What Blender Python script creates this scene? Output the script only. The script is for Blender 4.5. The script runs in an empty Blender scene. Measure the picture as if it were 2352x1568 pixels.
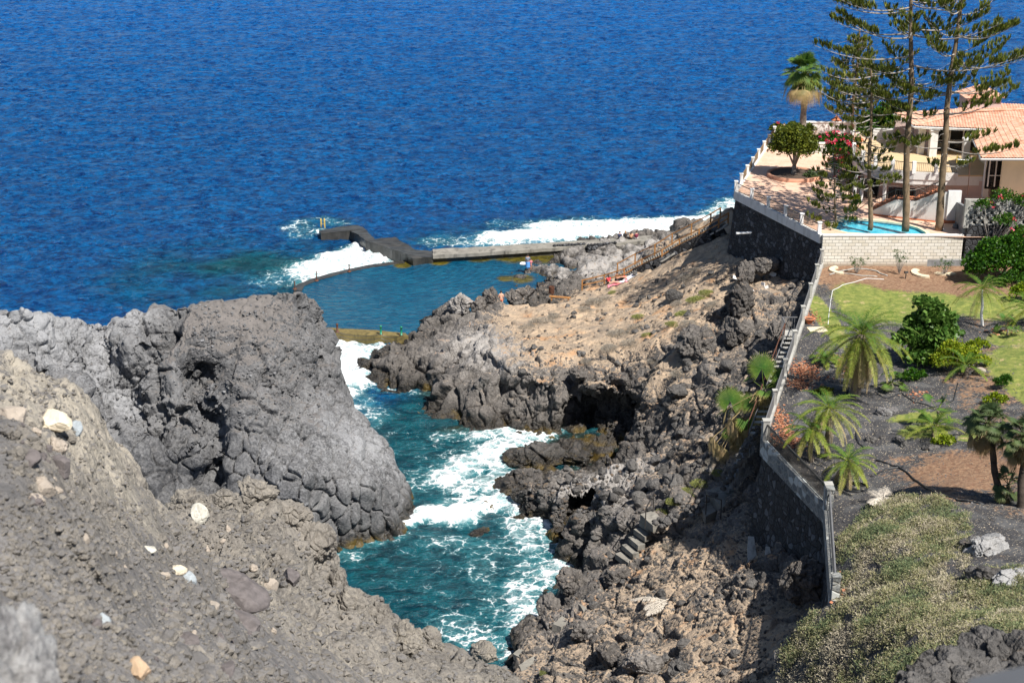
import bpy, math, random
import numpy as np
from mathutils import Vector, Matrix
from mathutils.geometry import delaunay_2d_cdt
R = math.radians
rng = np.random.default_rng(7)
random.seed(7)
scene = bpy.context.scene
COL = scene.collection

# ------------------------------------------------------------------ camera
CAM = Vector((0.0, 0.0, 47.0)); PITCH = R(20); FPX = 3502.0     # focal length in pixels of a 2352 px wide frame
cam = bpy.data.cameras.new('camera'); camo = bpy.data.objects.new('camera', cam); COL.objects.link(camo)
camo.location = CAM; camo.rotation_euler = (R(90) - PITCH, 0, 0)
cam.sensor_width = 36; cam.lens = FPX / 2352 * 36; cam.clip_start = .1; cam.clip_end = 6000
cam.dof.use_dof = True; cam.dof.focus_distance = 95; cam.dof.aperture_fstop = 3.4
scene.camera = camo
# ------------------------------------------------------------------ light
SUN_AZ = math.atan2(.64, -.77); SUN_EL = R(54)
w = bpy.data.worlds.new('World'); scene.world = w; w.use_nodes = True
nt = w.node_tree; bg = nt.nodes['Background']; sky = nt.nodes.new('ShaderNodeTexSky'); sky.sky_type = 'NISHITA'
sky.sun_disc = False; sky.sun_elevation = SUN_EL; sky.sun_rotation = SUN_AZ; sky.air_density = 1.0; sky.dust_density = .6; sky.ozone_density = 2.0
nt.links.new(sky.outputs[0], bg.inputs[0]); bg.inputs[1].default_value = .056
sl = bpy.data.lights.new('sun', 'SUN'); sl.energy = 5.0; sl.angle = R(.5); sl.color = (1, .95, .87)
so = bpy.data.objects.new('sun', sl); COL.objects.link(so)
sd = Vector((math.sin(SUN_AZ) * math.cos(SUN_EL), math.cos(SUN_AZ) * math.cos(SUN_EL), math.sin(SUN_EL)))
so.rotation_euler = sd.to_track_quat('Z', 'Y').to_euler(); so.location = (60, -20, 90)
vs = scene.view_settings; vs.view_transform = 'Standard'; vs.look = 'None'; vs.exposure = 0.55; vs.gamma = 1.0
scene.cycles.use_denoising = True; scene.cycles.sample_clamp_indirect = 4; scene.cycles.max_bounces = 6; scene.cycles.transparent_max_bounces = 6
scene.cycles.diffuse_bounces = 3; scene.cycles.glossy_bounces = 3; scene.cycles.caustics_reflective = False

# ------------------------------------------------------------------ photo pixel (2352 wide) -> world
def rd(u, v):
    a = (u - 1176) / FPX; b = -(v - 784) / FPX
    return Vector((a, math.cos(PITCH) + b * math.sin(PITCH), -math.sin(PITCH) + b * math.cos(PITCH)))
def W(u, v, z=None, y=None):
    d = rd(u, v); t = (z - CAM.z) / d.z if z is not None else y / d.y
    return CAM + d * t
def scale_at(p): return FPX / (p - CAM).length      # px (2352 frame) per metre

# ------------------------------------------------------------------ numpy noise
_P = np.random.default_rng(3).permutation(256); _P = np.concatenate([_P, _P, _P])
_G = np.random.default_rng(4).normal(size=(256, 3)); _G /= np.linalg.norm(_G, axis=1)[:, None]
def perlin(p):
    p = np.asarray(p, float); i = np.floor(p).astype(np.int64); f = p - i; i &= 255
    u = f * f * f * (f * (f * 6 - 15) + 10); out = 0
    for dx in (0, 1):
        for dy in (0, 1):
            for dz in (0, 1):
                h = _P[_P[_P[(i[:, 0] + dx) & 255] + ((i[:, 1] + dy) & 255)] + ((i[:, 2] + dz) & 255)]
                g = _G[h]; d = f - (dx, dy, dz)
                wt = (u[:, 0] if dx else 1 - u[:, 0]) * (u[:, 1] if dy else 1 - u[:, 1]) * (u[:, 2] if dz else 1 - u[:, 2])
                out = out + wt * (g * d).sum(1)
    return out * 1.5
def fbm(p, o=4, ridged=False, gain=.5):
    s = 0; a = 1; q = np.array(p, float)
    for k in range(o):
        n = perlin(q + k * 17.3); s = s + a * ((1 - 2 * np.abs(n)) if ridged else n); a *= gain; q = q * 2.03
    return s
def worley(p, seed=0):
    p = np.asarray(p, float); i = np.floor(p).astype(np.int64); f = p - i
    F1 = np.full(len(p), 9.); F2 = np.full(len(p), 9.); ID = np.zeros(len(p), np.int64); VC = np.zeros((len(p), 3))
    for dx in (-1, 0, 1):
        for dy in (-1, 0, 1):
            for dz in (-1, 0, 1):
                h = _P[_P[_P[(i[:, 0] + dx + seed) & 255] + ((i[:, 1] + dy) & 255)] + ((i[:, 2] + dz) & 255)]
                o = np.stack([_P[h], _P[h + 7], _P[h + 31]], 1) / 255.
                vv = np.array((dx, dy, dz)) + o - f; d = np.sqrt((vv ** 2).sum(1))
                n1 = d < F1
                F2 = np.where(n1, F1, np.minimum(F2, d)); ID = np.where(n1, h, ID); F1 = np.where(n1, d, F1); VC = np.where(n1[:, None], vv, VC)
    return F1, F2, (VC * _G[ID & 255]).sum(1)      # third: each cell is a tilted facet
def sstep(a, b, x):
    t = np.clip((x - a) / (b - a), 0, 1); return t * t * (3 - 2 * t)

# ------------------------------------------------------------------ objects
def tag(o, label=None, cat=None, group=None, kind=None):
    if label: o['label'] = label
    if cat: o['category'] = cat
    if group: o['group'] = group
    if kind: o['kind'] = kind
    return o
def empty(name, loc, label, cat, group=None, rz=0):
    o = bpy.data.objects.new(name, None); COL.objects.link(o); o.location = loc; o.rotation_euler = (0, 0, rz); o.empty_display_size = .2
    return tag(o, label, cat, group)
def mesh_np(name, V, F, mat=None, attrs=None, smooth=True):
    """V (n,3), F (m,3|4) int arrays -> mesh"""
    me = bpy.data.meshes.new(name); V = np.ascontiguousarray(V, np.float32)
    me.vertices.add(len(V)); me.vertices.foreach_set('co', V.ravel())
    F = [np.asarray(f, np.int32) for f in (F if isinstance(F, list) else [F]) if len(f)]
    tot = np.concatenate([np.full(len(f), f.shape[1], np.int32) for f in F]); idx = np.concatenate([f.ravel() for f in F])
    st = np.concatenate([[0], np.cumsum(tot)[:-1]]).astype(np.int32)
    me.loops.add(len(idx)); me.loops.foreach_set('vertex_index', idx)
    me.polygons.add(len(tot)); me.polygons.foreach_set('loop_start', st); me.polygons.foreach_set('loop_total', tot)
    me.polygons.foreach_set('use_smooth', np.full(len(tot), smooth))
    for k, a in (attrs or {}).items():
        at = me.attributes.new(k, 'FLOAT', 'POINT'); at.data.foreach_set('value', np.ascontiguousarray(a, np.float32))
    if mat: me.materials.append(mat)
    me.update(); me.validate(); return me
class MB:
    """collects geometry for ONE mesh"""
    def __init__(s): s.v = []; s.q = []; s.t = []; s.n = 0; s.a = []
    def add(s, V, quads=None, tris=None, tint=0.0):
        V = np.asarray(V, float).reshape(-1, 3)
        if quads is not None and len(quads): s.q.append(np.asarray(quads) + s.n)
        if tris is not None and len(tris): s.t.append(np.asarray(tris) + s.n)
        s.v.append(V); s.a.append(np.broadcast_to(np.asarray(tint, float), (len(V),))); s.n += len(V); return s
    def box(s, c, d, rz=0, tint=0., rx=0, ry=0):
        x, y, z = np.array(d) / 2
        V = np.array([(-x, -y, -z), (x, -y, -z), (x, y, -z), (-x, y, -z), (-x, -y, z), (x, -y, z), (x, y, z), (-x, y, z)])
        if rz or rx or ry:
            M = np.array(Matrix.Rotation(rz, 3, 'Z') @ Matrix.Rotation(ry, 3, 'Y') @ Matrix.Rotation(rx, 3, 'X')); V = V @ M.T
        return s.add(V + np.array(c), [(0, 3, 2, 1), (4, 5, 6, 7), (0, 1, 5, 4), (1, 2, 6, 5), (2, 3, 7, 6), (3, 0, 4, 7)], tint=tint)
    def beam(s, a, b, wd, ht, tint=0.):
        """box from a to b (centres of the ends), width wd across, height ht up"""
        a = np.array(a, float); b = np.array(b, float); d = b - a; L = np.linalg.norm(d); d = d / L
        sx = np.cross(d, (0, 0, 1.)); n = np.linalg.norm(sx); sx = sx / n if n > 1e-6 else np.array((1., 0, 0)); up = np.cross(sx, d)
        V = [p + i * sx * wd / 2 + j * up * ht / 2 for p in (a, b) for i, j in ((-1, -1), (1, -1), (1, 1), (-1, 1))]
        return s.add(V, [(0, 3, 2, 1), (4, 5, 6, 7), (0, 1, 5, 4), (1, 2, 6, 5), (2, 3, 7, 6), (3, 0, 4, 7)][:6], tint=tint)
    def tube(s, pts, rad, n=6, tint=0., cap=True):
        P = np.array([tuple(p) for p in pts], float); m = len(P); rad = np.broadcast_to(np.asarray(rad, float), (m,))
        T = np.gradient(P, axis=0); T /= np.linalg.norm(T, axis=1)[:, None] + 1e-9
        ref = np.array((0, 0, 1.)) if abs(T[0, 2]) < .9 else np.array((1., 0, 0))
        A = np.cross(T, ref); A /= np.linalg.norm(A, axis=1)[:, None] + 1e-9; B = np.cross(T, A)
        th = np.arange(n) * 2 * np.pi / n
        V = P[:, None] + rad[:, None, None] * (np.cos(th)[None, :, None] * A[:, None] + np.sin(th)[None, :, None] * B[:, None])
        q = [(i * n + j, i * n + (j + 1) % n, (i + 1) * n + (j + 1) % n, (i + 1) * n + j) for i in range(m - 1) for j in range(n)]
        V = V.reshape(-1, 3); t = []
        if cap:
            V = np.vstack([V, P[0], P[-1]]); t = [(m * n, (j + 1) % n, j) for j in range(n)] + [(m * n + 1, (m - 1) * n + j, (m - 1) * n + (j + 1) % n) for j in range(n)]
        tt = tint if np.ndim(tint) == 0 else np.concatenate([np.repeat(tint, n), [tint[0], tint[-1]] if cap else []])
        return s.add(V, q, t, tint=tt)
    def lathe(s, prof, c=(0, 0, 0), n=20, tint=0.):
        c = np.array(c, float); th = np.arange(n) * 2 * np.pi / n
        V = [(r * math.cos(t) + c[0], r * math.sin(t) + c[1], z + c[2]) for r, z in prof for t in th]; m = len(prof)
        q = [(i * n + j, i * n + (j + 1) % n, (i + 1) * n + (j + 1) % n, (i + 1) * n + j) for i in range(m - 1) for j in range(n)]
        return s.add(V, q, tint=tint)
    def prism(s, poly, z0, z1, tint=0.):
        """poly list of (x,y) ; z0,z1 scalars or per-point lists"""
        n = len(poly); z0 = np.broadcast_to(z0, (n,)); z1 = np.broadcast_to(z1, (n,))
        from mathutils.geometry import tessellate_polygon
        V = [(x, y, z) for (x, y), z in zip(poly, z0)] + [(x, y, z) for (x, y), z in zip(poly, z1)]
        ar = sum(poly[i][0] * poly[(i + 1) % n][1] - poly[(i + 1) % n][0] * poly[i][1] for i in range(n))
        tr = tessellate_polygon([[Vector((x, y, 0)) for x, y in poly]])
        def up(t):
            a, b, c = (Vector(poly[k]) for k in t); return t if (b - a).cross(c - a) > 0 else (t[0], t[2], t[1])
        tr = [up(t) for t in tr]
        t = [(a + n, b + n, c + n) for a, b, c in tr] + [(a, c, b) for a, b, c in tr]
        q = [(i, (i + 1) % n, (i + 1) % n + n, i + n) for i in range(n)]
        if ar < 0: q = [f[::-1] for f in q]
        return s.add(V, q, t, tint=tint)
    def mesh(s, name, mat, off=(0, 0, 0), smooth=False):
        V = np.vstack(s.v) - np.array(tuple(off)); F = []
        if s.t: F.append(np.vstack([np.asarray(x).reshape(-1, 3) for x in s.t]))
        if s.q: F.append(np.vstack([np.asarray(x).reshape(-1, 4) for x in s.q]))
        return mesh_np(name, V, F, mat, {'tint': np.concatenate(s.a)}, smooth)
def link(name, me, parent=None, loc=None):
    o = bpy.data.objects.new(name, me); COL.objects.link(o)
    if parent: o.parent = parent
    if loc is not None: o.location = loc
    return o
def part(name, mb, mat, root, smooth=False, off=None):
    """mesh part in world coordinates put under root (root unrotated)"""
    return link(name, mb.mesh(name, mat, off if off is not None else root.matrix_basis.translation, smooth), root)
def sub(name, mb, mat, parent, root, smooth=False):
    return link(name, mb.mesh(name, mat, root.matrix_basis.translation, smooth), parent)
def solo(name, mb, mat, label=None, cat=None, group=None, kind=None, base=(0, 0, 0), smooth=False):
    o = link(name, mb.mesh(name, mat, base, smooth), None, base); return tag(o, label, cat, group, kind)
def dup(o, loc=None, rz=None, sc=None, label=None, parent=None):
    c = o.copy(); COL.objects.link(c); c.parent = parent
    if loc is not None: c.location = loc
    if rz is not None: c.rotation_euler = (0, 0, rz)
    if sc is not None: c.scale = (sc, sc, sc) if np.ndim(sc) == 0 else sc
    if label: c['label'] = label
    for ch in list(o.children): dup(ch, parent=c)
    return c

# ------------------------------------------------------------------ material helpers
def newmat(name):
    m = bpy.data.materials.new(name); m.use_nodes = True; nt = m.node_tree; return m, nt, nt.nodes['Principled BSDF']
class G:
    def __init__(s, nt): s.nt = nt
    def n(s, t, **k):
        nd = s.nt.nodes.new('ShaderNode' + t)
        for a, b in k.items(): setattr(nd, a, b)
        return nd
    def put(s, sock, val):
        if hasattr(val, 'is_linked') or hasattr(val, 'links'): s.nt.links.new(val, sock)
        else:
            if isinstance(val, (tuple, list)) and len(val) == 3 and sock.type == 'RGBA': val = (*val, 1)
            sock.default_value = val
    def pos(s):
        return s.n('NewGeometry').outputs['Position']
    def obj(s): return s.n('TexCoord').outputs['Object']
    def mapping(s, vec, sc=(1, 1, 1), rot=(0, 0, 0)):
        m = s.n('Mapping'); s.put(m.inputs[0], vec); m.inputs['Scale'].default_value = sc; m.inputs['Rotation'].default_value = rot; return m.outputs[0]
    def noise(s, vec, sc=1., det=3., rough=.55, dist=0., out='Fac'):
        n = s.n('TexNoise'); s.put(n.inputs['Vector'], vec); n.inputs['Scale'].default_value = sc; n.inputs['Detail'].default_value = det
        n.inputs['Roughness'].default_value = rough; n.inputs['Distortion'].default_value = dist; return n.outputs[out]
    def vor(s, vec, sc=1., feat='F1', rnd=1., out='Distance'):
        n = s.n('TexVoronoi', feature=feat); s.put(n.inputs['Vector'], vec); n.inputs['Scale'].default_value = sc; n.inputs['Randomness'].default_value = rnd; return n.outputs[out]
    def math(s, op, a, b=0., c=None, clamp=False):
        n = s.n('Math', operation=op, use_clamp=clamp); s.put(n.inputs[0], a); s.put(n.inputs[1], b)
        if c is not None: s.put(n.inputs[2], c)
        return n.outputs[0]
    def ramp(s, f, a, b, lo=0., hi=1., smooth=True):
        n = s.n('MapRange', interpolation_type='SMOOTHSTEP' if smooth else 'LINEAR'); s.put(n.inputs[0], f)
        for i, x in zip((1, 2, 3, 4), (a, b, lo, hi)): s.put(n.inputs[i], x)
        return n.outputs[0]
    def mix(s, f, a, b, mode='MIX'):
        n = s.n('Mix', data_type='RGBA', blend_type=mode); s.put(n.inputs[0], f); s.put(n.inputs[6], a); s.put(n.inputs[7], b); return n.outputs[2]
    def attr(s, name, out='Fac'):
        return s.n('Attribute', attribute_name=name).outputs[out]
    def bump(s, h, st=.5, d=.05, nrm=None):
        n = s.n('Bump'); s.put(n.inputs['Height'], h); n.inputs['Strength'].default_value = st; n.inputs['Distance'].default_value = d
        if nrm is not None: s.put(n.inputs['Normal'], nrm)
        return n.outputs[0]
    def sep(s, v):
        n = s.n('SeparateXYZ'); s.put(n.inputs[0], v); return n.outputs
    def rand(s): return s.n('ObjectInfo').outputs['Random']
def simple(name, col, rough=.7, var=.12, sc=3., bump=.0, bsc=20., metal=0., dirt=None, spec=.5, coat=0.):
    """painted / plain surface with slow and fine colour variation, optional dirt colour in patches"""
    m, nt, b = newmat(name); g = G(nt); p = g.obj()
    n1 = g.noise(p, sc, 4); n2 = g.noise(p, sc * 9, 2)
    c = g.mix(g.ramp(n1, .3, .7), tuple(x * (1 - var) for x in col), tuple(min(1, x * (1 + var)) for x in col))
    c = g.mix(g.math('MULTIPLY', g.ramp(n2, .55, .8), var * 2), c, tuple(x * .6 for x in col))
    if dirt: c = g.mix(g.math('MULTIPLY', g.ramp(g.noise(g.mapping(p, (1, 1, .35)), sc * 1.3, 6, .65), .5, .68), dirt[3] if len(dirt) > 3 else .7), c, tuple(dirt[:3]))
    g.put(b.inputs['Base Color'], c); b.inputs['Roughness'].default_value = rough; b.inputs['Metallic'].default_value = metal
    b.inputs['Specular IOR Level'].default_value = spec
    if bump: g.put(b.inputs['Normal'], g.bump(g.noise(p, bsc, 3), .5, bump))
    return m
# ================================================================== materials
def rock_mat(name, dark, mid, pale, soil, soil2, wet=True, fine=1.0, bk=1.0, ora=0., gk=1.0):
    m, nt, b = newmat(name); g = G(nt); p = g.pos()
    big = g.noise(p, .22, 5, .6); med = g.noise(p, 1.1, 5, .65); sm = g.noise(p, 6.5 * fine, 4, .65); gr = g.noise(p, 28 * fine, 3, .7)
    cr = g.vor(p, 2.2, 'DISTANCE_TO_EDGE'); cell = g.vor(p, 3.1 * fine, 'F1', 1., 'Color')
    c = g.mix(g.ramp(g.math('ADD', g.math('MULTIPLY', big, .5), g.math('MULTIPLY', sm, .5)), .36, .62), dark, mid)
    c = g.mix(g.math('MULTIPLY', g.ramp(med, .45, .68), .35), c, tuple(x * .5 for x in dark))
    cs = g.sep(cell)
    c = g.mix(g.math('MULTIPLY', cs[0], .35), c, tuple(x * 1.25 for x in mid))
    pf = g.math('ADD', g.math('MULTIPLY', g.attr('pale'), 1.15), g.math('ADD', g.math('MULTIPLY', g.math('SUBTRACT', med, .5), 1.5), g.math('MULTIPLY', g.math('SUBTRACT', sm, .5), 1.2)))
    c = g.mix(g.ramp(pf, .34, 1.15), c, pale)
    so = g.mix(g.ramp(med, .35, .65), soil, soil2); so = g.mix(g.math('MULTIPLY', g.ramp(gr, .4, .75), .35), so, tuple(x * .45 for x in soil))
    sf = g.math('ADD', g.attr('soil'), g.math('ADD', g.math('MULTIPLY', g.math('SUBTRACT', med, .5), 1.7), g.math('MULTIPLY', g.math('SUBTRACT', sm, .5), 1.6)))
    nz = g.sep(g.n('NewGeometry').outputs['Normal'])[2]
    sf = g.math('ADD', sf, g.math('MULTIPLY', g.math('SUBTRACT', nz, .75), .9))
    sm_f = g.ramp(sf, .34, .66); so = g.mix(g.math('MULTIPLY', g.ramp(g.noise(p, .45, 4, .6), .54, .66), ora), so, (.58, .30, .13))
    c = g.mix(sm_f, c, so)
    # little pale and dark grains
    c = g.mix(g.math('MULTIPLY', g.ramp(gr, .62, .72), .3 * gk), c, tuple(min(.8, x * 1.5) for x in pale))
    c = g.mix(g.math('MULTIPLY', g.ramp(gr, .42, .30), .4 * gk), c, tuple(x * .4 for x in dark))
    ro = .93
    if wet:
        z = g.sep(p)[2]; wz = g.math('ADD', z, g.math('MULTIPLY', g.math('SUBTRACT', med, .5), 2.2)); wf = g.ramp(wz, 1.5, .35)
        wc = g.mix(g.ramp(sm, .45, .7), (.012, .011, .010), (.05, .038, .022)); c = g.mix(g.math('MULTIPLY', wf, .85), c, wc)
        alg = g.ramp(wz, .55, .2); c = g.mix(g.math('MULTIPLY', alg, g.math('MULTIPLY', g.ramp(big, .48, .6), .7)), c, (.13, .085, .012))
        ro = g.ramp(wf, 0, 1, .93, .28)
    g.put(b.inputs['Base Color'], c); g.put(b.inputs['Roughness'], ro); b.inputs['Specular IOR Level'].default_value = .35
    h = g.math('ADD', g.math('MULTIPLY', sm, .16), g.math('MULTIPLY', gr, .05)); h = g.math('ADD', h, g.math('MULTIPLY', g.math('MINIMUM', cr, .12), .3))
    g.put(b.inputs['Normal'], g.bump(h, .9, bk / fine)); return m
M = {}
M['cliff'] = rock_mat('cliff_rock', (.042, .038, .036), (.175, .160, .148), (.38, .36, .345), (.56, .42, .29), (.33, .265, .205), bk=.75, ora=.55, gk=.7)
M['head'] = rock_mat('headland_rock', (.040, .041, .045), (.185, .185, .19), (.31, .315, .33), (.20, .182, .172), (.14, .13, .125), bk=.45, gk=.35)
M['fore'] = rock_mat('foreground_rock', (.10, .093, .086), (.23, .21, .185), (.37, .335, .28), (.21, .202, .20), (.14, .134, .132), wet=False, fine=1.6, bk=.5, gk=1.1)
M['boulder'] = rock_mat('boulder_rock', (.032, .031, .031), (.15, .142, .136), (.26, .25, .24), (.2, .15, .1), (.15, .11, .08))
M['stonegrey'] = rock_mat('grey_stone', (.07, .068, .068), (.2, .19, .19), (.4, .4, .4), (.2, .18, .15), (.15, .13, .12), wet=False, fine=2.5)

def ground_mat():
    m, nt, b = newmat('garden_ground'); g = G(nt); p = g.pos()
    med = g.noise(p, .55, 5, .6); sm = g.noise(p, 5, 4, .6); gr = g.noise(p, 32, 2, .7); gr2 = g.vor(p, 22, 'F1', 1., 'Color')
    blk = g.mix(g.ramp(gr, .35, .7), (.022, .022, .025), (.085, .083, .088)); blk = g.mix(g.ramp(g.noise(p, .9, 3), .45, .65), blk, (.10, .10, .103))
    blk = g.mix(g.ramp(g.sep(gr2)[0], .93, .97), blk, (.45, .38, .28))
    red = g.mix(g.ramp(sm, .35, .65), (.20, .105, .06), (.32, .20, .12)); red = g.mix(g.ramp(gr, .5, .75), red, (.12, .08, .06))
    c = g.mix(g.ramp(g.math('ADD', g.attr('soil'), g.math('ADD', g.math('SUBTRACT', med, .5), g.math('MULTIPLY', g.math('SUBTRACT', sm, .5), .8))), .42, .6), blk, red)
    gl = g.mix(g.ramp(g.noise(p, 2.2, 5, .7), .35, .65), (.13, .18, .03), (.29, .30, .07)); gl = g.mix(g.math('MULTIPLY', g.ramp(gr, .4, .7), .5), gl, (.09, .13, .03))
    gl = g.mix(g.ramp(g.noise(p, .9, 5, .75), .56, .68), gl, (.42, .33, .16))
    c = g.mix(g.ramp(g.math('ADD', g.attr('grass'), g.math('MULTIPLY', g.math('SUBTRACT', sm, .5), .7)), .4, .6), c, gl)
    g.put(b.inputs['Base Color'], c); b.inputs['Roughness'].default_value = .95
    g.put(b.inputs['Normal'], g.bump(g.math('ADD', g.math('MULTIPLY', gr, .03), g.math('MULTIPLY', sm, .08)), .8, 1.)); return m
M['garden'] = ground_mat()

def water_mat():
    m, nt, b = newmat('sea_water'); g = G(nt); p = g.pos()
    # finer chop than the mesh carries, longer across the wind
    n1 = g.noise(g.mapping(p, (1, 1.7, 1)), .55, 5, .62, .6); n2 = g.noise(g.mapping(p, (1, 1.9, 1), (0, 0, .25)), 2.1, 4, .6, .4); n3 = g.noise(p, 7, 3, .6)
    n0 = g.noise(g.mapping(p, (.05, .12, 1), (0, 0, -.15)), 1., 4, .55)
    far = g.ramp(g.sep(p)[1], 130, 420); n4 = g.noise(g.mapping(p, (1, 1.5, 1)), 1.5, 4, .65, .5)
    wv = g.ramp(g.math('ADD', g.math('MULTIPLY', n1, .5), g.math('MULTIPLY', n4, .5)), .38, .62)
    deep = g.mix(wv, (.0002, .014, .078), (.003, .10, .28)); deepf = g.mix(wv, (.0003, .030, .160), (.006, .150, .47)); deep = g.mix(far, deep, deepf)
    deep = g.mix(g.math('MULTIPLY', g.ramp(n0, .42, .68), .3), deep, (.0006, .035, .15))
    teal = g.mix(g.ramp(n1, .35, .65), (.0008, .026, .042), (.002, .075, .10)); c = g.mix(g.attr('teal'), deep, teal)
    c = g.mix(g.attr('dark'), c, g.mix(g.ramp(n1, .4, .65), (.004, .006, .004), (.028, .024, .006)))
    # aerated water round the foam, then the foam itself: torn patches and lace
    f = g.attr('foam')
    warp = g.mix(.5, p, g.noise(p, .7, 3, out='Color'), 'ADD')
    lace = g.math('SUBTRACT', 1., g.ramp(g.vor(g.mapping(warp, (1, 1.2, 1)), .85, 'DISTANCE_TO_EDGE'), 0., .22)); lace2 = g.math('SUBTRACT', 1., g.ramp(g.vor(g.mapping(warp, (1, 1.1, 1)), 2.6, 'DISTANCE_TO_EDGE'), 0., .2))
    fn = g.math('ADD', g.math('MULTIPLY', g.noise(warp, .8, 6, .68, .8), .9), g.math('ADD', g.math('MULTIPLY', lace, .2), g.math('MULTIPLY', lace2, .14)))
    c = g.mix(g.math('MULTIPLY', g.ramp(g.math('ADD', f, g.math('MULTIPLY', g.math('SUBTRACT', fn, .5), .8)), .28, 1.2), .75), c, (.12, .40, .44))
    milk = g.ramp(g.math('ADD', f, g.math('MULTIPLY', g.math('SUBTRACT', g.noise(warp, 1.3, 6, .7, 1.2), .5), 1.1)), .62, 1.15); c = g.mix(g.math('MULTIPLY', milk, .85), c, (.62, .76, .78))
    k = g.math('SUBTRACT', 1.02, g.math('MULTIPLY', f, .56)); ff = g.ramp(g.math('SUBTRACT', fn, k), -.06, .16)
    ff = g.math('MULTIPLY', ff, g.ramp(f, .02, .12))
    # a few small whitecaps far out
    wc = g.math('MULTIPLY', g.ramp(g.noise(g.mapping(p, (.32, .9, 1)), 1., 3, .7, .5), .775, .80), .8)
    ff = g.math('MAXIMUM', ff, wc)
    c = g.mix(ff, c, (.86, .9, .92)); g.put(b.inputs['Base Color'], c)
    g.put(b.inputs['Roughness'], g.ramp(ff, 0, 1, .16, .9)); g.put(b.inputs['Specular IOR Level'], g.ramp(ff, 0, 1, .42, .1)); b.inputs['IOR'].default_value = 1.33
    h = g.math('ADD', g.math('MULTIPLY', n1, .8), g.math('ADD', g.math('MULTIPLY', n2, .42), g.math('MULTIPLY', n3, .09))); h = g.math('ADD', h, g.math('MULTIPLY', ff, .12))
    g.put(b.inputs['Normal'], g.bump(h, .75, 1.)); return m
M['sea'] = water_mat()
def pool_water():
    m, nt, b = newmat('tidal_pool_water'); g = G(nt); p = g.pos(); y = g.sep(p)[1]
    n1 = g.noise(g.mapping(p, (.8, 1.6, 1), (0, 0, .3)), 1.4, 4, .55, .8); n2 = g.noise(p, 5, 3, .6)
    dep = g.noise(p, .12, 3)
    c = g.mix(g.ramp(n1, .35, .65), (.002, .052, .11), (.006, .10, .175)); c = g.mix(g.math('MULTIPLY', g.ramp(dep, .4, .65), .5), c, (.004, .045, .10))
    shore = g.ramp(g.math('ADD', g.attr('shore'), g.math('MULTIPLY', g.math('SUBTRACT', g.noise(p, .9, 4, .6), .5), .5)), .35, .8)
    c = g.mix(shore, c, g.mix(g.ramp(n1, .4, .6), (.055, .05, .008), (.13, .105, .015)))
    g.put(b.inputs['Base Color'], c); b.inputs['Roughness'].default_value = .08; b.inputs['Specular IOR Level'].default_value = .38
    # ring ripples spreading over the pool
    wv = g.n('TexWave', wave_type='RINGS', rings_direction='SPHERICAL'); g.put(wv.inputs[0], g.mapping(p, (1, 1, 0))); wv.inputs['Scale'].default_value = .42; wv.inputs['Distortion'].default_value = 3.5; wv.inputs['Detail'].default_value = 2
    m2 = wv.inputs[0].links[0].from_node; m2.inputs['Location'].default_value = (14, -152, 0)
    h = g.math('ADD', g.math('MULTIPLY', n1, .24), g.math('ADD', g.math('MULTIPLY', n2, .06), g.math('MULTIPLY', wv.outputs['Fac'], .05)))
    g.put(b.inputs['Normal'], g.bump(h, .7, 1.)); return m
M['poolwater'] = pool_water()

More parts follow.
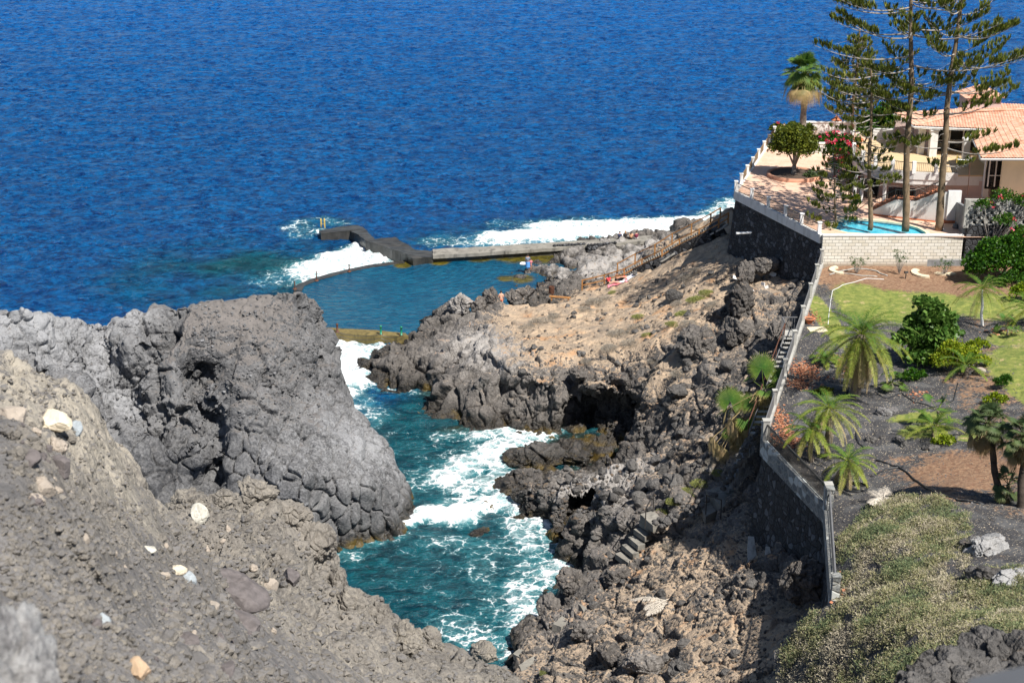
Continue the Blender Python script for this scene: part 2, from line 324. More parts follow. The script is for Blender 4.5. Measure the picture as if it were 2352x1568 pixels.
# ================================================================== terrain: triangulated survey points, refined and weathered
def tin(pts, extra=()):
    """pts: (u, v, z, soil, pale) as read off the photo ; extra: (x, y, z, soil, pale) in metres"""
    P = []
    for u, v, z, s, pl in pts:
        q = W(u, v, z); P.append((q.x, q.y, z, s, pl))
    P += list(extra); P = np.array(P, float)
    vs_, es_, fs_, ov, _, _ = delaunay_2d_cdt([Vector(p[:2]) for p in P], [], [], 0, 1e-4)
    V = np.array([P[o[0]] for o in ov]); F = np.array([f for f in fs_ if len(f) == 3], np.int64)
    a, b, c = V[F[:, 0], :2], V[F[:, 1], :2], V[F[:, 2], :2]
    cr = (b[:, 0] - a[:, 0]) * (c[:, 1] - a[:, 1]) - (b[:, 1] - a[:, 1]) * (c[:, 0] - a[:, 0])
    F[cr < 0] = F[cr < 0][:, ::-1]; return V, F
def refine(V, F, L, zmin=-.6, it=14):
    """split every edge longer than L(midpoint) until none is left"""
    camp = np.array(CAM)
    for _ in range(it):
        E = np.stack([F, np.roll(F, -1, 1)], 2).reshape(-1, 2); Es = np.sort(E, 1)
        key = Es[:, 0] * (len(V) + 1) + Es[:, 1]; uq, first, inv = np.unique(key, return_index=True, return_inverse=True)
        ue = Es[first]; A = V[ue[:, 0]]; B = V[ue[:, 1]]; mid = (A + B) / 2
        ln = np.linalg.norm(A[:, :3] - B[:, :3], axis=1)
        dd = np.linalg.norm(mid[:, :3] - camp, axis=1); dy = np.maximum(mid[:, 1] * math.cos(PITCH) - (mid[:, 2] - camp[2]) * math.sin(PITCH), .5)
        off = np.maximum(np.abs(mid[:, 0] / dy) / .336, np.abs(((mid[:, 2] - camp[2]) * math.cos(PITCH) + mid[:, 1] * math.sin(PITCH)) / dy) / .224)
        mark = (ln > L(dd) * np.where(off > 1.12, 5., 1.)) & ((np.maximum(A[:, 2], B[:, 2]) > zmin) | (ln > 6))
        if not mark.any(): break
        nid = np.full(len(ue), -1); nid[mark] = np.arange(mark.sum()) + len(V); V = np.vstack([V, mid[mark]])
        m = nid[inv].reshape(-1, 3); k = (m >= 0); cnt = k.sum(1); out = [F[cnt == 0]]
        for c in (1, 2, 3):
            s = cnt == c
            if not s.any(): continue
            f = F[s]; mm = m[s]; kk = k[s]
            if c == 3:
                out += [np.stack([f[:, 0], mm[:, 0], mm[:, 2]], 1), np.stack([mm[:, 0], f[:, 1], mm[:, 1]], 1), np.stack([mm[:, 2], mm[:, 1], f[:, 2]], 1), mm]
                continue
            r = np.argmax(kk, 1) if c == 1 else (np.argmin(kk, 1) + 1) % 3     # rotate so the marked edge(s) come first
            ix = (r[:, None] + np.arange(3)) % 3; f = np.take_along_axis(f, ix, 1); mm = np.take_along_axis(mm, ix, 1)
            if c == 1: out += [np.stack([f[:, 0], mm[:, 0], f[:, 2]], 1), np.stack([mm[:, 0], f[:, 1], f[:, 2]], 1)]
            else: out += [np.stack([f[:, 0], mm[:, 0], f[:, 2]], 1), np.stack([mm[:, 0], mm[:, 1], f[:, 2]], 1), np.stack([mm[:, 0], f[:, 1], mm[:, 1]], 1)]
        F = np.vstack(out)
    return V, F
def edges_of(F):
    E = np.sort(np.stack([F, np.roll(F, -1, 1)], 2).reshape(-1, 2), 1); return np.unique(E, axis=0)
def smooth(V, F, n, lam=.5):
    E = edges_of(F); deg = np.bincount(E.ravel(), minlength=len(V))[:, None].clip(1)
    for _ in range(n):
        S = np.zeros_like(V)
        for c in range(V.shape[1]):
            S[:, c] = np.bincount(E[:, 0], V[E[:, 1], c], len(V)) + np.bincount(E[:, 1], V[E[:, 0], c], len(V))
        V = V + lam * (S / deg - V)
    return V
def normals(V, F):
    P = V[:, :3]; n = np.cross(P[F[:, 1]] - P[F[:, 0]], P[F[:, 2]] - P[F[:, 0]]); N = np.zeros((len(V), 3))
    for k in range(3):
        for c in range(3): N[:, c] += np.bincount(F[:, k], n[:, c], len(V))
    return N / (np.linalg.norm(N, axis=1)[:, None] + 1e-12)
def carve(V, c, r, d):
    """push an ellipsoid region back along d: overhangs and caves"""
    q = (V[:, :3] - np.array(c)) / np.array(r); k = sstep(1, .35, np.linalg.norm(q, axis=1))
    V[:, :3] += k[:, None] * np.array(d); return V
QUAL = 1.0
def weather(V, F, amp_rock, amp_soil, micro=1.0, near=None, pillow=None,  px=2.0, coarse=1.0, pre=2, carves=(), blocks=1.0, post=1, zmin=-.6, fscale=1.0):
    V, F = refine(V, F, lambda d: np.full_like(d, coarse), zmin=-3); V = smooth(V, F, pre, .5)
    for c in carves: V = carve(V, *c)
    V, F = refine(V, F, lambda d: np.clip(d / 1525 * px / QUAL, .012, .6), zmin=zmin)
    V = smooth(V, F, post, .5); N = normals(V, F); P = V[:, :3].copy() * fscale
    rock = np.clip(1 - (V[:, 3] + .22 * sstep(.3, .5, V[:, 3])) * 1.05, 0, 1); am = (amp_soil + (amp_rock - amp_soil) * rock)
    if near is not None: am = am * (near + (1 - near) * sstep(25, 37, V[:, 1]))
    q = P + .35 * np.stack([perlin(P * .7), perlin(P * .7 + 9), perlin(P * .7 + 31)], 1)
    f1, f2, idn = worley(q * (.55, .55, .42) * blocks, 5); g1, g2, idg = worley(q * (1.5, 1.5, 1.15) * blocks, 11)
    d = .8 * fbm(P * .33, 3) + 1.0 * idn - .25 * (f1 - .5) - .40 * (1 - sstep(0, .12, f2 - f1))
    mk = .2 + .95 * sstep(-.35, .4, fbm(P * .2 + 50, 2)); micro = micro * (.45 + .75 * mk)
    d = d + mk * (.42 * idg - .24 * (1 - sstep(0, .10, g2 - g1))) + .10 * fbm(P * 1.7, 3, False, .6)
    s1, s2, s3 = worley(P * 4.0, 3); d = d * am + (.10 * s3 + .05 * (.5 - s1) + .03 * fbm(P * 8, 2)) * (.35 + .75 * am) * micro / fscale
    if pillow is not None:      # rounded, jointed columns low on the face
        pm = pillow(V); wq = P + .25 * np.stack([perlin(P * .9 + 3), perlin(P * .9 + 13), perlin(P * .9 + 23)], 1); h1, h2, h3 = worley(wq * (1.0, 1.0, .62), 21)
        pd_ = .34 * (.62 - h1) + .16 * h3 - .42 * (1 - sstep(0, .085, h2 - h1)) + .35 * fbm(P * .33, 2); d = d * (1 - pm) + pd_ * pm
    V = V.copy(); V[:, :3] += N * (d / fscale)[:, None] if fscale != 1 else N * d[:, None]
    return V, F
def terrain(name, V, F, mat, kind='structure'):
    me = mesh_np(name, V[:, :3], F, mat, {'soil': V[:, 3], 'pale': V[:, 4]}, True)
    o = link(name, me); o['kind'] = kind; return o

# ---- right-hand cliff, beach and slope
S = 1.0
cl = [ # beach and tidal pool shore
 (925,768,.5,0,.1),(960,745,.45,0,.1),(1015,722,.45,0,.1),(1165,632,.4,0,.3),(1150,645,-.6,0,.2),(1210,602,.5,0,.5),(1170,610,-.4,0,.3),(1270,586,.6,0,.4),(1240,596,-.3,0,.3),(1350,590,.8,0,.5),
 (1400,600,1.1,0,.8),(1500,580,1.3,0,1.),(1600,562,2.2,.0,.9),(1560,560,1.6,0,1.),(1640,530,2.6,.0,.4),(1540,532,2.3,0,.2),(1600,525,2.5,0,.2),(1300,640,1.4,0,.7),(1250,620,1.,0,.8),(1215,622,.7,0,.7),(1350,620,1.3,0,1.),(1450,600,1.3,0,1.),
 (1190,645,.45,0,.3),(1210,658,.4,0,.1),(1245,680,.4,0,0),(1235,668,-.3,0,0),(1190,690,.0,0,0),(1240,648,2.0,0,.1),(1300,650,2.3,0,.1),(1340,655,2.4,0,.1),(1270,676,1.3,.1,.1),(1310,678,1.6,.5,.1),(1400,640,1.6,.1,.6),
 (1290,572,1.2,0,.6),(1380,556,1.2,0,.7),(1430,550,1.25,0,.6),(1500,537,1.6,0,.4),(1460,556,1.3,0,.7),(1560,520,1.6,0,.1),(1660,500,4.,.3,.1),(1675,490,6.5,.7,.2),(1685,470,8.5,.7,.2),
 (1380,547,-.8,0,0),(1460,540,-.8,0,0),(1560,511,-.8,0,0),(1660,478,-.8,0,0),(1290,560,-.5,0,0),
 # soil slope under the wooden rail
 (1340,668,2.5,.9,0),(1425,646,3.8,.9,0),(1500,609,5.4,.9,0),(1580,571,7.5,.9,0),(1665,530,9.5,.9,0),
 (1600,600,8,1.,0),(1500,640,5.5,1.,0),(1400,680,3.6,.95,0),(1300,695,2.6,.95,0),(1200,720,2.2,.8,.2),(1150,704,1.9,.5,.1),(1650,600,9.3,.8,0),(1665,580,9.8,.8,0),
 (1720,600,10,.2,.2),(1800,640,10.5,.2,.4),(1870,655,11,.2,.2),(1830,700,10.8,.1,.2),(1690,620,9.5,.3,.1),(1650,640,8.8,.3,0),(1600,680,7.6,.9,.1),(1500,720,6,.95,.1),(1400,760,5,.7,.2),(1300,760,4.1,.8,.2),
 (1120,698,2.6,0,.2),(1050,690,2.4,0,.4),(1080,720,1.9,0,.4),(1000,750,1.3,0,.2),(1040,755,2.2,0,.5),(960,792,1.3,0,.2),(1100,760,2.9,.1,.8),(1200,800,4.4,.2,.8),(1100,800,3.2,0,.9),(1150,840,3.9,0,.7),
 (1530,752,7.2,.8,.1),(1450,800,5.9,.6,.2),(1350,800,5.2,.6,.3),(1500,850,6.3,.8,.1),(1520,900,6.0,.6,.1),(1600,760,8.5,.2,.1),(1580,720,7.6,.6,.1),(1690,700,10.0,.1,.1),(1620,700,9.0,.4,.2),
 (1620,830,8.0,.0,.1),(1560,840,6.8,.4,.1),(1650,900,8.0,.0,.1),(1560,950,5.5,.2,.1),(1500,1000,3.2,0,.1),(1450,1062,1.6,0,.2),(1550,1040,4.2,.1,.3),(1640,1000,7.2,.1,.1),(1700,960,9.,.2,.2),(1740,900,10,.3,.2),(1780,820,11,.2,.2),
 # channel shore
 (905,790,.2,0,0),(850,806,.2,0,0),(822,838,.2,0,0),(868,880,.1,0,0),(940,893,.1,0,0),(990,896,.1,0,0),(985,935,.1,0,0),(1000,952,.1,0,0),(1045,973,.1,0,0),(1100,982,.1,0,0),(1190,986,.1,0,0),(1245,990,.1,0,0),(1300,1008,.1,0,0),(1380,1032,.1,0,0),(1440,1030,.2,0,0),(1462,1020,.3,0,0),
 (1400,1062,.3,0,0),(1340,1085,.3,0,0),(1250,1090,.4,0,.1),(1180,1098,.3,0,0),(1150,1112,.1,0,0),(1200,1186,.1,0,0),(1250,1205,.1,0,0),(1300,1228,.1,0,0),(1345,1256,.1,0,0),(1330,1302,.1,0,0),(1290,1346,.1,0,0),(1242,1375,.1,0,0),(1236,1415,.1,0,0),(1196,1450,.1,0,0),(1160,1486,.1,0,0),(1165,1530,.3,0,0),(1120,1568,.2,0,0),(1080,1680,.1,0,0),
 # tops above that shore
 (880,800,1.0,0,.1),(910,830,1.5,0,.1),(960,815,1.8,0,.3),(985,842,2.0,0,.2),(1010,890,1.7,0,.2),(1060,905,1.7,0,.3),(1150,930,1.5,0,.2),(1230,960,1.0,0,.2),(1130,885,2.3,0,.3),(1050,857,3.1,0,.3),(1130,852,3.9,0,.5),
 (1200,850,4.3,.1,.5),(1270,860,4.6,.2,.2),(1350,872,4.9,.4,.1),(1410,880,4.8,.4,.1),(1470,905,4.7,.5,.1),(1500,940,4.0,.3,.1),
 (1160,1112,.9,0,.1),(1230,1125,2.0,0,.3),(1300,1132,2.6,0,.9),(1400,1100,3.1,0,.9),(1370,1150,3.6,0,.7),(1290,1160,2.2,0,0),(1230,1150,1.3,0,0),(1330,1165,3.3,0,.3),(1420,1190,4.2,0,.5),
 (1450,1130,4.2,0,.6),(1550,1130,5.5,.2,.2),(1640,1130,6.5,.3,.1),(1700,1090,7.8,.4,.1),(1728,1012,10,.2,.1),(1490,1190,4.8,.2,.2),(1440,1290,2.6,.5,.2),(1385,1278,2.1,0,.1),(1370,1330,2.,0,.2),(1310,1380,1.6,.1,.4),(1265,1382,1.3,0,0),(1270,1440,1.6,.3,.6),(1225,1460,1.2,.2,.5),
 (1185,1512,1.2,.3,.3),(1195,1568,1.6,.3,.2),(1600,1200,5.5,.7,.1),(1600,1300,5.6,.75,.1),(1680,1250,7,.8,.1),(1500,1400,4.5,.7,.1),(1400,1400,3.1,.5,.1),(1600,1450,6.,.8,.1),(1700,1400,7.5,.85,.1),(1550,1300,4.9,.5,.2),(1500,1280,3.8,.6,0),
 (1780,1300,9.,.1,.2),(1860,1290,10,.1,.3),(1800,1380,8.3,.4,.1),(1780,1450,8.3,.8,.1),(1500,1568,5,.55,.2),(1350,1568,3.4,.5,.2),(1700,1568,7.6,.9,.1),(1400,1480,3.6,.4,.3),(1480,1500,4.6,.2,.4),
 (1160,1700,1.6,.3,.2),(1350,1750,3.5,.6,.1),(1550,1750,5.4,.7,.1),(1750,1700,8.2,.8,.1)]
ex = [(23.0,111,11.2,.2,.2),(21.2,104,11.2,.2,.1),(19.4,98,11,.2,.1),(17.6,91,10.6,.2,.1),(15.9,85,9.8,.2,.1),(14.6,81,9.2,.2,.1),(13.4,77,7.5,.4,.1),(14.5,73,8.4,.3,.1),(15.6,69,9.3,.2,.2),(14.6,62,10.2,.3,.2),(14.,57,10.8,.5,.1),(13,50,10.8,.5,.1),
      (8,50,8.4,.8,.1),(0,58,2,.3,.1),(-3,60,-3,0,0),(-4,68,-3,0,0),(-3,75,-3,0,0),(-1.5,80,-3,0,0),(0.5,84,-3,0,0),(2,88,-3,0,0),(-1.5,93,-3,0,0),(-3.5,98,-3,0,0),(-4,104,-3,0,0),(-7.5,108,-3,0,0),(-9,114,-3,0,0),(-13.5,117,-3,0,0),(-15.5,122,-3,0,0),
      (-11,132,-2,0,0),(-4,133.2,-1.0,0,0),(0,136,-1.5,0,0),(-3,140,-2.5,0,0),(-3,149,-2.5,0,0),(1.0,154,-1.5,0,0),
      (19.5,121,10,.5,.1),(18.8,127,9.6,.6,.1),(21,137,5,.5,.1),(23.5,144,4,.3,.1),(27,150,4,.2,.1),(22,156,-2,0,0),(34,160,2,0,0),(34,170,-3,0,0),(30,128,9,0,0),(34,112,10.5,0,0),(30,90,9,0,0),(24,70,8,0,0),(22,50,8,0,0),(17,168,-3,0,0),(8,168,-3,0,0),
      (8.0,107.5,3.4,0,0),(4.8,110,3.0,0,.1)]
V, F = tin([(u, v, z, min(1, s_ + (.25 if (z > 3.8 and W(u, v, z).y > 88) else -.12 if s_ > .45 and W(u, v, z).y < 86 else 0)), p_) for u, v, z, s_, p_ in cl], ex)
cav = [((7.0,107.0,1.2),(4.6,3.4,3.4),(1.2,4.2,-.2)),((2.0,111.5,2.2),(4.5,2.4,1.6),(0,1.6,0)),((4.8,90.8,1.2),(2.2,3.0,2.4),(.9,2.2,0)),((15.0,108.5,7.5),(2.2,3.2,2.2),(2.2,1.5,0)),((16.2,93.,9.2),(2.0,3,1.4),(1.4,.6,0))]
V, F = weather(V, F, .80, .20, .6, carves=cav, coarse=1.0, pre=1)
cliff = terrain('sea_cliff', V, F, M['cliff'])

# ---- dark headland on the left
hd = [(0,712,15.5,.3,.9),(50,704,15.6,.1,1.),(120,733,14,.1,.8),(150,741,12.8,.1,.6),(230,737,12.8,.1,.8),(290,716,13.3,.1,.9),(350,704,13.4,.2,.5),(440,688,14,.6,.2),(520,682,14,.8,.1),(600,674,14,.9,.1),(700,665,13.4,.6,.0),(708,700,12.4,.2,0),
 (712,760,10.2,.1,0),(745,805,9.0,.2,0),(765,815,8.2,.1,0),(785,870,6.8,.1,.2),(805,930,5.6,.1,.3),(868,990,4.3,.0,.6),(898,1050,3.1,0,.6),(903,1120,2.0,0,.4),(930,1212,.1,0,0),(905,1215,.6,0,0),(850,1238,.1,0,0),(800,1252,.1,0,0),(750,1264,.1,0,0),
 (850,1110,4.0,0,.4),(800,1110,4.3,0,.4),(760,1090,5.,0,.4),(830,1020,5.2,.1,.8),(750,1000,6.6,.2,.6),(700,1085,6,.1,.5),(650,1150,4.4,0,.3),(600,1050,6.6,0,.4),(500,1150,4.2,0,.1),(440,1130,4,0,0),(390,1105,5,0,.1),(370,1050,7,0,.2),(440,1000,8.2,0,.3),
 (500,1000,7.2,.1,.1),(550,950,8,.2,.1),(600,900,9,.3,.2),(700,900,8.2,.3,.4),(720,835,9.4,.2,.2),(650,800,11,.6,.1),(600,740,12.8,.85,.05),(500,740,12.9,.85,.05),(400,790,12.2,.7,.1),(400,832,11.4,.5,.1),(320,800,11.9,.1,.3),(350,900,8.6,.0,.2),(430,912,8.7,.1,.2),
 (250,900,9.2,.0,.7),(150,850,11,.1,.7),(60,780,13.5,.2,.6),(300,960,7.6,.1,.8),(280,1010,6.4,0,.5),(180,800,12.2,.1,.5),(520,860,11.2,.6,.1),(560,880,10.8,.5,.1),(700,740,12.0,.5,.1)]
hx = [(-12.6,108.5,-2,0,0),(-14,111,-2,0,0),(-19,112,-2,0,0),(-11.2,106,-2,0,0),(-9.4,103.4,-2,0,0),(-7,100.5,-2,0,0),(-5.6,96,-2,0,0),(-5.8,91,-2,0,0),(-9,87.5,-2,0,0),(-13,86,-2,0,0),(-18,84,-1,0,0),(-24,82,1,0,0),(-32,80,5,0,.2),(-40,84,12,0,.3),(-42,94,15,.2,.8),
      (-16,107.5,10.5,.4,0),(-20,107,8,0,0),(-25,107,-2,0,0),(-32,106,-2,0,0),(-42,104,-2,0,0),(-23,103.5,9,0,0),(-30,102,8,0,0),(-38,98.5,11,0,.3),(-14.6,105.2,12.2,.4,0)]
V, F = tin(hd, hx)
hc = [((-21.5,96.,9.2),(4.2,2.4,1.9),(-.3,2.2,-.1)),((-26.5,96.5,10.2),(2.6,2.,1.4),(0,1.6,0)),((-18.5,92.5,7.6),(2.2,2.,1.2),(0,1.5,0)),((-19.5,88.8,4.8),(1.8,2.6,1.8),(0,2.4,0)),((-13,99.5,9.0),(1.4,1.6,1.3),(-1.,1.,0))]
V, F = weather(V, F, 1.1, .26, .38, pillow=lambda V: np.clip(sstep(9.5, 6.5, V[:, 2]) * sstep(-25, -19, V[:, 0]) + .6 * sstep(.45, .7, V[:, 4]), 0, 1) * sstep(.6, .35, V[:, 3]), carves=hc, coarse=1.0, pre=1)
head = terrain('headland', V, F, M['head'])

# ---- near slope at the photographer's feet
def Y(u, v, y, s, p): return (u, v, W(u, v, y=y).z, s, p)
fg = [Y(0,803,20,.3,.9),Y(60,806,20.5,.3,.9),Y(100,850,22,.3,.9),Y(180,880,22.5,.3,.9),Y(260,990,24,.2,.9),Y(330,1070,25,.2,.9),Y(378,1140,26,.2,.9),Y(430,1250,27,.2,.8),Y(560,1312,30,.5,.6),
 Y(395,1170,41,.2,.7),Y(430,1130,43,.1,.7),Y(480,1150,44.,.1,.6),Y(560,1108,47,.1,.5),Y(600,1122,47,.2,.5),Y(700,1172,48,.2,.5),Y(742,1230,47.5,.1,.4),Y(745,1292,46,.1,.4),Y(800,1362,45,.1,.5),Y(855,1402,44,.2,.6),Y(900,1422,43.4,.1,.6),Y(940,1470,42.5,.1,.5),
 Y(985,1455,42,.1,.5),Y(1020,1492,41,.2,.5),Y(1080,1515,40.5,.1,.5),Y(1112,1484,39,.1,.5),Y(1160,1500,38.6,.1,.5),Y(1172,1568,37,.1,.5),Y(1172,1700,34,.1,.5),
 Y(470,1230,39,.2,.4),Y(520,1290,35,.4,.5),Y(600,1220,43,.2,.5),Y(660,1280,41,.3,.5),Y(640,1380,34,.5,.5),Y(720,1400,37,.4,.6),Y(800,1470,37,.3,.6),Y(740,1500,30,.4,.7),Y(900,1530,37,.4,.5),Y(640,1500,26,.8,.2),Y(1000,1568,35,.4,.5),Y(820,1568,28,.6,.5),
 Y(500,1400,23.,.9,.1),Y(600,1450,25,.9,.1),Y(0,1000,12,.6,.3),Y(60,1000,12.3,.2,.1),Y(120,1060,12.6,.4,.1),Y(200,1000,18,.3,.9),Y(250,1130,18,.3,.9),Y(350,1230,20,.4,.8),Y(0,1150,10,.9,.1),Y(0,1300,7.6,.9,.2),Y(0,1568,5.5,.9,.2),Y(300,1568,9.5,.9,.1),Y(200,1250,13,.9,.1),Y(300,1350,14,.95,0),
 Y(400,1450,15.5,.95,0),Y(500,1568,14,.95,0),Y(650,1568,19,.9,.1),Y(300,1180,18,.6,.6),Y(0,900,15,.3,.8),Y(80,940,15.5,.3,.8),Y(-200,760,19,.3,.8),Y(-200,1200,8,.8,.2),Y(-200,1700,4,.8,.2),Y(400,1800,8,.9,.1),Y(800,1800,18,.7,.3),Y(1100,1850,26,.3,.3)]
fx = [(-9.5,24,34.5,.2,.5),(-13,25,33,.2,.5),(-5.5,30,30.5,.2,.5),(-6.5,32,27,.2,.5),(-8.5,37,26,.2,.5),(-12,34,22,.2,.4),(-12,50,14,0,.3),(-9.5,54,8,0,.3),(-7.5,57,2,0,.2),(-4.5,52,6,0,.2),(-2.5,47,9,0,.2),(0.5,44.5,10,0,.3),(1.6,40,14,0,.3),(1.2,34,20,.2,.3),
      (-2,58,-3,0,0),(4,48,-2,0,0),(-8,64,-3,0,0),(-16,62,-3,0,0),(-20,45,10,0,.2),(-24,30,28,.2,.5),(-14,12,42,.5,.3),(-6,2,44.3,.8,.2),(2,2,44,.8,.2),(3,10,38,.6,.2),(3,20,31,.4,.2),(3,30,22,.3,.2)]
V, F = tin(fg, fx); far_ = sstep(26, 36, V[:, 1]); V[:, 3] *= 1 - .6 * far_; V[:, 4] *= 1 - .25 * far_
V, F = weather(V, F, .74, .10, .75, near=.4, px=3.2, coarse=1.0, pre=2, fscale=1.25, zmin=12)
fore = terrain('near_slope', V, F, M['fore'])
# ---- garden platform
gd = [(1888,608,12.7,.8,0),(1960,608,12.7,.9,0),(2215,608,12.7,.9,0),(1900,650,12.7,.7,0),(2000,640,12.7,.9,0),(2200,640,12.7,.9,0),(1950,700,12.75,.4,0),(2100,700,12.8,.5,0),(2350,620,12.9,.8,0),
 (1862,669,12.7,.3,0),(1832,779,12.8,.1,0),(1808,843,12.9,.0,0),(1785,916,13,.1,0),(1753,1005,13,.1,0),(1900,1157,13,.0,0),(1918,1372,13.1,.1,0),(2100,800,13,.1,0),(1950,900,13,.0,0),(2100,900,13.3,.1,0),(2200,820,13.3,.5,0),(2350,760,13.6,.3,0),(2350,850,14.1,.5,0),
 (2250,900,13.8,.6,0),(2000,1000,13,.0,0),(2100,980,13.3,.1,0),(2200,1000,13.8,.2,0),(2350,1000,14.6,.4,0),(2050,1080,13.3,.5,0),(2150,1080,13.8,.9,0),(2250,1080,14.2,.9,0),(2350,1120,14.8,.6,0),(1950,1130,13,.0,0),(2000,1140,13.3,.1,0),(2060,1150,14.4,.2,0),
 (2130,1142,15.2,.4,0),(2200,1165,15.6,.3,0),(1930,1230,13.2,.1,0),(1960,1250,14.4,.2,0),(1940,1320,13.6,.1,0),(1935,1400,13.5,.2,0),(2000,1380,15.2,.3,0),(2030,1200,15.,.3,0),(1880,1405,12.8,.3,.3),(1820,1430,11.2,.3,.4),(1800,1500,10.6,.2,.5),(1780,1568,10.2,.2,.5),(1800,1700,9.5,.2,.5),
 (1900,1500,13.4,.3,.3),(2000,1568,15.6,.3,.3),(2100,1450,16.6,.3,0),(2200,1400,17.0,.3,0),(2350,1300,17.6,.3,0),(2250,1210,16.2,.2,0),(2350,1210,16.2,.2,0),(2100,1280,15.8,.3,.1),(2200,1568,19,.2,.2),(2350,1450,20.5,.2,.2),(2350,1700,27,.2,.2),(2100,1750,19,.2,.2),(1950,1750,14,.2,.3)]
gx = [(40,112,13,.8,0),(46,105,13.4,.6,0),(44,90,14,.4,0),(38,75,15,.4,0),(32,60,17,.3,0),(28,45,21,.3,0),(25,30,28,.2,0),(12,25,22,.2,0),(24.2,112,12.7,.8,0),(11.5,48,9,.2,.3),(10,40,9,.2,.3)]
V, F = tin(gd, gx)
# the platform ends at the retaining wall / fence line
FL = [W(1888,608,12.7), W(1753,1005,13), W(1900,1157,13), W(1918,1372,13.1)]
V, F = weather(V, F, .07, .05, .3, px=2.2, coarse=1.2, pre=2, zmin=5)
# lawn weights from patches
def blob(P, c, r): return np.clip(1.35 - np.hypot((P[:, 0] - c[0]) / r[0], (P[:, 1] - c[1]) / r[1]), 0, 1)
def cutfaces(V, F):
    c = V[F][:, :, :2].mean(1); x, y = c[:, 0], c[:, 1]
    xl = np.interp(y, [FL[3].y, FL[2].y, FL[1].y, FL[0].y], [FL[3].x, FL[2].x, FL[1].x, FL[0].x])
    bad = ((x < xl + .05) & (y > FL[3].y - .2)) | ((y > 111.35) & (x < 33.6) & (x > 20)); F = F[~bad]
    used = np.zeros(len(V), bool); used[F.ravel()] = True; ix = np.cumsum(used) - 1; return V[used], ix[F]
V, F = cutfaces(V, F)
grass = np.zeros(len(V))
for (u, v, ru, rv) in ((1990,690,2.6,5.5),(1900,730,.9,7),(2140,700,3.6,3.8),(2060,700,3,4.5),(2290,715,3.5,4),(2345,880,1.6,7.),(2345,820,2,3),(2330,770,2.,2.),(2120,1010,1.6,1.3),(2110,975,2,.9),(1920,830,.4,1.5),(2235,1010,1,.8)):
    c = W(u, v, 12.9 if u < 2200 or v < 740 else 13.8); grass = np.maximum(grass, blob(V, (c.x, c.y), (ru, rv)))
me = mesh_np('garden_ground', V[:, :3], F, M['garden'], {'soil': V[:, 3], 'pale': V[:, 4], 'grass': grass}, True)
garden = link('garden_ground', me); garden['kind'] = 'structure'

# ================================================================== sea
TERR = [cliff, head, fore, garden]
dg = bpy.context.evaluated_depsgraph_get(); dg.update()
def hit(u, v, objs=None, default=None):
    d = rd(u, v).normalized(); best = None
    for o in (objs or TERR):
        ok, loc, nor, _ = o.ray_cast(CAM, d)
        if ok and (best is None or (loc - CAM).length < (best - CAM).length): best = loc
    return best.copy() if best is not None else (default if default is not None else W(u, v, 0.))
def ground(x, y, objs=None, z=60.):
    best = None
    for o in (objs or TERR):
        ok, loc, nor, _ = o.ray_cast(Vector((x, y, z)), Vector((0, 0, -1)))
        if ok and (best is None or loc.z > best): best = loc.z
    return best if best is not None else 0.
ys = [52.]
while ys[-1] < 520: ys.append(ys[-1] + max(.16, ys[-1] * .0024))
ys = np.array(ys + [700, 1200, 2500, 5500.]); 
sx = np.concatenate([[-4, -1.2], np.arange(-.46, .4601, .0024), [1.2, 4]])
XX = sx[None, :] * ys[:, None]; YY = np.repeat(ys[:, None], len(sx), 1); x = XX.ravel(); y = YY.ravel()
P = np.stack([x, y, np.zeros_like(x)], 1)
def waves(x, y):
    w1 = x + 2.5 * perlin(np.stack([x / 31, y / 31, x * 0], 1)); h = 0
    for lam, ang, am in ((17., 1.9, .10), (9.5, 1.3, .10), (6.1, 2.2, .07), (4.2, 1.6, .06), (2.7, 1.1, .045)):
        kx, ky = math.cos(ang) * 6.283 / lam, math.sin(ang) * 6.283 / lam
        ph = perlin(np.stack([x / lam / 2.2, y / lam / 2.2, x * 0 + lam], 1)) * 5.
        s = np.sin(kx * w1 + ky * y + ph); h = h + am * (1 - np.abs(s)) * 1.6
    q = np.stack([x * .55, y * .95, x * 0 + 3.3], 1); h = h + .13 * fbm(q, 3, True) + .05 * fbm(q * 3.1, 2)
    return h - .35
h = waves(x, y)
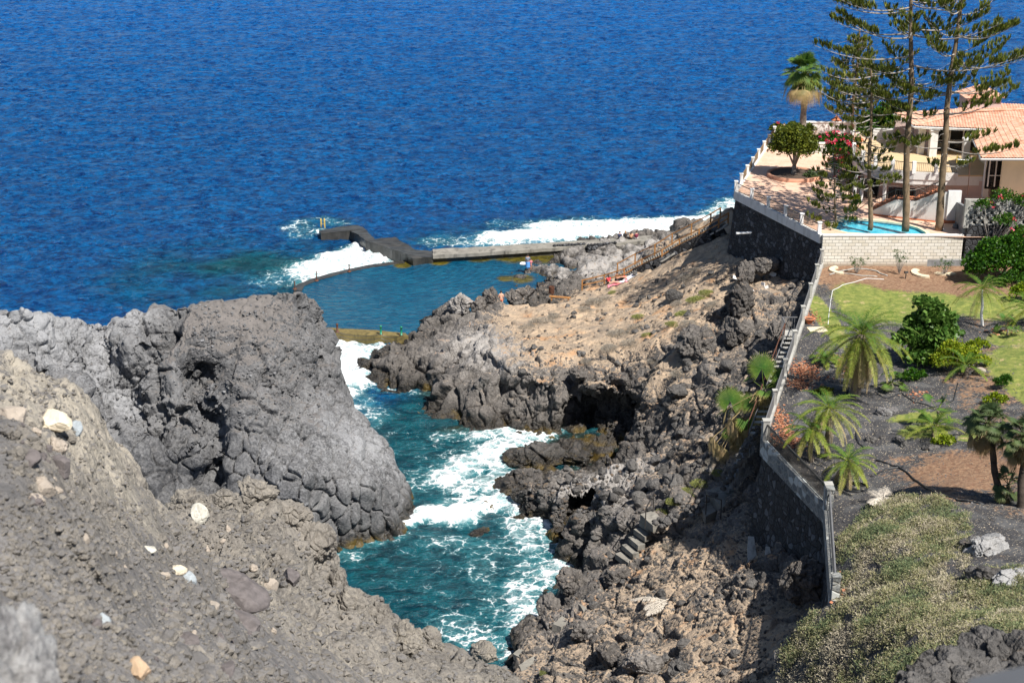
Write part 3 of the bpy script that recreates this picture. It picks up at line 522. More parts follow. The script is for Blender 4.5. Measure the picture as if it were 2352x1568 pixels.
FO = [ # u1,v1,u2,v2, radius m, strength
 (730,620,850,590,4.2,1.05),(765,590,840,568,2.2,1.1),(700,640,760,632,2.4,.75),(600,655,700,640,4,.3),(640,640,760,600,4,.5),(690,515,690,535,2.4,.52),(735,528,790,534,1.2,.7),(740,503,780,512,1.6,.5),(660,520,700,508,1.8,.4),
 (1000,552,1130,548,3,.55),(1150,545,1420,528,3.4,1.1),(1250,520,1660,508,3.2,1.0),(1420,540,1560,520,3,1.1),(1640,495,1690,465,2.6,.8),(1140,515,1330,515,2.,.42),(1060,560,1250,552,2,.75),
 (778,800,800,870,2.9,1.15),(830,812,870,800,1.2,.9),(775,850,790,900,1.6,.9),(800,895,850,960,2.2,.6),(850,960,870,1040,2,.35),(880,890,1000,905,1.1,.5),
 (1020,1095,1240,985,2.3,.88),(1100,1000,1240,975,1.5,.9),(1010,1000,1150,985,1.4,.6),(940,1120,1130,1010,2.4,.5),(935,1196,985,1180,1.0,1.1),(985,1178,1060,1186,1.5,1.15),(1050,1172,1130,1158,1.2,1.1),(1110,1150,1200,1165,1.0,.95),(1000,1160,1090,1140,1.0,.7),(1050,1120,1190,1090,1.7,.8),(1140,1120,1240,1200,1.7,.9),(1150,1060,1140,1120,1.2,.8),
 (1200,1215,1330,1270,1.8,.72),(1230,1290,1220,1350,2.1,.66),(1290,1290,1240,1330,1.4,.8),(1200,1350,1210,1450,2.0,.75),(1050,1440,1140,1490,2.4,.62),(950,1480,1100,1500,1.5,.55),(1000,1240,1180,1260,2.0,.50),(1100,1280,1150,1400,1.8,.5),(1010,1310,1100,1400,3,.3),(755,1266,810,1276,1.,.62),(840,1250,935,1225,.8,.5),(1180,1200,1220,1260,1.3,.75)]
foam = np.zeros(len(x)); near = (y < 200)
for u1, v1, u2, v2, r, s in FO:
    a = W(u1, v1, 0); b = W(u2, v2, 0); ab = np.array([b.x - a.x, b.y - a.y]); L2 = ab @ ab + 1e-6
    t = np.clip(((x - a.x) * ab[0] + (y - a.y) * ab[1]) / L2, 0, 1); d = np.hypot(x - a.x - t * ab[0], (y - a.y - t * ab[1])); foam = np.maximum(foam, s * sstep(1.55, .25, d / r))
chan = blob(P, (2, 98), (14, 22)) * near; foam = np.maximum(foam, .27 * sstep(0, .5, chan))
teal = np.clip(np.maximum(chan * 1.2, .8 * blob(P, (-26, 150), (15, 12))), 0, 1); teal = np.maximum(teal, np.clip(foam * .9, 0, 1)); teal = np.maximum(teal, .7 * blob(P, (10, 163), (22, 6)))
teal *= np.clip(1 + 1.1 * perlin(P / 6.), .2, 1.3); teal = np.clip(np.maximum(teal, sstep(.0, .35, chan)), 0, 1)
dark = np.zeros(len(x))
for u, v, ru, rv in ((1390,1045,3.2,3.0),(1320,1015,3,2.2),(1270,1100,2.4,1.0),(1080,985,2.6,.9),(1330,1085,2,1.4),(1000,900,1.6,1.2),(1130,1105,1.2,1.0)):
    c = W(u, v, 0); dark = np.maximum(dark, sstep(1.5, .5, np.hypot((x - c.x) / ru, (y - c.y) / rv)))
foam *= 1 - .8 * sstep(.3, .9, np.maximum(0, blob(P, (W(1390, 1045, 0).x, W(1390, 1045, 0).y), (3, 2.5))))
calm = 1 - .55 * sstep(.1, .6, chan); z = h * calm * sstep(900, 400, y) + .32 * sstep(.5, 1.1, foam) * (1 + fbm(P * .9, 3)) * .9 - .05
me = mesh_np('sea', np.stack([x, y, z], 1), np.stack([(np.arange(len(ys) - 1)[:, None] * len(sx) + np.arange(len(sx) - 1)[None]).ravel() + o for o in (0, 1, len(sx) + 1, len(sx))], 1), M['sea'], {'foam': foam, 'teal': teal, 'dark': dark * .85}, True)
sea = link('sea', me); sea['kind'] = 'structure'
# ================================================================== built things
def stone_mat(name, c1, c2, mortar, sc=2.4, bd=.05, flat=(1, 1, 1.2)):
    m, nt, b = newmat(name); g = G(nt); p = g.pos(); wp = g.mix(.12, p, g.noise(p, 2.5, 2, out='Color'), 'ADD'); q = g.mapping(wp, flat)
    e = g.vor(q, sc, 'DISTANCE_TO_EDGE'); cc = g.sep(g.vor(q, sc, 'F1', 1, 'Color')); n = g.noise(p, 9, 4, .65)
    c = g.mix(cc[0], c1, c2); c = g.mix(g.ramp(n, .4, .7), c, tuple(x * .6 for x in c1)); c = g.mix(g.math('MULTIPLY', g.ramp(cc[1], .82, .86), .7), c, tuple(min(1, x * 2.2) for x in c2))
    c = g.mix(g.ramp(e, .06, .02), c, mortar); g.put(b.inputs['Base Color'], c); b.inputs['Roughness'].default_value = .85
    g.put(b.inputs['Normal'], g.bump(g.math('ADD', g.math('MULTIPLY', g.ramp(e, 0, .12), 1.), g.math('ADD', g.math('MULTIPLY', cc[2], .6), g.math('MULTIPLY', n, .4))), .9, bd)); return m
M['black'] = stone_mat('black_rubble', (.022, .023, .027), (.075, .078, .085), (.012, .012, .014), 2.3, .09)
M['clad'] = stone_mat('grey_cladding', (.16, .17, .175), (.30, .31, .30), (.33, .32, .29), 2.0, .03)
M['white'] = simple('white_render', (.72, .71, .69), .85, .05, 1.2, .01, dirt=(.38, .36, .33, .45))
M['whiteclean'] = simple('white_paint', (.80, .80, .79), .7, .03, 2., .0, dirt=(.5, .48, .44, .25))
M['cream'] = simple('cream_render', (.68, .60, .43), .9, .05, 1., .01, dirt=(.5, .42, .3, .3))
M['pink'] = simple('pale_pink_render', (.55, .42, .38), .9, .05, 1., .01)
M['concrete'] = simple('pale_concrete', (.42, .41, .38), .92, .12, 1.5, .02, 14, dirt=(.16, .155, .14, .7))
M['greyconc'] = simple('grey_concrete', (.24, .25, .26), .95, .15, 1.2, .03, 10, dirt=(.1, .1, .1, .6))
M['wetconc'] = simple('wet_concrete', (.055, .052, .046), .35, .3, 1.0, .05, 6, dirt=(.02, .02, .018, .8), spec=.5)
M['dryconc'] = simple('weathered_concrete', (.25, .235, .205), .95, .2, .8, .06, 7, dirt=(.07, .066, .06, .9))
M['mossconc'] = simple('mossy_concrete', (.17, .13, .045), .75, .3, 1.2, .04, 9, dirt=(.05, .045, .015, .8))
M['terra'] = simple('terracotta', (.52, .19, .09), .85, .12, 2.)
M['iron'] = simple('dark_iron', (.035, .032, .03), .5, .2, 4.)
M['brownrail'] = simple('brown_rail_paint', (.22, .16, .10), .55, .15, 4.)
M['greypaint'] = simple('grey_rail_paint', (.17, .17, .175), .5, .1, 3.)
M['wood'] = simple('brown_timber', (.36, .17, .055), .7, .2, 3., .01, 20)
M['glassdark'] = simple('dark_glass', (.012, .013, .015), .12, .2, 1.)
M['rust'] = simple('rusty_iron', (.12, .05, .03), .8, .3, 5., .01, 20)
M['green'] = simple('green_paint', (.01, .22, .13), .4, .1, 4.)
M['yellow'] = simple('yellow_paint', (.6, .42, .1), .5, .15, 4.)
M['black_plastic'] = simple('black_pipe', (.02, .022, .026), .45, .2, 6.)
M['whitepvc'] = simple('white_plastic', (.75, .76, .77), .4, .03, 4.)
def tiles_floor():
    m, nt, b = newmat('terrace_tiles'); g = G(nt); p = g.mapping(g.pos(), (1, 1, 1), (0, 0, .28)); br = g.n('TexBrick'); g.put(br.inputs[0], p)
    br.offset = 0; br.inputs['Scale'].default_value = 3.; br.inputs['Mortar Size'].default_value = .018; br.inputs['Brick Width'].default_value = 1; br.inputs['Row Height'].default_value = 1
    br.inputs['Color1'].default_value = (.66, .41, .28, 1); br.inputs['Color2'].default_value = (.72, .47, .34, 1); br.inputs['Mortar'].default_value = (.45, .27, .19, 1)
    n = g.noise(g.pos(), .8, 5, .65); c = g.mix(g.ramp(n, .35, .7), br.outputs[0], (.74, .52, .40)); c = g.mix(g.math('MULTIPLY', g.ramp(g.noise(g.pos(), 4, 4, .7), .55, .75), .3), c, (.36, .22, .16))
    g.put(b.inputs['Base Color'], c); b.inputs['Roughness'].default_value = .7; return m
M['paving'] = tiles_floor()
def block_mat():
    m, nt, b = newmat('cream_blockwork'); g = G(nt); sp = g.sep(g.pos()); cb = g.n('CombineXYZ'); g.put(cb.inputs[0], sp[0]); g.put(cb.inputs[1], sp[2]); br = g.n('TexBrick'); g.put(br.inputs[0], cb.outputs[0])
    br.inputs['Scale'].default_value = 1.; br.inputs['Mortar Size'].default_value = .012; br.inputs['Brick Width'].default_value = .50; br.inputs['Row Height'].default_value = .25; br.inputs['Bias'].default_value = .2
    br.inputs['Color1'].default_value = (.62, .57, .47, 1); br.inputs['Color2'].default_value = (.74, .71, .64, 1); br.inputs['Mortar'].default_value = (.16, .15, .14, 1)
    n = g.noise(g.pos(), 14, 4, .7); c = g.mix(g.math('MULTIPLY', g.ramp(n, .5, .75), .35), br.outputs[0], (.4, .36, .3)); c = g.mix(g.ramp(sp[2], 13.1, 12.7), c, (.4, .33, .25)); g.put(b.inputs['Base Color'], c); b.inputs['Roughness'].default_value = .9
    g.put(b.inputs['Normal'], g.bump(g.math('SUBTRACT', g.math('MULTIPLY', n, .5), br.outputs['Fac']), .8, .03)); return m
M['block'] = block_mat()
def roof_mat():
    m, nt, b = newmat('clay_roof_tiles'); g = G(nt); p = g.pos(); cc = g.sep(g.vor(g.mapping(p, (1, .8, 1)), 3.2, 'F1', 1, 'Color')); n = g.noise(p, 3, 4, .6)
    c = g.mix(cc[0], (.56, .27, .17), (.68, .44, .32)); c = g.mix(g.ramp(n, .5, .75), c, (.46, .30, .23)); c = g.mix(g.math('MULTIPLY', g.ramp(g.noise(p, 18, 2), .55, .8), .35), c, (.3, .17, .13))
    g.put(b.inputs['Base Color'], c); b.inputs['Roughness'].default_value = .85; return m
M['roof'] = roof_mat()
def poolw():
    m, nt, b = newmat('swimming_pool_water'); g = G(nt); p = g.pos(); n = g.noise(p, 2.2, 3, .5, .6)
    g.put(b.inputs['Base Color'], g.mix(g.ramp(n, .35, .65), (.045, .40, .56), (.11, .55, .68))); b.inputs['Roughness'].default_value = .05; g.put(b.inputs['Normal'], g.bump(n, .3, .08)); return m
M['swim'] = poolw()

def V3(*a): return np.array(a, float)
def seg_frame(a, b):
    d = (b - a); L = d.length; d = d / L; n = Vector((-d.y, d.x, 0)).normalized(); return d, n, L
def bay(mb, a, b, z0, z1, step=.13, bar=.018, top=.05, zb=None):
    """one bay of balusters; a,b: Vectors at the ground line; heights above it"""
    a = Vector(a); b = Vector(b); L = (b - a).length; up = Vector((0, 0, 1)); n = max(2, int(L / step))
    mb.beam(a + up * z1, b + up * z1, top, top); mb.beam(a + up * z0, b + up * z0, .03, .03)
    for i in range(1, n):
        p = a + (b - a) * (i / n); mb.box(p + up * (z0 + z1) / 2, (bar, bar, z1 - z0))
def fence(name, label, cat, posts, pw, ph, mpost, mrail, z0=.1, z1=.7, step=.13, group=None, kerb=None, top=.05, capped=True, bar=.02):
    root = empty(name, posts[0], label, cat, group)
    for p in posts:
        m = MB(); m.box(p + Vector((0, 0, ph / 2)), (pw, pw, ph))
        if capped: m.box(p + Vector((0, 0, ph + .03)), (pw + .07, pw + .07, .06))
        part('post', m, M[mpost], root)
    for a, b in zip(posts[:-1], posts[1:]):
        d = (b - a).normalized() * pw * .5; m = MB(); bay(m, a + d, b - d, z0, z1, step, bar, top); part('railing', m, M[mrail], root)
    return root
ZT = 15.0
PA = W(1690, 440, ZT); PB = W(1888, 540, ZT); PR = W(1778, 312, ZT); PE = W(2216, 547, ZT)
# terrace paving with a hole for the swimming pool
pool_px = [(1925,506),(1945,503),(1975,504),(2010,507),(2045,511),(2080,516),(2108,524),(2124,533),(2131,541)]
PO = [W(u, v, ZT) for u, v in pool_px]; PO = [(p.x, p.y) for p in PO] + [(PO[-1].x + .05, 111.75), (PO[-1].x - 1.5, 111.7), (27.5, 111.75), (25.6, 112.2), (24.6, 113.3)]
def offs(poly, r):
    c = np.mean(poly, 0); out = []
    n = len(poly)
    for i in range(n):
        a = np.array(poly[i - 1]); b = np.array(poly[(i + 1) % n]); d = b - a; d /= np.linalg.norm(d); nn = np.array((d[1], -d[0])); q = np.array(poly[i])
        if nn @ (q - c) < 0: nn = -nn
        out.append(tuple(q + nn * r))
    return out
outer = [(PA.x, PA.y), (PB.x, PB.y), (PE.x, PE.y + .25), (50, PE.y + .25), (50, 152), (PR.x + .8, 152), (PR.x, PR.y)]
from mathutils.geometry import tessellate_polygon
hole = offs(PO, .30); hole = [(x, max(y, 111.62)) for x, y in hole]
lp = [[Vector((*p, 0)) for p in outer], [Vector((*p, 0)) for p in hole]]; fl = [v for l in lp for v in l]; mb = MB(); tr = tessellate_polygon(lp)
tr = [t if (fl[t[1]] - fl[t[0]]).cross(fl[t[2]] - fl[t[0]]).z > 0 else t[::-1] for t in tr]
mb.add([(v.x, v.y, ZT) for v in fl], tris=tr); solo('terrace_paving', mb, M['paving'], kind='structure')
mb = MB(); mb.prism(outer, 2, 13.2); solo('terrace_ground', mb, M['greyconc'], kind='structure')
# swimming pool
sp = empty('swimming_pool', (PO[2][0], PO[2][1], 14), 'kidney shaped turquoise swimming pool with pale coping in the tiled terrace', 'swimming pool')
mb = MB(); n = len(PO); ho = hole; hi = PO
Vt = [(x, y, ZT + .035) for x, y in ho] + [(x, y, ZT + .035) for x, y in hi] + [(x, y, ZT - .1) for x, y in ho] + [(x, y, ZT - .1) for x, y in hi]
q = []
for i in range(n):
    j = (i + 1) % n; q += [(i, j, n + j, n + i), (i, 2 * n + i, 2 * n + j, j), (n + i, n + j, 3 * n + j, 3 * n + i)]
mb.add(Vt, q); M['coping'] = simple('pool_coping', (.72, .62, .44), .8, .06, 3.); part('coping', mb, M['coping'], sp)
mb = MB(); Vt = [(x, y, ZT - .1) for x, y in hi] + [(x, y, 13.4) for x, y in hi]; mb.add(Vt, [(i, (i + 1) % n, n + (i + 1) % n, n + i) for i in range(n)]); M['tileband'] = simple('blue_tile_band', (.05, .20, .28), .3, .5, 9.); part('tile_band', mb, M['tileband'], sp)
mb = MB(); mb.prism(offs(PO, .01), 13.45, ZT - .22); part('water', mb, M['swim'], sp)
# block wall under the terrace
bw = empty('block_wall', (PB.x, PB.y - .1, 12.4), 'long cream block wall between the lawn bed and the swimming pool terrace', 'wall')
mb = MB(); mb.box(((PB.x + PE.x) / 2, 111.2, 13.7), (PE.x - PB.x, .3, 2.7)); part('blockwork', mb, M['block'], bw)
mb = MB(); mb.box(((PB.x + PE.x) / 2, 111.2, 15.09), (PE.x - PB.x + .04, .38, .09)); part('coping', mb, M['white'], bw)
# battered rubble wall of the terrace: A -> B (seen) and A -> R
tw = empty('retaining_wall', (PA.x, PA.y, 8), 'tall black rubble retaining wall with white parapet band holding up the tiled terrace', 'retaining wall')
def battered(mb, a, b, zt, zb0, zb1, bat=.12, th=.5, nz=1):
    d, n, L = seg_frame(a, b); V = []
    for p, zb in ((a, zb0), (b, zb1)):
        o = n * ((zt - zb) * bat); V += [(p.x, p.y, zt), (p.x + o.x, p.y + o.y, zb), (p.x - n.x * th, p.y - n.y * th, zb), (p.x - n.x * th, p.y - n.y * th, zt)]
    mb.add(V, [(0, 1, 5, 4), (1, 2, 6, 5), (2, 3, 7, 6), (3, 0, 4, 7), (3, 2, 1, 0), (4, 5, 6, 7)])
mb = MB(); battered(mb, PB, PA, 14.35, 8, 7.5, .11); battered(mb, PA, PR, 14.35, 7.5, 2, .1)
# close the corner
d1, n1, _ = seg_frame(PB, PA); d2, n2, _ = seg_frame(PA, PR)
c1 = PA + n1 * 6.85 * .11; c2 = PA + n2 * 6.85 * .1; mb.add([(PA.x, PA.y, 14.35), (c1.x, c1.y, 7.5), (c2.x, c2.y, 7.5)], tris=[(0, 2, 1)])
part('stone_face', mb, M['black'], tw)
mb = MB(); mb.beam((PB.x, PB.y, 14.7), (PA.x, PA.y, 14.7), .34, .7); mb.beam((PA.x, PA.y, 14.705), (PR.x, PR.y, 14.705), .33, .7); part('parapet', mb, M['white'], tw)
for i in range(2):
    u, v = ((1700, 535), (1728, 548))[i]
    if i == 0:
        q = W(u, v, y=118.7); mb = MB(); mb.tube([q + Vector((.9, .1, 0)), q + Vector((-.35, -.2, .02))], .10, 10); part('drain_pipe', mb, M['whitepvc'], tw)
posts = [PA.lerp(PB, t) for t in (0, .2, .4, .6, .78, .97)]; posts = [Vector((p.x, p.y, 15.05)) for p in posts]
fence('terrace_railing', 'brown baluster railing with white posts above the black rubble wall face', 'railing', posts, .26, .82, 'whiteclean', 'brownrail', .08, .72, .14, group='railings round the terrace')
posts = [PA.lerp(PR, t) for t in (.12, .26, .40, .55, .7, .84, 1.)]; posts = [Vector((p.x, p.y, 15.05)) for p in posts]
fence('terrace_railing', 'brown railing with white posts on the seaward edge of the terrace beyond the corner', 'railing', posts, .26, .82, 'whiteclean', 'brownrail', .08, .72, .14, group='railings round the terrace')
q = W(1778, 312, ZT + .05); fence('far_railing', 'short dark iron railing running right from the far white post behind the round tree', 'railing', [q + Vector((.4, 0, 0)), q + Vector((2.6, .3, 0))], .08, .8, 'iron', 'iron', .08, .75, .15, capped=False)

# ---- villa
ZU = 17.4
villa = empty('villa', (W(2150, 403, ZT).x, 120, ZT), 'pale villa with curved balcony, outside stair and pink clay tile roofs', 'villa')
VP = lambda n, mb, m, sm=False: part(n, mb, M[m], villa, sm)
def tile_roof(e0, e1, r0, r1, pitch=.24, row=.42):
    """barrel-tiled slope: eave e0-e1, top edge r0-r1 (may be one point)"""
    e0, e1, r0, r1 = (Vector(x) for x in (e0, e1, r0, r1)); s = (e1 - e0).normalized(); N = s.cross(r0.lerp(r1, .5) - e0).normalized()
    if N.z < 0: N = -N
    t = N.cross(s); L = (e1 - e0).length; h = max((r0 - e0).dot(t), (r1 - e0).dot(t))
    a0, a1 = (r0 - e0).dot(s), (r1 - e0).dot(s); S_ = np.arange(min(0, a0) - .01, max(L, a1) + pitch / 6, pitch / 6); rows = np.arange(0, h, row / 2)
    rows = np.sort(np.concatenate([rows, rows[2::2] - .015, [h]])); V = []
    for y in rows:
        f = y / h; l = a0 * f; r = L + (a1 - L) * f; sc = np.clip(S_, l, r)
        hh = .055 * np.abs(np.cos(np.pi * sc / pitch)) + .035 * (1 - (y % row) / row)
        for a, b in zip(sc, hh): V.append(e0 + s * a + t * y + N * b)
    k = len(S_); F = [(i * k + j, i * k + j + 1, (i + 1) * k + j + 1, (i + 1) * k + j) for i in range(len(rows) - 1) for j in range(k - 1)]
    m = MB(); Fa = np.array(F); m.add([tuple(v) for v in V], Fa if t.cross(N).dot(s) > -2 else Fa); return m
K1 = W(2254, 364, 20); K2 = W(2231, 308, 20); A1 = K1 + Vector((5.5, 3.6, .85)); K1r = Vector((50, K1.y, 20)); A1r = Vector((50, A1.y, 20.85)); A2 = Vector((A1.x + .3, K2.y + 2.4, 20.95))
rf = VP('roof', tile_roof(K1, K1r, A1, A1r), 'roof'); sub('roof_slope', tile_roof(K2 + Vector((0, 0, 0)), K1, A2, A1), M['roof'], rf, villa)
mb = MB(); mb.prism([(K1.x + .05, K1.y + .05), (50, K1.y + .05), (50, K2.y), (K2.x + .05, K2.y)], 19.8, 19.99); sub('eave', mb, M['whiteclean'], rf, villa)
mb = MB(); mb.tube([K1 + Vector((0, 0, .08)), A1 + Vector((0, 0, .08))], .10, 8); sub('ridge', mb, M['roof'], rf, villa)
E0 = W(2100, 290, 20); E1 = W(2227, 306, 20) + Vector((.1, -.2, 0)); El = W(2088, 279, 20) + Vector((-.5, 3.5, 0)); T0 = W(2239, 257, y=130.5); T1 = Vector((50, 131.5, T0.z + .1))
rf2 = VP('roof', tile_roof(E0, Vector((50, E1.y - .3, 20)), T0, T1), 'roof'); sub('roof_slope', tile_roof(El, E0, T0 + Vector((0, 1.5, 0)), T0), M['roof'], rf2, villa)
mb = MB(); mb.prism([(E0.x + .05, E0.y + .05), (50, E1.y), (50, 134), (El.x + .3, El.y)], 19.78, 19.98); sub('eave', mb, M['whiteclean'], rf2, villa)
mb = MB(); mb.tube([T0 + Vector((0, 0, .08)), E0 + Vector((0, 0, .08))], .1, 8); mb.tube([T0 + Vector((0, 0, .08)), T1 + Vector((0, 0, .08))], .1, 8); sub('ridge', mb, M['roof'], rf2, villa)
tx = W(2250, 240, y=133).x; mb = MB(); mb.box((tx, 133, 20.6), (2.9, 2.6, 2.1)); VP('tower', mb, 'pink')
for s_ in ((-1, -1, 1, -1), (-1, 1, -1, -1), (1, -1, 1, 1)):
    e0 = (tx + s_[0] * 1.75, 133 + s_[1] * 1.6, 21.55); e1 = (tx + s_[2] * 1.75, 133 + s_[3] * 1.6, 21.55); VP('tower_roof', tile_roof(e0, e1, (tx, 133, 22.5), (tx, 133, 22.5)), 'roof')
mb = MB(); mb.lathe([(.0, .7), (.05, .6), (.1, .35), (.05, .2), (.12, 0)], (tx, 133, 22.45), 8); VP('finial', mb, 'concrete')
# upper storey walls, porch, windows
wl = W(2300, 372, y=117.3).x
mb = MB(); mb.box(((W(2301, 400, y=117.4).x + 50) / 2, 117.5, 17.4), (50 - W(2301, 400, y=117.4).x, .3, 4.8)); mb.box((39.5, 122, 17.4), (.3, 8.6, 4.8)); VP('wall', mb, 'cream')
mb = MB(); xa = W(2272, 400, y=118.4).x; xb = W(2303, 400, y=118.4).x; mb.box(((xa + xb) / 2, 118.6, 18.4), (xb - xa + .4, .1, 3.2)); VP('window', mb, 'glassdark')
mb = MB(); mb.box((42, 133.8, 18.6), (16, .3, 2.5)); mb.box((W(2124, 330, y=128).x + .6, 130.6, 18.6), (.3, 6, 2.4)); VP('wall', mb, 'pink')
mb = MB(); mb.box(((W(2120, 330, y=129).x + 40) / 2 + 1, 129.4, 18.5), (40 - W(2120, 330, y=129).x, .12, 2.3)); VP('window', mb, 'glassdark')
for u, v, w_, y_ in ((2140, 345, .62, None), (2215, 368, .5, None), (2113, 340, .5, None), (2261, 428, .42, None)):
    q = W(u, v + 14, 17.4) if u < 2250 else W(u, 452, 15.8); mb = MB(); mb.box((q.x, q.y, (20 + q.z) / 2 - .1), (w_, w_, 20 - q.z - .2)); mb.box((q.x, q.y, 19.7), (w_ + .15, w_ + .15, .14)); VP('column', mb, 'white')
# balcony: curved slab, solid parapet with slots of railing
cur = [(1956,326),(1953,338),(1960,356),(1981,375),(2010,387),(2049,395),(2098,400),(2149,402),(2200,403)]
CU = [W(u, v, ZU) for u, v in cur]
CUs = []
for a, b in zip(CU[:-1], CU[1:]):
    for t in (0, .5): CUs.append(a.lerp(b, t))
CUs.append(CU[-1])
back = [(CU[-1].x + 4, CU[-1].y), (CU[-1].x + 4, 133.7), (CU[0].x + 1.2, 133.7)]
mb = MB(); mb.prism([(p.x, p.y) for p in CUs] + back, 16.55, 17.30); VP('balcony_slab', mb, 'white')
M['beigefloor'] = simple('beige_floor_tiles', (.62, .46, .27), .7, .05, 1.)
mb = MB(); mb.prism([(p.x, p.y) for p in offs([(p.x, p.y) for p in CUs] + back, -.12) and [Vector((x, y)) for x, y in [(p.x, p.y) for p in CUs] + back]], 17.304, 17.42); VP('balcony_floor', mb, 'beigefloor')
mb = MB()
for a, b in zip(CUs[:-1], CUs[1:]): mb.beam((a.x, a.y, 17.28), (b.x, b.y, 17.28), .16, .62)
VP('balcony_wall', mb, 'white')
for i, p in enumerate(CU[:-1]):
    for t in ((0,) if i < 2 else (0, .5) if i in (99,) else (0,)):
        mb = MB(); mb.box((p.x, p.y, 17.95), (.3, .24, 1.0)); VP('balcony_post', mb, 'whiteclean')
for a, b in zip(CU[:-1], CU[1:]):
    mb = MB(); bay(mb, Vector((a.x, a.y, 17.55)), Vector((b.x, b.y, 17.55)), .1, .78, .14, .02, .05); VP('balcony_railing', mb, 'iron')
mb = MB(); mb.beam((W(1998, 315, ZU).x, 133.9, 17.9), (38, 133.9, 17.9), .2, 1.0); VP('back_parapet', mb, 'white')
# ground floor under the balcony
mb = MB(); mb.beam((W(1985, 470, ZT).x + 1.0, 125.5, 15.95), (W(2100, 470, ZT).x + 6, 120.2, 15.95), .2, 1.9); VP('ground_floor_wall', mb, 'pink')
for u, v in ((1962, 453), (1977, 463), (2029, 468)):
    q = W(u, v, ZT); mb = MB(); mb.lathe([(.2, 0), (.2, .08), (.15, .12), (.15, 1.75), (.2, 1.82), (.2, 1.9)], (q.x, q.y, ZT), 12); VP('column', mb, 'white', True)
for u0, u1 in ((1966, 1984), (1990, 2008)):
    a = W(u0, 462, ZT) + Vector((.55, 1.4, 0)); b = W(u1, 466, ZT) + Vector((.55, 1.2, 0)); mb = MB(); mb.beam((a.x, a.y, 15.85), (b.x, b.y, 15.85), .1, 1.6); VP('window', mb, 'glassdark')
a = W(2040, 452, ZT); mb = MB(); mb.beam((W(2040, 440, y=118.8).x, 118.8, 16.0), (W(2101, 440, y=118.4).x, 118.4, 16.0), .12, 1.8); VP('garage_opening', mb, 'glassdark')
# outside stair with its white side wall
SW = [(2002, 494, 15.35), (2053, 500, 16.45), (2098, 504, 16.45), (2150, 510, 17.4), (2190, 512, 17.4)]
SB = [W(u, v, ZT) for u, v, _ in SW]; zs = [z for *_, z in SW]
mb = MB()
for i in range(4):
    a, b = SB[i], SB[i + 1]; d, n, L = seg_frame(a, b); o = n * .22; V = [(a.x, a.y, ZT - .3), (b.x, b.y, ZT - .3), (b.x, b.y, zs[i + 1]), (a.x, a.y, zs[i]), (a.x + o.x, a.y + o.y, ZT - .3), (b.x + o.x, b.y + o.y, ZT - .3), (b.x + o.x, b.y + o.y, zs[i + 1]), (a.x + o.x, a.y + o.y, zs[i])]
    mb.add(V, [(0, 1, 2, 3), (7, 6, 5, 4), (3, 2, 6, 7), (0, 3, 7, 4), (1, 5, 6, 2)])
st = VP('stair_wall', mb, 'white')
mb = MB()
for i in range(3):
    a, b = SB[i], SB[i + 1]; L = (b - a).length; k = max(1, int(L / .3)) if i != 1 else 1
    for j in range(k):
        t = (j + .5) / k; p = a.lerp(b, t); z = zs[i] + (zs[i + 1] - zs[i]) * ((j + 1) / k if i != 1 else 0); d, n, _ = seg_frame(a, b); p = p + n * .8
        mb.box((p.x, p.y, z + .02), (L / k + .03, 1.25, .07), math.atan2(d.y, d.x)); mb.box((p.x, p.y, z - .13), (L / k, 1.2, .22), math.atan2(d.y, d.x))
sub('steps', mb, M['terra'], st, villa)
for i in range(3):
    a, b = SB[i], SB[i + 1]; mb = MB(); p, q = Vector((a.x, a.y + .1, zs[i])), Vector((b.x, b.y + .1, zs[i + 1])); bay(mb, p, q, .1, .8, .15, .022, .06); mb.box(q + Vector((0, 0, .42)), (.08, .08, .86)); sub('stair_railing', mb, M['iron'], st, villa)
mb = MB(); q0 = SB[4]; mb.box((q0.x - .1, q0.y + .12, 16.3), (1.0, .3, 2.5)); VP('pier_wall', mb, 'whiteclean')
a = W(2148, 509, ZT); b = W(2171, 510, ZT); mb = MB(); mb.box(((a.x + b.x) / 2, a.y - .09, 15.95), (b.x - a.x, .1, 1.9)); VP('door', mb, 'glassdark')
mb = MB(); mb.box((b.x + .35, a.y - .25, 15.1), (1.1, .5, .2)); VP('doorstep', mb, 'terra')
mb = MB(); mb.beam((SB[0].x, SB[0].y - .06, 15.06), (SB[3].x - .1, SB[3].y - .06, 15.06), .06, .12); VP('skirting', mb, 'terra')
# side wall, breeze block wall
a = W(2190, 508, ZT); c = W(2214, 545, ZT); sw = empty('side_wall', (a.x, a.y, ZT), 'grey stained concrete wall between the villa yard and the breeze block wall', 'wall')
mb = MB(); V = [(a.x, a.y, 14.5), (c.x, 111.45, 14.5), (c.x, 111.45, 17.2), (a.x, a.y, 16.6)]; V += [(x + .25, y, z) for x, y, z in V]; mb.add(V, [(3, 2, 1, 0), (4, 5, 6, 7), (2, 3, 7, 6), (0, 1, 5, 4), (1, 2, 6, 5), (3, 0, 4, 7)]); part('wall_face', mb, M['greyconc'], sw)
bz = empty('breeze_block_wall', (34.6, 111.2, 13), 'openwork pale breeze block wall on a dark stone base, overgrown by bougainvillea', 'wall')
mb = MB(); x0 = 34.35; mb.box(((x0 + 46) / 2, 111.2, 14.3), (46 - x0, .35, 3.2)); part('stone_base', mb, M['black'], bz)
mb = MB()
for r in range(5):
    x = x0 + (.3 if r % 2 else 0)
    while x < 46: mb.box((x + .2, 111.15, 16.12 + r * .36), (.36, .26, .2)); x += .62
for r in range(5): mb.box(((x0 + 46) / 2, 111.18, 16.0 + r * .36 - .07), (46 - x0, .16, .09))
mb.box(((x0 + 46) / 2, 111.19, 17.82), (46 - x0, .34, .14)); mb.box((x0 - .12, 111.19, 16.8), (.4, .36, 2.2)); part('openwork', mb, M['concrete'], bz)
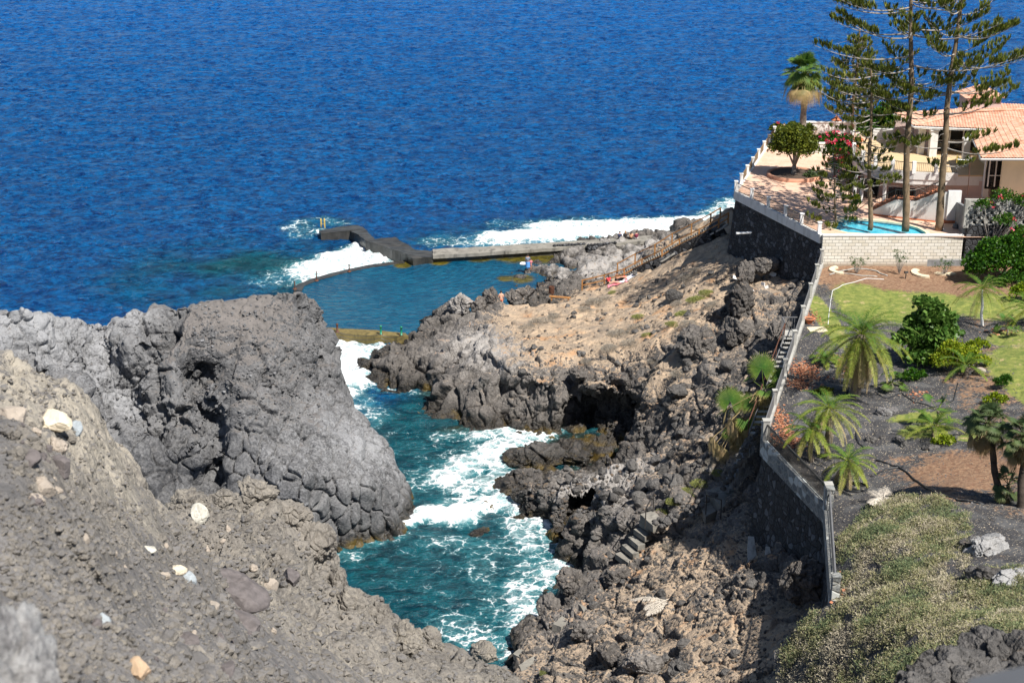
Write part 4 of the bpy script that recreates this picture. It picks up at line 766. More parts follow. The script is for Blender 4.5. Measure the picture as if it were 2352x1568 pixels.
mb = MB(); mb.box(((x0 + 46) / 2, 112.1, 16.6), (46 - x0, .2, 2.0)); part('backing_wall', mb, M['greyconc'], bz)
for e0, e1 in ((K1, K1r), (K2, K1), (E0, Vector((50, E1.y - .3, 20))), (El, E0)):
    m = MB(); m.tube([Vector(e0) + Vector((-.05, -.06, -.06)), Vector(e1) + Vector((-.05, -.06, -.06))], .07, 6); VP('gutter', m, 'white')
for x0_, x1_, y_, z0_, z1_ in ((xa, xb, 118.5, 17.0, 19.7), (W(2120, 330, y=129).x, 40, 129.3, 17.45, 19.6)):
    m = MB(); n_ = max(2, int((x1_ - x0_) / 1.1))
    for i in range(n_ + 1): m.box((x0_ + (x1_ - x0_) * i / n_, y_, (z0_ + z1_) / 2), (.09, .08, z1_ - z0_))
    m.box(((x0_ + x1_) / 2, y_, z1_), (x1_ - x0_, .08, .09)); m.box(((x0_ + x1_) / 2, y_, z0_ + .9), (x1_ - x0_, .07, .06)); VP('window_frame', m, 'white')
# small things at the villa
def planter(u, v, z, label, s=1.):
    q = W(u, v, z); r = empty('flower_pot', q, label, 'flower pot'); m = MB(); m.lathe([(.14 * s, 0), (.22 * s, .3 * s), (.26 * s, .32 * s), (.26 * s, .4 * s), (.2 * s, .4 * s), (.18 * s, .33 * s), (0, .33 * s)], q, 16); part('pot', m, M['terra'], r, True); return r, q
pt, ptq = planter(1970, 337, ZU + .04, 'orange terracotta pot at the left end of the balcony floor', 1.8)
q = W(1921, 276, y=148); gz = empty('garden_lantern', (q.x, 148, 15.6), 'small ornamental lantern house with a pink tiled roof on the far white wall', 'lantern'); mb = MB(); mb.lathe([(.0, 1.1), (.08, .9), (.55, .55), (.6, .5), (.3, .5)], (q.x, 148, 15.7), 8); part('roof', mb, M['terra'], gz); mb = MB(); mb.lathe([(.32, .5), (.32, 0)], (q.x, 148, 15.7), 8); part('body', mb, M['white'], gz)
for (u0, u1, y_, z1, lb) in ((1838, 1990, 147.5, 16.1, 'low white wall at the seaward end behind the tall fan palm'), (1856, 2012, 139, 15.9, 'white wall behind the bougainvillea, nearer than the lantern wall')):
    a = W(u0, 290, y=y_).x; b = W(u1, 290, y=y_).x; wr = empty('garden_wall', (a, y_, ZT), lb, 'wall'); mb = MB(); mb.box(((a + b) / 2, y_, (ZT + z1) / 2 - .1), (b - a, .25, z1 - ZT + .2)); part('wall_face', mb, M['white'], wr); mb = MB(); mb.box(((a + b) / 2, y_, z1 + .05), (b - a + .1, .4, .1)); part('coping', mb, M['whiteclean'], wr)
q = W(2152, 545, ZT); 
m = MB(); q = W(2194, 524, ZT); m.lathe([(.0, .35), (.16, .34), (.22, .2), (.24, .05), (.2, 0)], q, 14); m.box(q + Vector((0, 0, .38)), (.1, .05, .08)); solo('water_can', m, M['greypaint'], 'small grey container standing on the terrace by the grey side wall', 'container', base=q, smooth=True)
q = W(2160, 528, ZT + .01); m = MB(); 
for k in range(7): m.box(q + Vector((k * .09 - .27, 0, .03)), (.035, .5, .03))
m.beam(q + Vector((-.32, -.26, .03)), q + Vector((.32, -.26, .03)), .04, .03); m.beam(q + Vector((-.32, .26, .03)), q + Vector((.32, .26, .03)), .04, .03); solo('drain_grate', m, M['whitepvc'], 'pale drain grate set in the terrace right of the swimming pool', 'grate', base=q)
# antenna on its pole
q = W(2222, 450, y=113.5); r = empty('television_antenna', q, 'thin rusty television antenna on a pole in front of the villa eave', 'antenna'); top = W(2230, 350, y=113.5)
m = MB(); m.tube([q, top], .03, 6); part('pole', m, M['rust'], r); m = MB(); c = W(2216, 371, y=113.3); m.tube([c + Vector((-.6, 0, -.55)), c + Vector((.5, 0, .3))], .02, 5)
for k in range(7): p = c + Vector((-.6 + k * .17, 0, -.55 + k * .13)); m.tube([p + Vector((-.22, -.1, .16)), p + Vector((.22, .1, -.16))], .012, 4)
m.tube([W(2199, 366, y=113.3), W(2222, 368, y=113.3)], .03, 5); part('aerial', m, M['whitepvc'], r); m = MB(); m.box(W(2198, 365, y=113.25), (.08, .06, .6)); part('reflector', m, M['yellow'], r)

# ---- garden fence
FA = W(1888, 600, 13.0); FB = W(1753, 1003, 13.3); FC = W(1900, 1155, 13.3); FD = W(1917, 1370, 13.3)
gf = empty('garden_wall', (FB.x, FB.y, 8), 'black rubble garden wall with grey stone cladding band under the iron railing', 'retaining wall')
mb = MB(); battered(mb, FC, FB, 12.35, 6.5, 5.0, .10, .4); battered(mb, FD, FC, 12.35, 8, 6.5, .08, .4); part('stone_face', mb, M['black'], gf)
mb = MB(); mb.beam((FC.x, FC.y, 12.72), (FB.x, FB.y, 12.72), .30, 1.0); mb.beam((FD.x, FD.y, 12.715), (FC.x, FC.y, 12.715), .31, 1.0); part('cladding_band', mb, M['clad'], gf)
mb = MB(); a = Vector((FB.x, FB.y, 12.9)); b = Vector((FA.x, FA.y, 12.6)); mb.beam(a, b, .3, .75); part('kerb', mb, M['concrete'], gf)
def at_line(v, a=FA, b=FB):
    best = min(np.linspace(0, 1, 400), key=lambda t: abs(projv(a.lerp(b, t)) - v)); return a.lerp(b, best)
def projv(p):
    d = p - CAM; f = Vector((0, math.cos(PITCH), -math.sin(PITCH))); upv = Vector((0, math.sin(PITCH), math.cos(PITCH))); return 784 - FPX * d.dot(upv) / d.dot(f)
def proju(p):
    d = p - CAM; f = Vector((0, math.cos(PITCH), -math.sin(PITCH))); return 1176 + FPX * d.x / d.dot(f)
vs_ = (606, 640, 684, 735, 792, 856, 927, 1002); posts = [at_line(v) + Vector((0, 0, .0)) for v in vs_]; posts = [Vector((p.x, p.y, 13.1)) for p in posts]
fence('garden_railing', 'long grey railing with concrete posts along the cliff edge from the block wall down', 'railing', posts, .24, 1.0, 'concrete', 'greypaint', .15, .92, .14, group='railings on the garden wall')
z_ = 13.2; fence('garden_railing', 'black iron baluster railing on the cladding band, slanting down to the corner post', 'railing', [Vector((FB.x + .1, FB.y - .15, z_)), Vector((FC.x, FC.y, z_))], .36, 1.15, 'concrete', 'iron', .1, .95, .11, group='railings on the garden wall', top=.07, bar=.025)
fence('garden_railing', 'nearest grey railing seen almost end-on between two stone posts above the scrub', 'railing', [Vector((FC.x - .02, FC.y - .5, z_)), Vector((FD.x, FD.y, z_))], .34, 1.15, 'clad', 'greypaint', .1, .95, .11, group='railings on the garden wall', top=.07, bar=.025)
# gate platform and steep iron stair outside the fence
gp = W(1826, 757, 12.6); r = empty('iron_stair', gp, 'steep iron stair with treads and gate platform outside the long grey railing', 'stair')
m = MB(); c = W(1815, 765, 12.9); m.box(c, (.95, 1.1, .08)); part('platform', m, M['concrete'], r)
m = MB(); y0, y1 = c.y - .5, c.y + .5
for a, b in (((c.x - .5, y0), (c.x - .5, y1)), ((c.x - .5, y1), (c.x + .5, y1))): bay(m, Vector((*a, c.z)), Vector((*b, c.z)), .1, .95, .16, .025, .06)
for a in ((c.x - .5, y0), (c.x - .5, y1)): m.box((*a, c.z + .48), (.06, .06, .96))
part('gate', m, M['greypaint'], r)
m = MB(); top = c + Vector((0, -.6, 0)); bot = W(1737, 1000, 10.6); k = 20
for i in range(k):
    p = top.lerp(bot, (i + .5) / k); m.box(p, (.9, .3, .05))
part('treads', m, M['concrete'], r)
for s_ in (-.47, .47):
    m = MB(); m.beam(top + Vector((s_, 0, 0)), bot + Vector((s_, 0, 0)), .06, .2); part('stringer', m, M['greypaint'], r)
m = MB(); m.tube([top + Vector((-.5, 0, .9)), bot + Vector((-.5, 0, .9))], .035, 6)
for i in range(5): p = top.lerp(bot, i / 4) + Vector((-.5, 0, 0)); m.tube([p, p + Vector((0, 0, .9))], .03, 5)
part('handrail', m, M['rust'], r)
# ================================================================== plants
def leaf_mat(name, c0, c1, c2, rough=.55, trans=.3, var=.35, spec=.3):
    """tint attribute: 0 fresh, .5 yellowing, 1 dry"""
    m, nt, b = newmat(name); g = G(nt); t = g.attr('tint'); p = g.pos(); n = g.noise(p, 2.2, 3, .6); n2 = g.noise(p, 11, 2)
    c = g.mix(g.ramp(t, 0, .5, smooth=False), c0, c1); c = g.mix(g.ramp(t, .5, 1., smooth=False), c, c2)
    c = g.mix(g.math('MULTIPLY', g.ramp(n, .4, .68), var), c, tuple(x * .45 for x in c0)); c = g.mix(g.math('MULTIPLY', g.ramp(n2, .5, .75), var * .7), c, tuple(min(1, x * 1.5) for x in c1))
    g.put(b.inputs['Base Color'], c); b.inputs['Roughness'].default_value = rough; b.inputs['Specular IOR Level'].default_value = spec
    tr = nt.nodes.new('ShaderNodeBsdfTranslucent'); mx = nt.nodes.new('ShaderNodeMixShader'); mx.inputs[0].default_value = trans; g.put(tr.inputs[0], c)
    out = nt.nodes['Material Output']; nt.links.new(b.outputs[0], mx.inputs[1]); nt.links.new(tr.outputs[0], mx.inputs[2]); nt.links.new(mx.outputs[0], out.inputs[0]); return m
M['palm'] = leaf_mat('palm_leaf', (.055, .165, .022), (.31, .34, .045), (.56, .43, .27))
M['fan'] = leaf_mat('fan_palm_leaf', (.04, .15, .022), (.26, .30, .06), (.62, .46, .25))
M['darkfan'] = leaf_mat('dark_fan_leaf', (.05, .10, .045), (.2, .24, .08), (.5, .36, .2))
M['pinel'] = leaf_mat('pine_foliage', (.05, .085, .014), (.21, .23, .03), (.30, .24, .07), .6, .15)
M['citrus'] = leaf_mat('round_tree_leaf', (.045, .08, .010), (.20, .22, .02), (.35, .3, .05))
M['bushg'] = leaf_mat('bush_leaf', (.018, .07, .008), (.07, .19, .012), (.3, .3, .03), .45)
M['limeg'] = leaf_mat('yellow_green_leaf', (.09, .17, .006), (.34, .42, .02), (.55, .5, .05))
M['grape'] = leaf_mat('sea_grape_leaf', (.045, .12, .015), (.19, .32, .07), (.35, .07, .03), .4)
M['flower'] = leaf_mat('pink_bracts', (.62, .03, .14), (.75, .08, .08), (.8, .2, .3), .6, .3, .15)
M['bark'] = simple('pine_bark', (.20, .145, .09), .95, .25, 2., .03, 14, dirt=(.09, .065, .045, .8))
M['twig'] = simple('pale_twig', (.33, .30, .27), .9, .2, 2.)
M['palmtrunk'] = simple('palm_trunk', (.24, .2, .16), .95, .3, 3., .04, 12, dirt=(.07, .055, .045, .8))
M['darktrunk'] = simple('dark_palm_trunk', (.07, .055, .045), .95, .4, 4., .04, 16)
M['scrub'] = leaf_mat('dry_scrub', (.22, .21, .19), (.34, .31, .27), (.48, .42, .33), .9, .1, .4, .05)
M['gscrub'] = leaf_mat('green_scrub', (.16, .19, .09), (.30, .32, .08), (.42, .36, .22), .9, .1, .3, .05)
def nrm(a): a = np.asarray(a, float); return a / (np.linalg.norm(a, axis=-1, keepdims=True) + 1e-9)
def kites(mb, base, tip, side, wd, at=.4, tint=0.):
    """one pointed blade per row"""
    base = np.atleast_2d(base); tip = np.atleast_2d(tip); side = nrm(side) * np.reshape(wd, (-1, 1)) / 2; mid = base + (tip - base) * at; n = len(base)
    V = np.stack([base, mid + side, tip, mid - side], 1).reshape(-1, 3); q = np.arange(n * 4).reshape(-1, 4)
    tt = np.repeat(np.broadcast_to(np.asarray(tint, float), (n,)), 4); mb.add(V, q, tint=tt)
def frond(mb, o, az, el, L, droop, n=34, ll=.45, lw=.035, tint=0., tip_tint=None, rach=.018, vee=.3):
    k = 12; o = np.array(tuple(o), float); pts = [o]; T = []
    for i in range(k):
        e = el - droop * ((i + .5) / k) ** 1.25; d = np.array((math.cos(az) * math.cos(e), math.sin(az) * math.cos(e), math.sin(e))); T.append(d); pts.append(pts[-1] + d * L / k)
    pts = np.array(pts); T.append(T[-1]); T = np.array(T); mb.tube(pts, np.linspace(rach, rach * .35, k + 1), 4, tint=min(1, tint + .25), cap=False)
    t = np.linspace(.14, 1, n); x = t * k; i = np.minimum(x.astype(int), k - 1); f = (x - i)[:, None]; P = pts[i] * (1 - f) + pts[i + 1] * f; D = T[i]
    sd = nrm(np.cross(D, (0, 0, 1.))); up = np.cross(sd, D); l = ll * np.sin(np.pi * (.18 + .74 * t)) ** .8
    tt = tint + (0 if tip_tint is None else (tip_tint - tint) * t ** 2) + .12 * (rng.uniform() - .5)
    for s in (-1, 1):
        j = rng.normal(0, .12, (n, 3)); d = nrm(D * .62 + s * sd + up * vee * rng.uniform(.2, 1, (n, 1)) - np.array((0, 0, .25)) + j)
        kites(mb, P, P + d * (l * rng.uniform(.8, 1.05, n))[:, None], np.cross(d, up) + .3 * sd, lw, .35, np.clip(tt + rng.normal(0, .08, n), 0, 1))
def fan_leaf(mb, o, az, el, L, r, tint=0., tip=.9, n=26, span=4.2, droop=.25, wilt=0., face=None):
    o = np.array(tuple(o), float); d = np.array((math.cos(az) * math.cos(el), math.sin(az) * math.cos(el), math.sin(el))); hub = o + d * L
    sag = np.array((0, 0, -1.)) * droop * L * .3; mb.tube([o, o + d * L * .5 + sag * .2, hub + sag * .6], .018, 4, tint=min(1, tint + .3), cap=False); hub = hub + sag * .6
    sd = nrm(np.cross(d, (0, 0, 1.))); up = np.cross(sd, d); ax = nrm(d * .8 + np.array((0, 0, -.35)) - wilt * np.array((0, 0, 1.))); nr = nrm(np.cross(sd, ax))
    if wilt == 0 and face is None and rng.uniform() < .3: nr = nrm(np.array((d[0], d[1], 0)) * .75 + np.array((0, 0, .62))); ax = nrm(d - nr * (d @ nr) + np.array((0, 0, 1e-4))); sd = np.cross(ax, nr)
    if face is not None: nr = nrm(np.array(face)); ax = nrm(np.array((0, 0, 1.)) - nr * nr[2]); sd = np.cross(ax, nr)
    a = np.linspace(-span / 2, span / 2, n); dirs = np.cos(a)[:, None] * ax + np.sin(a)[:, None] * sd + .12 * np.cos(a * 1.)[:, None] * nr * 0
    ln = r * (.72 + .28 * np.cos(a / 2)) * rng.uniform(.92, 1.05, n); wd = 2 * r * .62 * math.tan(span / n / 2) * (1.0 if wilt == 0 else .6)
    mid = hub + dirs * (ln * .62)[:, None]; tipp = hub + dirs * ln[:, None] + np.array((0, 0, -1.)) * (droop * r * .35 + wilt * .2) * rng.uniform(.6, 1.4, (n, 1))
    tg = nrm(np.cross(nr, dirs)); V = np.stack([np.broadcast_to(hub, (n, 3)), mid - tg * wd / 2, tipp, mid + tg * wd / 2], 1).reshape(-1, 3)
    V[1::4] += nr * .02; tt = np.stack([np.full(n, tint), np.full(n, tint + .08), np.full(n, tip), np.full(n, tint + .08)], 1).ravel()
    mb.add(V, np.arange(n * 4).reshape(-1, 4), tint=np.clip(tt, 0, 1))
def trunk_mb(base, top, r0, r1, rings=14, n=10, bulge=0., jit=.03):
    mb = MB(); k = rings; b = np.array(tuple(base)); t = np.array(tuple(top)); P = [b + (t - b) * i / k + np.array((math.sin(i * .9) * jit, math.cos(i * 1.3) * jit, 0)) for i in range(k + 1)]
    rr = [(r0 + (r1 - r0) * i / k) * (1 + (.06 if i % 2 else -.06)) + bulge * math.sin(math.pi * i / k) for i in range(k + 1)]; mb.tube(P, rr, n, tint=0); return mb
def date_palm(base, top, nf, L, label, r=.2, green=.05, yellow=.45, dead=8, seed=0, dl=1., trunkmat='palmtrunk', group=None, skirt=0, ll=.45, up=1.15, low=-.5, lw=.04, n=34):
    global rng
    rng = np.random.default_rng(seed); root = empty('date_palm', base, label, 'palm tree', group); part('trunk', trunk_mb(base + Vector((0, 0, -.3)), top, r, r * .75), M[trunkmat], root, True)
    g = MB(); top = Vector(top)
    for i in range(nf):
        f = (i + .5) / nf; az = i * 2.39996 + rng.normal(0, .12); el = up - (up - low) * f ** .9 + rng.normal(0, .07)
        tt = green * .5 + (yellow - green) * f ** 1.9 + rng.normal(0, .04)
        frond(g, top, az, el, L * rng.uniform(.85, 1.05) * (.8 + .2 * min(1, f * 3)), 1.5 - .75 * f, n, ll, lw, max(0, tt), min(1, tt + .35 * f), .022)
    part('fronds', g, M['palm'], root)
    if dead:
        d = MB()
        for i in range(dead): frond(d, top - Vector((0, 0, .1)), rng.uniform(0, 6.28), rng.uniform(-.9, low - .05), L * rng.uniform(.6, .95) * dl, .75, n, ll * .75, lw * .85, rng.uniform(.8, 1.), None, .022, .1)
        for i in range(skirt): frond(d, top - Vector((0, 0, .15)), rng.uniform(0, 6.28), -1.15, L * rng.uniform(.7, 1.) * dl, .5, n, ll * .6, lw * .85, rng.uniform(.85, 1.), None, .022, .0)
        part('dead_fronds', d, M['palm'], root)
    return root
def fan_palm(base, top, nl, L, r, label, tr=.18, dead=10, seed=0, mat='fan', trunkmat='palmtrunk', group=None, tip=.7, up=1.35, low=-.35, skirt=0, y0=.0, azr=None, n=26, name='fan_palm', deadlen=1., faces=None):
    global rng
    rng = np.random.default_rng(seed); root = empty(name, base, label, 'palm tree', group); top = Vector(top)
    part('trunk', trunk_mb(base + Vector((0, 0, -.3)), top, tr, tr * .8, 12), M[trunkmat], root, True); g = MB(); g2 = MB()
    for i in range(nl):
        f = (i + .5) / nl; az = (i * 2.39996 if azr is None else rng.uniform(*azr)) + rng.normal(0, .15); fan_leaf(g, top, az, up - (up - low) * f + rng.normal(0, .28), L * rng.uniform(.85, 1.1), r * rng.uniform(.85, 1.1), y0 + .15 * f, min(1, tip * (.45 + .75 * f)), n, 4.3, .3 + .4 * f)
    part('leaves', g, M[mat], root)
    if dead or skirt:
        d = MB()
        for i in range(dead): fan_leaf(d, top - Vector((0, 0, .1)), rng.uniform(0, 6.28), rng.uniform(-.9, -.4), L * .9 * deadlen, r * .85, rng.uniform(.75, 1.), 1., n, 2.6, 1.1, 1.2)
        m_ = skirt * 30
        if m_:
            a = rng.uniform(0, 6.283, m_); zz_ = rng.uniform(0, 1, m_) ** .8; rr_ = (tr + (.35 + .25 * np.sin(a * 3 + 1)) * r * (1 - .55 * zz_)) * rng.uniform(.5, 1.1, m_); st_ = np.stack([top.x + np.cos(a) * rr_, top.y + np.sin(a) * rr_, top.z - .1 - zz_ * deadlen], 1)
            dd_ = nrm(np.stack([np.cos(a) * .3, np.sin(a) * .3, np.full(m_, -1.)], 1) + rng.normal(0, .16, (m_, 3))); kites(d, st_, st_ + dd_ * (rng.uniform(.35, .8, m_) * min(1.1, r + .2))[:, None], np.cross(dd_, rng.normal(size=(m_, 3))), .085, .5, rng.uniform(.82, 1, m_))
        for azf, elf, lf, rf_ in (faces or ()): fan_leaf(g2, top, azf, elf, lf, rf_, .0, .5, 44, 5.3, .1, face=(-.12, -.93, .35))
        if faces: part('round_leaf', g2, M[mat], root)
        part('dead_leaves', d, M[mat], root)
    return root
def leaves_on(mb, c, rad, n, sz, flat=.9, tint=(0, .5), up=.3, shell=.55):
    """n leaf blades spread through the outer part of an ellipsoid"""
    c = np.array(tuple(c)); d = nrm(rng.normal(size=(n, 3))); d[:, 2] = np.where(d[:, 2] < -.5, -d[:, 2], d[:, 2]); rr = rng.uniform(shell, 1.03, n) ** .8
    P = c + d * rr[:, None] * np.array(rad); a = nrm(rng.normal(size=(n, 3)) + d * .8 + np.array((0, 0, up))); s = nrm(np.cross(a, rng.normal(size=(n, 3)))); z = sz * rng.uniform(.6, 1.25, n)
    kites(mb, P, P + a * z[:, None], s, z * flat, .5, rng.uniform(*tint, n) ** 1.3)
def clumps(mb, blobs, n, sz, sub=22, cr=.32, **k):
    """foliage as many small clumps on a few big lobes, with gaps between"""
    tot = sum(b[3] ** 2 for b in blobs)
    for (x, y, z, r) in blobs:
        m = int(sub * r * r * len(blobs) / tot) + 4; nn = int(n * r * r / tot / m) + 3
        for _ in range(m):
            d = nrm(rng.normal(size=3)); d[2] = abs(d[2]) * .95 - .3; q = np.array((x, y, z)) + d * r * rng.uniform(.55, .98); c = cr * r * rng.uniform(.7, 1.3); leaves_on(mb, q, (c, c, c * .8), nn, sz, **k)
def stems(mb, base, tips, r=.06, wob=.12, n=6):
    base = np.array(tuple(base))
    for t in tips:
        t = np.array(tuple(t)); m = (base + t) / 2 + rng.normal(0, wob, 3) * (1, 1, .3); mb.tube([base, m, t], [r, r * .6, r * .2], n)
def bush(name, label, cat, base, blobs, n, sz, mat, seed, sub=22, cr=.32, stem=.06, flowers=0, group=None, fsz=None, **k):
    global rng
    rng = np.random.default_rng(seed); base = Vector(base); root = empty(name, base, label, cat, group); bl = [(base.x + x, base.y + y, base.z + z, r) for x, y, z, r in blobs]
    mb = MB(); stems(mb, base - Vector((0, 0, .2)), [(x + rng.normal(0, r * .3), y + rng.normal(0, r * .3), z) for x, y, z, r in bl for _ in range(3)], stem); part('stems', mb, M['twig'], root, True)
    mb = MB(); clumps(mb, bl, n, sz, sub, cr, **k); part('foliage', mb, M[mat], root)
    if flowers:
        mb = MB(); tot = sum(b[3] for b in bl)
        for x, y, z, r in bl:
            for _ in range(max(1, int(flowers * r / tot / 9))):
                d = nrm(rng.normal(size=3)); d[1] = -abs(d[1]); q = np.array((x, y, z)) + d * r * rng.uniform(.9, 1.1); leaves_on(mb, q, (r * .16,) * 3, 10, fsz or sz * .9, tint=(0, 1), shell=.1)
        part('blossom', mb, M['flower'], root)
    return root
def pine(base, path, whorls, label, r0=.25, seed=0, dens=1., tuft=.42, name='norfolk_pine', group='tall sparse conifers in front of the villa', sub_=7, bare=.35):
    """path: trunk points ; whorls: (z, n, length, rise, extra azimuth list)"""
    global rng
    rng = np.random.default_rng(seed); root = empty(name, base, label, 'conifer', group); P = np.array([tuple(p) for p in path]); m = len(P)
    mb = MB(); Pz = np.linspace(P[0, 2], P[-1, 2], 40); Pq = np.stack([np.interp(Pz, P[:, 2], P[:, c]) for c in range(3)], 1); Pq[1:, 0] += .07 * np.sin(Pz[1:] * .7 + seed); mb.tube(Pq, np.linspace(r0, r0 * .35, 40) * (1 + .09 * np.sin(np.arange(40) * 2.3)), 12); part('trunk', mb, M['bark'], root, True); B = MB(); F = MB()
    def at(z): return np.array([np.interp(z, P[:, 2], P[:, c]) for c in range(3)])
    for z, azl, Lb, rise in whorls:
        o = at(z)
        for az in azl:
            if rng.uniform() < .12: continue
            L = Lb * rng.uniform(.62, 1.1); az = az + rng.normal(0, .16); k = 9; rise_ = rise * rng.uniform(.5, 1.5); o = at(z + rng.normal(0, .18)); s = np.linspace(0, 1, k); h = np.array((math.cos(az), math.sin(az), 0)); sdv = np.array((-h[1], h[0], 0)); bend = rng.normal(0, .12)
            pts = o + h * (s * L)[:, None] + sdv * (bend * s ** 2 * L)[:, None] + np.array((0, 0, 1.)) * ((-.07 * np.sin(np.pi * s * .9) + rise_ * s ** 1.8) * L)[:, None]
            B.tube(pts, np.linspace(.04 + .005 * L, .012, k), 5, cap=False); nb = int(sub_ * L / 4.2 * dens) + 2
            for j in range(nb):
                f = bare + (1 - bare) * (j + rng.uniform(0, .6)) / nb; f = min(f, 1.); x = f * (k - 1); i = min(int(x), k - 2); q = pts[i] * (1 - x + i) + pts[i + 1] * (x - i); tg = nrm(pts[i + 1] - pts[i])
                side = (1 if j % 2 else -1); l2 = L * .19 * (1.3 - f) * rng.uniform(.2, 1.8) + .08; d = nrm(tg * .7 + side * sdv * .8 + np.array((0, 0, .35))); e = q + d * l2
                if f > .97: e = q
                B.tube([q, (q + e) / 2 - np.array((0, 0, .03)), e + np.array((0, 0, .05))], [.014, .01, .008], 3, cap=False)
                for c_ in range(1 + int(l2 > .45)):
                    qq = e if c_ == 0 else (q + e) / 2; nn = int(20 * (.6 + .3 * dens)); a = rng.uniform(0, 6.283, nn); w_ = rng.uniform(.02, .62, nn); dd = nrm(np.stack([np.cos(a) * w_, np.sin(a) * w_, np.full(nn, 1.)], 1) + d * .45)
                    st = qq + rng.normal(0, .045, (nn, 3)); kites(F, st, st + dd * (tuft * rng.uniform(.6, 1.15, nn))[:, None], np.cross(dd, rng.normal(size=(nn, 3))), .075, .6, np.clip(rng.normal(.25, .22, nn), 0, 1))
    for _ in range(int(40 * dens)):
        z = rng.uniform(P[0, 2] + 3, min(P[-1, 2], P[-1, 2] - .5)); o = at(z); a = rng.uniform(0, 6.283); L = rng.uniform(.5, 2.2); h = np.array((math.cos(a), math.sin(a), rng.uniform(-.35, .35))); B.tube([o, o + h * L * .5 + rng.normal(0, .06, 3), o + h * L + rng.normal(0, .15, 3)], [.022, .014, .006], 3, cap=False)
    part('branches', B, M['twig'], root, True); part('foliage', F, M['pinel'], root); return root
def pt(u, v, z=None, y=None): return W(u, v, z, y)
# --- conifers: u, v of points up the trunk at one distance
def trunkpath(lst, y, z0):
    P = [W(u, v, y=y) for u, v in lst]; return [Vector((P[0].x, y, z0))] + P[1:]
def whs(path, lo, hi, step, L0, L1, n=5, rise=.25, seed=1):
    r = np.random.default_rng(seed); out = []; z = lo
    while z < hi:
        f = (z - lo) / max(1e-6, hi - lo); a0 = r.uniform(0, 6.28); out.append((z, [a0 + 6.283 * i / n for i in range(n)], L0 + (L1 - L0) * f, rise * r.uniform(.6, 1.3))); z += step * r.uniform(.75, 1.2)
    return out
y2 = 112.6; p2 = trunkpath([(2078,545),(2080,430),(2086,330),(2091,200),(2094,80),(2093,0),(2092,-120)], y2, ZT)
zz = lambda v, y: W(1176, v, y=y).z
w2 = [(zz(76, y2), [3.1, 2.75, .25, -.6, 4.4, 1.6], 6.6, .22), (zz(14, y2), [2.9, .3, 3.6, 5.2, 1.5], 5.5, .2), (zz(140, y2), [3.15, .35, 5.6, 1.8], 7.2, .14), (zz(150, y2), [3.6], 5, .1), (zz(196, y2), [.4, 5.9, 2.4], 3.6, .2), (zz(228, y2), [.1, 1.5, 3.5, 5.2], 3.0, .1), (zz(270, y2), [0.2, 2.2, 3.9, 5.4], 2.6, .05), (zz(330, y2), [2.6, .6, 4.2], 2.2, 0.), (zz(-50, y2), [3, .2, 4.5, 1.5, 5.6], 5, .25), (zz(-100, y2), [3, .2, 4.5, 1.5, 5.6], 4.5, .25)]
pine(p2[0], p2, w2, 'middle tall conifer whose straight trunk rises from the right half of the swimming pool', .29, 21, 1.2, .55, bare=.38)
y1 = 112.9; p1 = trunkpath([(1997,540),(1998,440),(1999,330),(2000,230),(2001,140)], y1, ZT)
w1 = whs(p1, zz(430, y1), zz(160, y1), 1.0, 2.6, 1.2, 4, .18, 5) + [(zz(220, y1), [2.95, 3.4, .5, 5.9], 4.6, .22), (zz(262, y1), [3.2, 2.7, .5, 4.], 4.0, .15), (zz(300, y1), [3.1, .3, 5.8], 3.6, .05), (zz(185, y1), [3.0, .4, 4.6], 3.6, .25)]
pine(p1[0], p1, w1, 'slender left conifer with a thin trunk standing at the middle of the swimming pool', .20, 22, 1.2, .42)
y3 = 112.8; p3 = trunkpath([(2154,545),(2166,420),(2170,330),(2172,258),(2183,190),(2196,110),(2205,0),(2212,-110)], y3, ZT)
w3 = [(zz(v, y3), az, L, r) for v, az, L, r in ((215, [2.7, 3.3, .35, 5.9, 1.2], 5.4, .22), (262, [.32, 6.0, .8, 3.1], 6.4, .24), (332, [.15, .5, 3.0, 5.6], 5.6, .14), (150, [.4, 6.1, 2.9, 5.0], 5.8, .3), (125, [.5, 2.7, 1.6, 4.1], 5.6, .32), (78, [.45, .1, 2.9, 5.4, 3.9], 5.8, .34), (30, [.5, 6.2, 2.8, 4.4, 1.4], 5.6, .36), (-20, [.5, 2.6, 4.5, 5.8], 5.2, .38), (-70, [.5, 2.6, 4.5, 5.8, 1.5], 5, .38), (380, [3.4, .2, 2.2], 2.4, .02))]
pine(p3[0], p3, w3, 'right-hand tall conifer leaning right, its trunk beside the drain grate',   .30, 23, 1.5, .5, bare=.38)
y4 = 147.; p4 = trunkpath([(1958,300),(1963,200),(1970,120),(1976,68)], y4, ZT)
pine(p4[0], p4, whs(p4, zz(262, y4), zz(78, y4), .62, 4.3, .9, 7,   .22, 7), 'dense far conifer with a pointed top standing out against the sea', .2, 24, .8, .55, bare=.3, group=None)
y5 = 114.6; p5 = trunkpath([(1921,533),(1920,480),(1917,420),(1914,370),(1911,335)], y5, ZT)
pine(p5[0], p5, whs(p5, zz(505, y5), zz(350, y5), .85, 2.5, .9, 5, .2, 9), 'young short conifer on the terrace at the left end of the swimming pool', .10, 25, 1.0, .5, bare=.45, group=None)
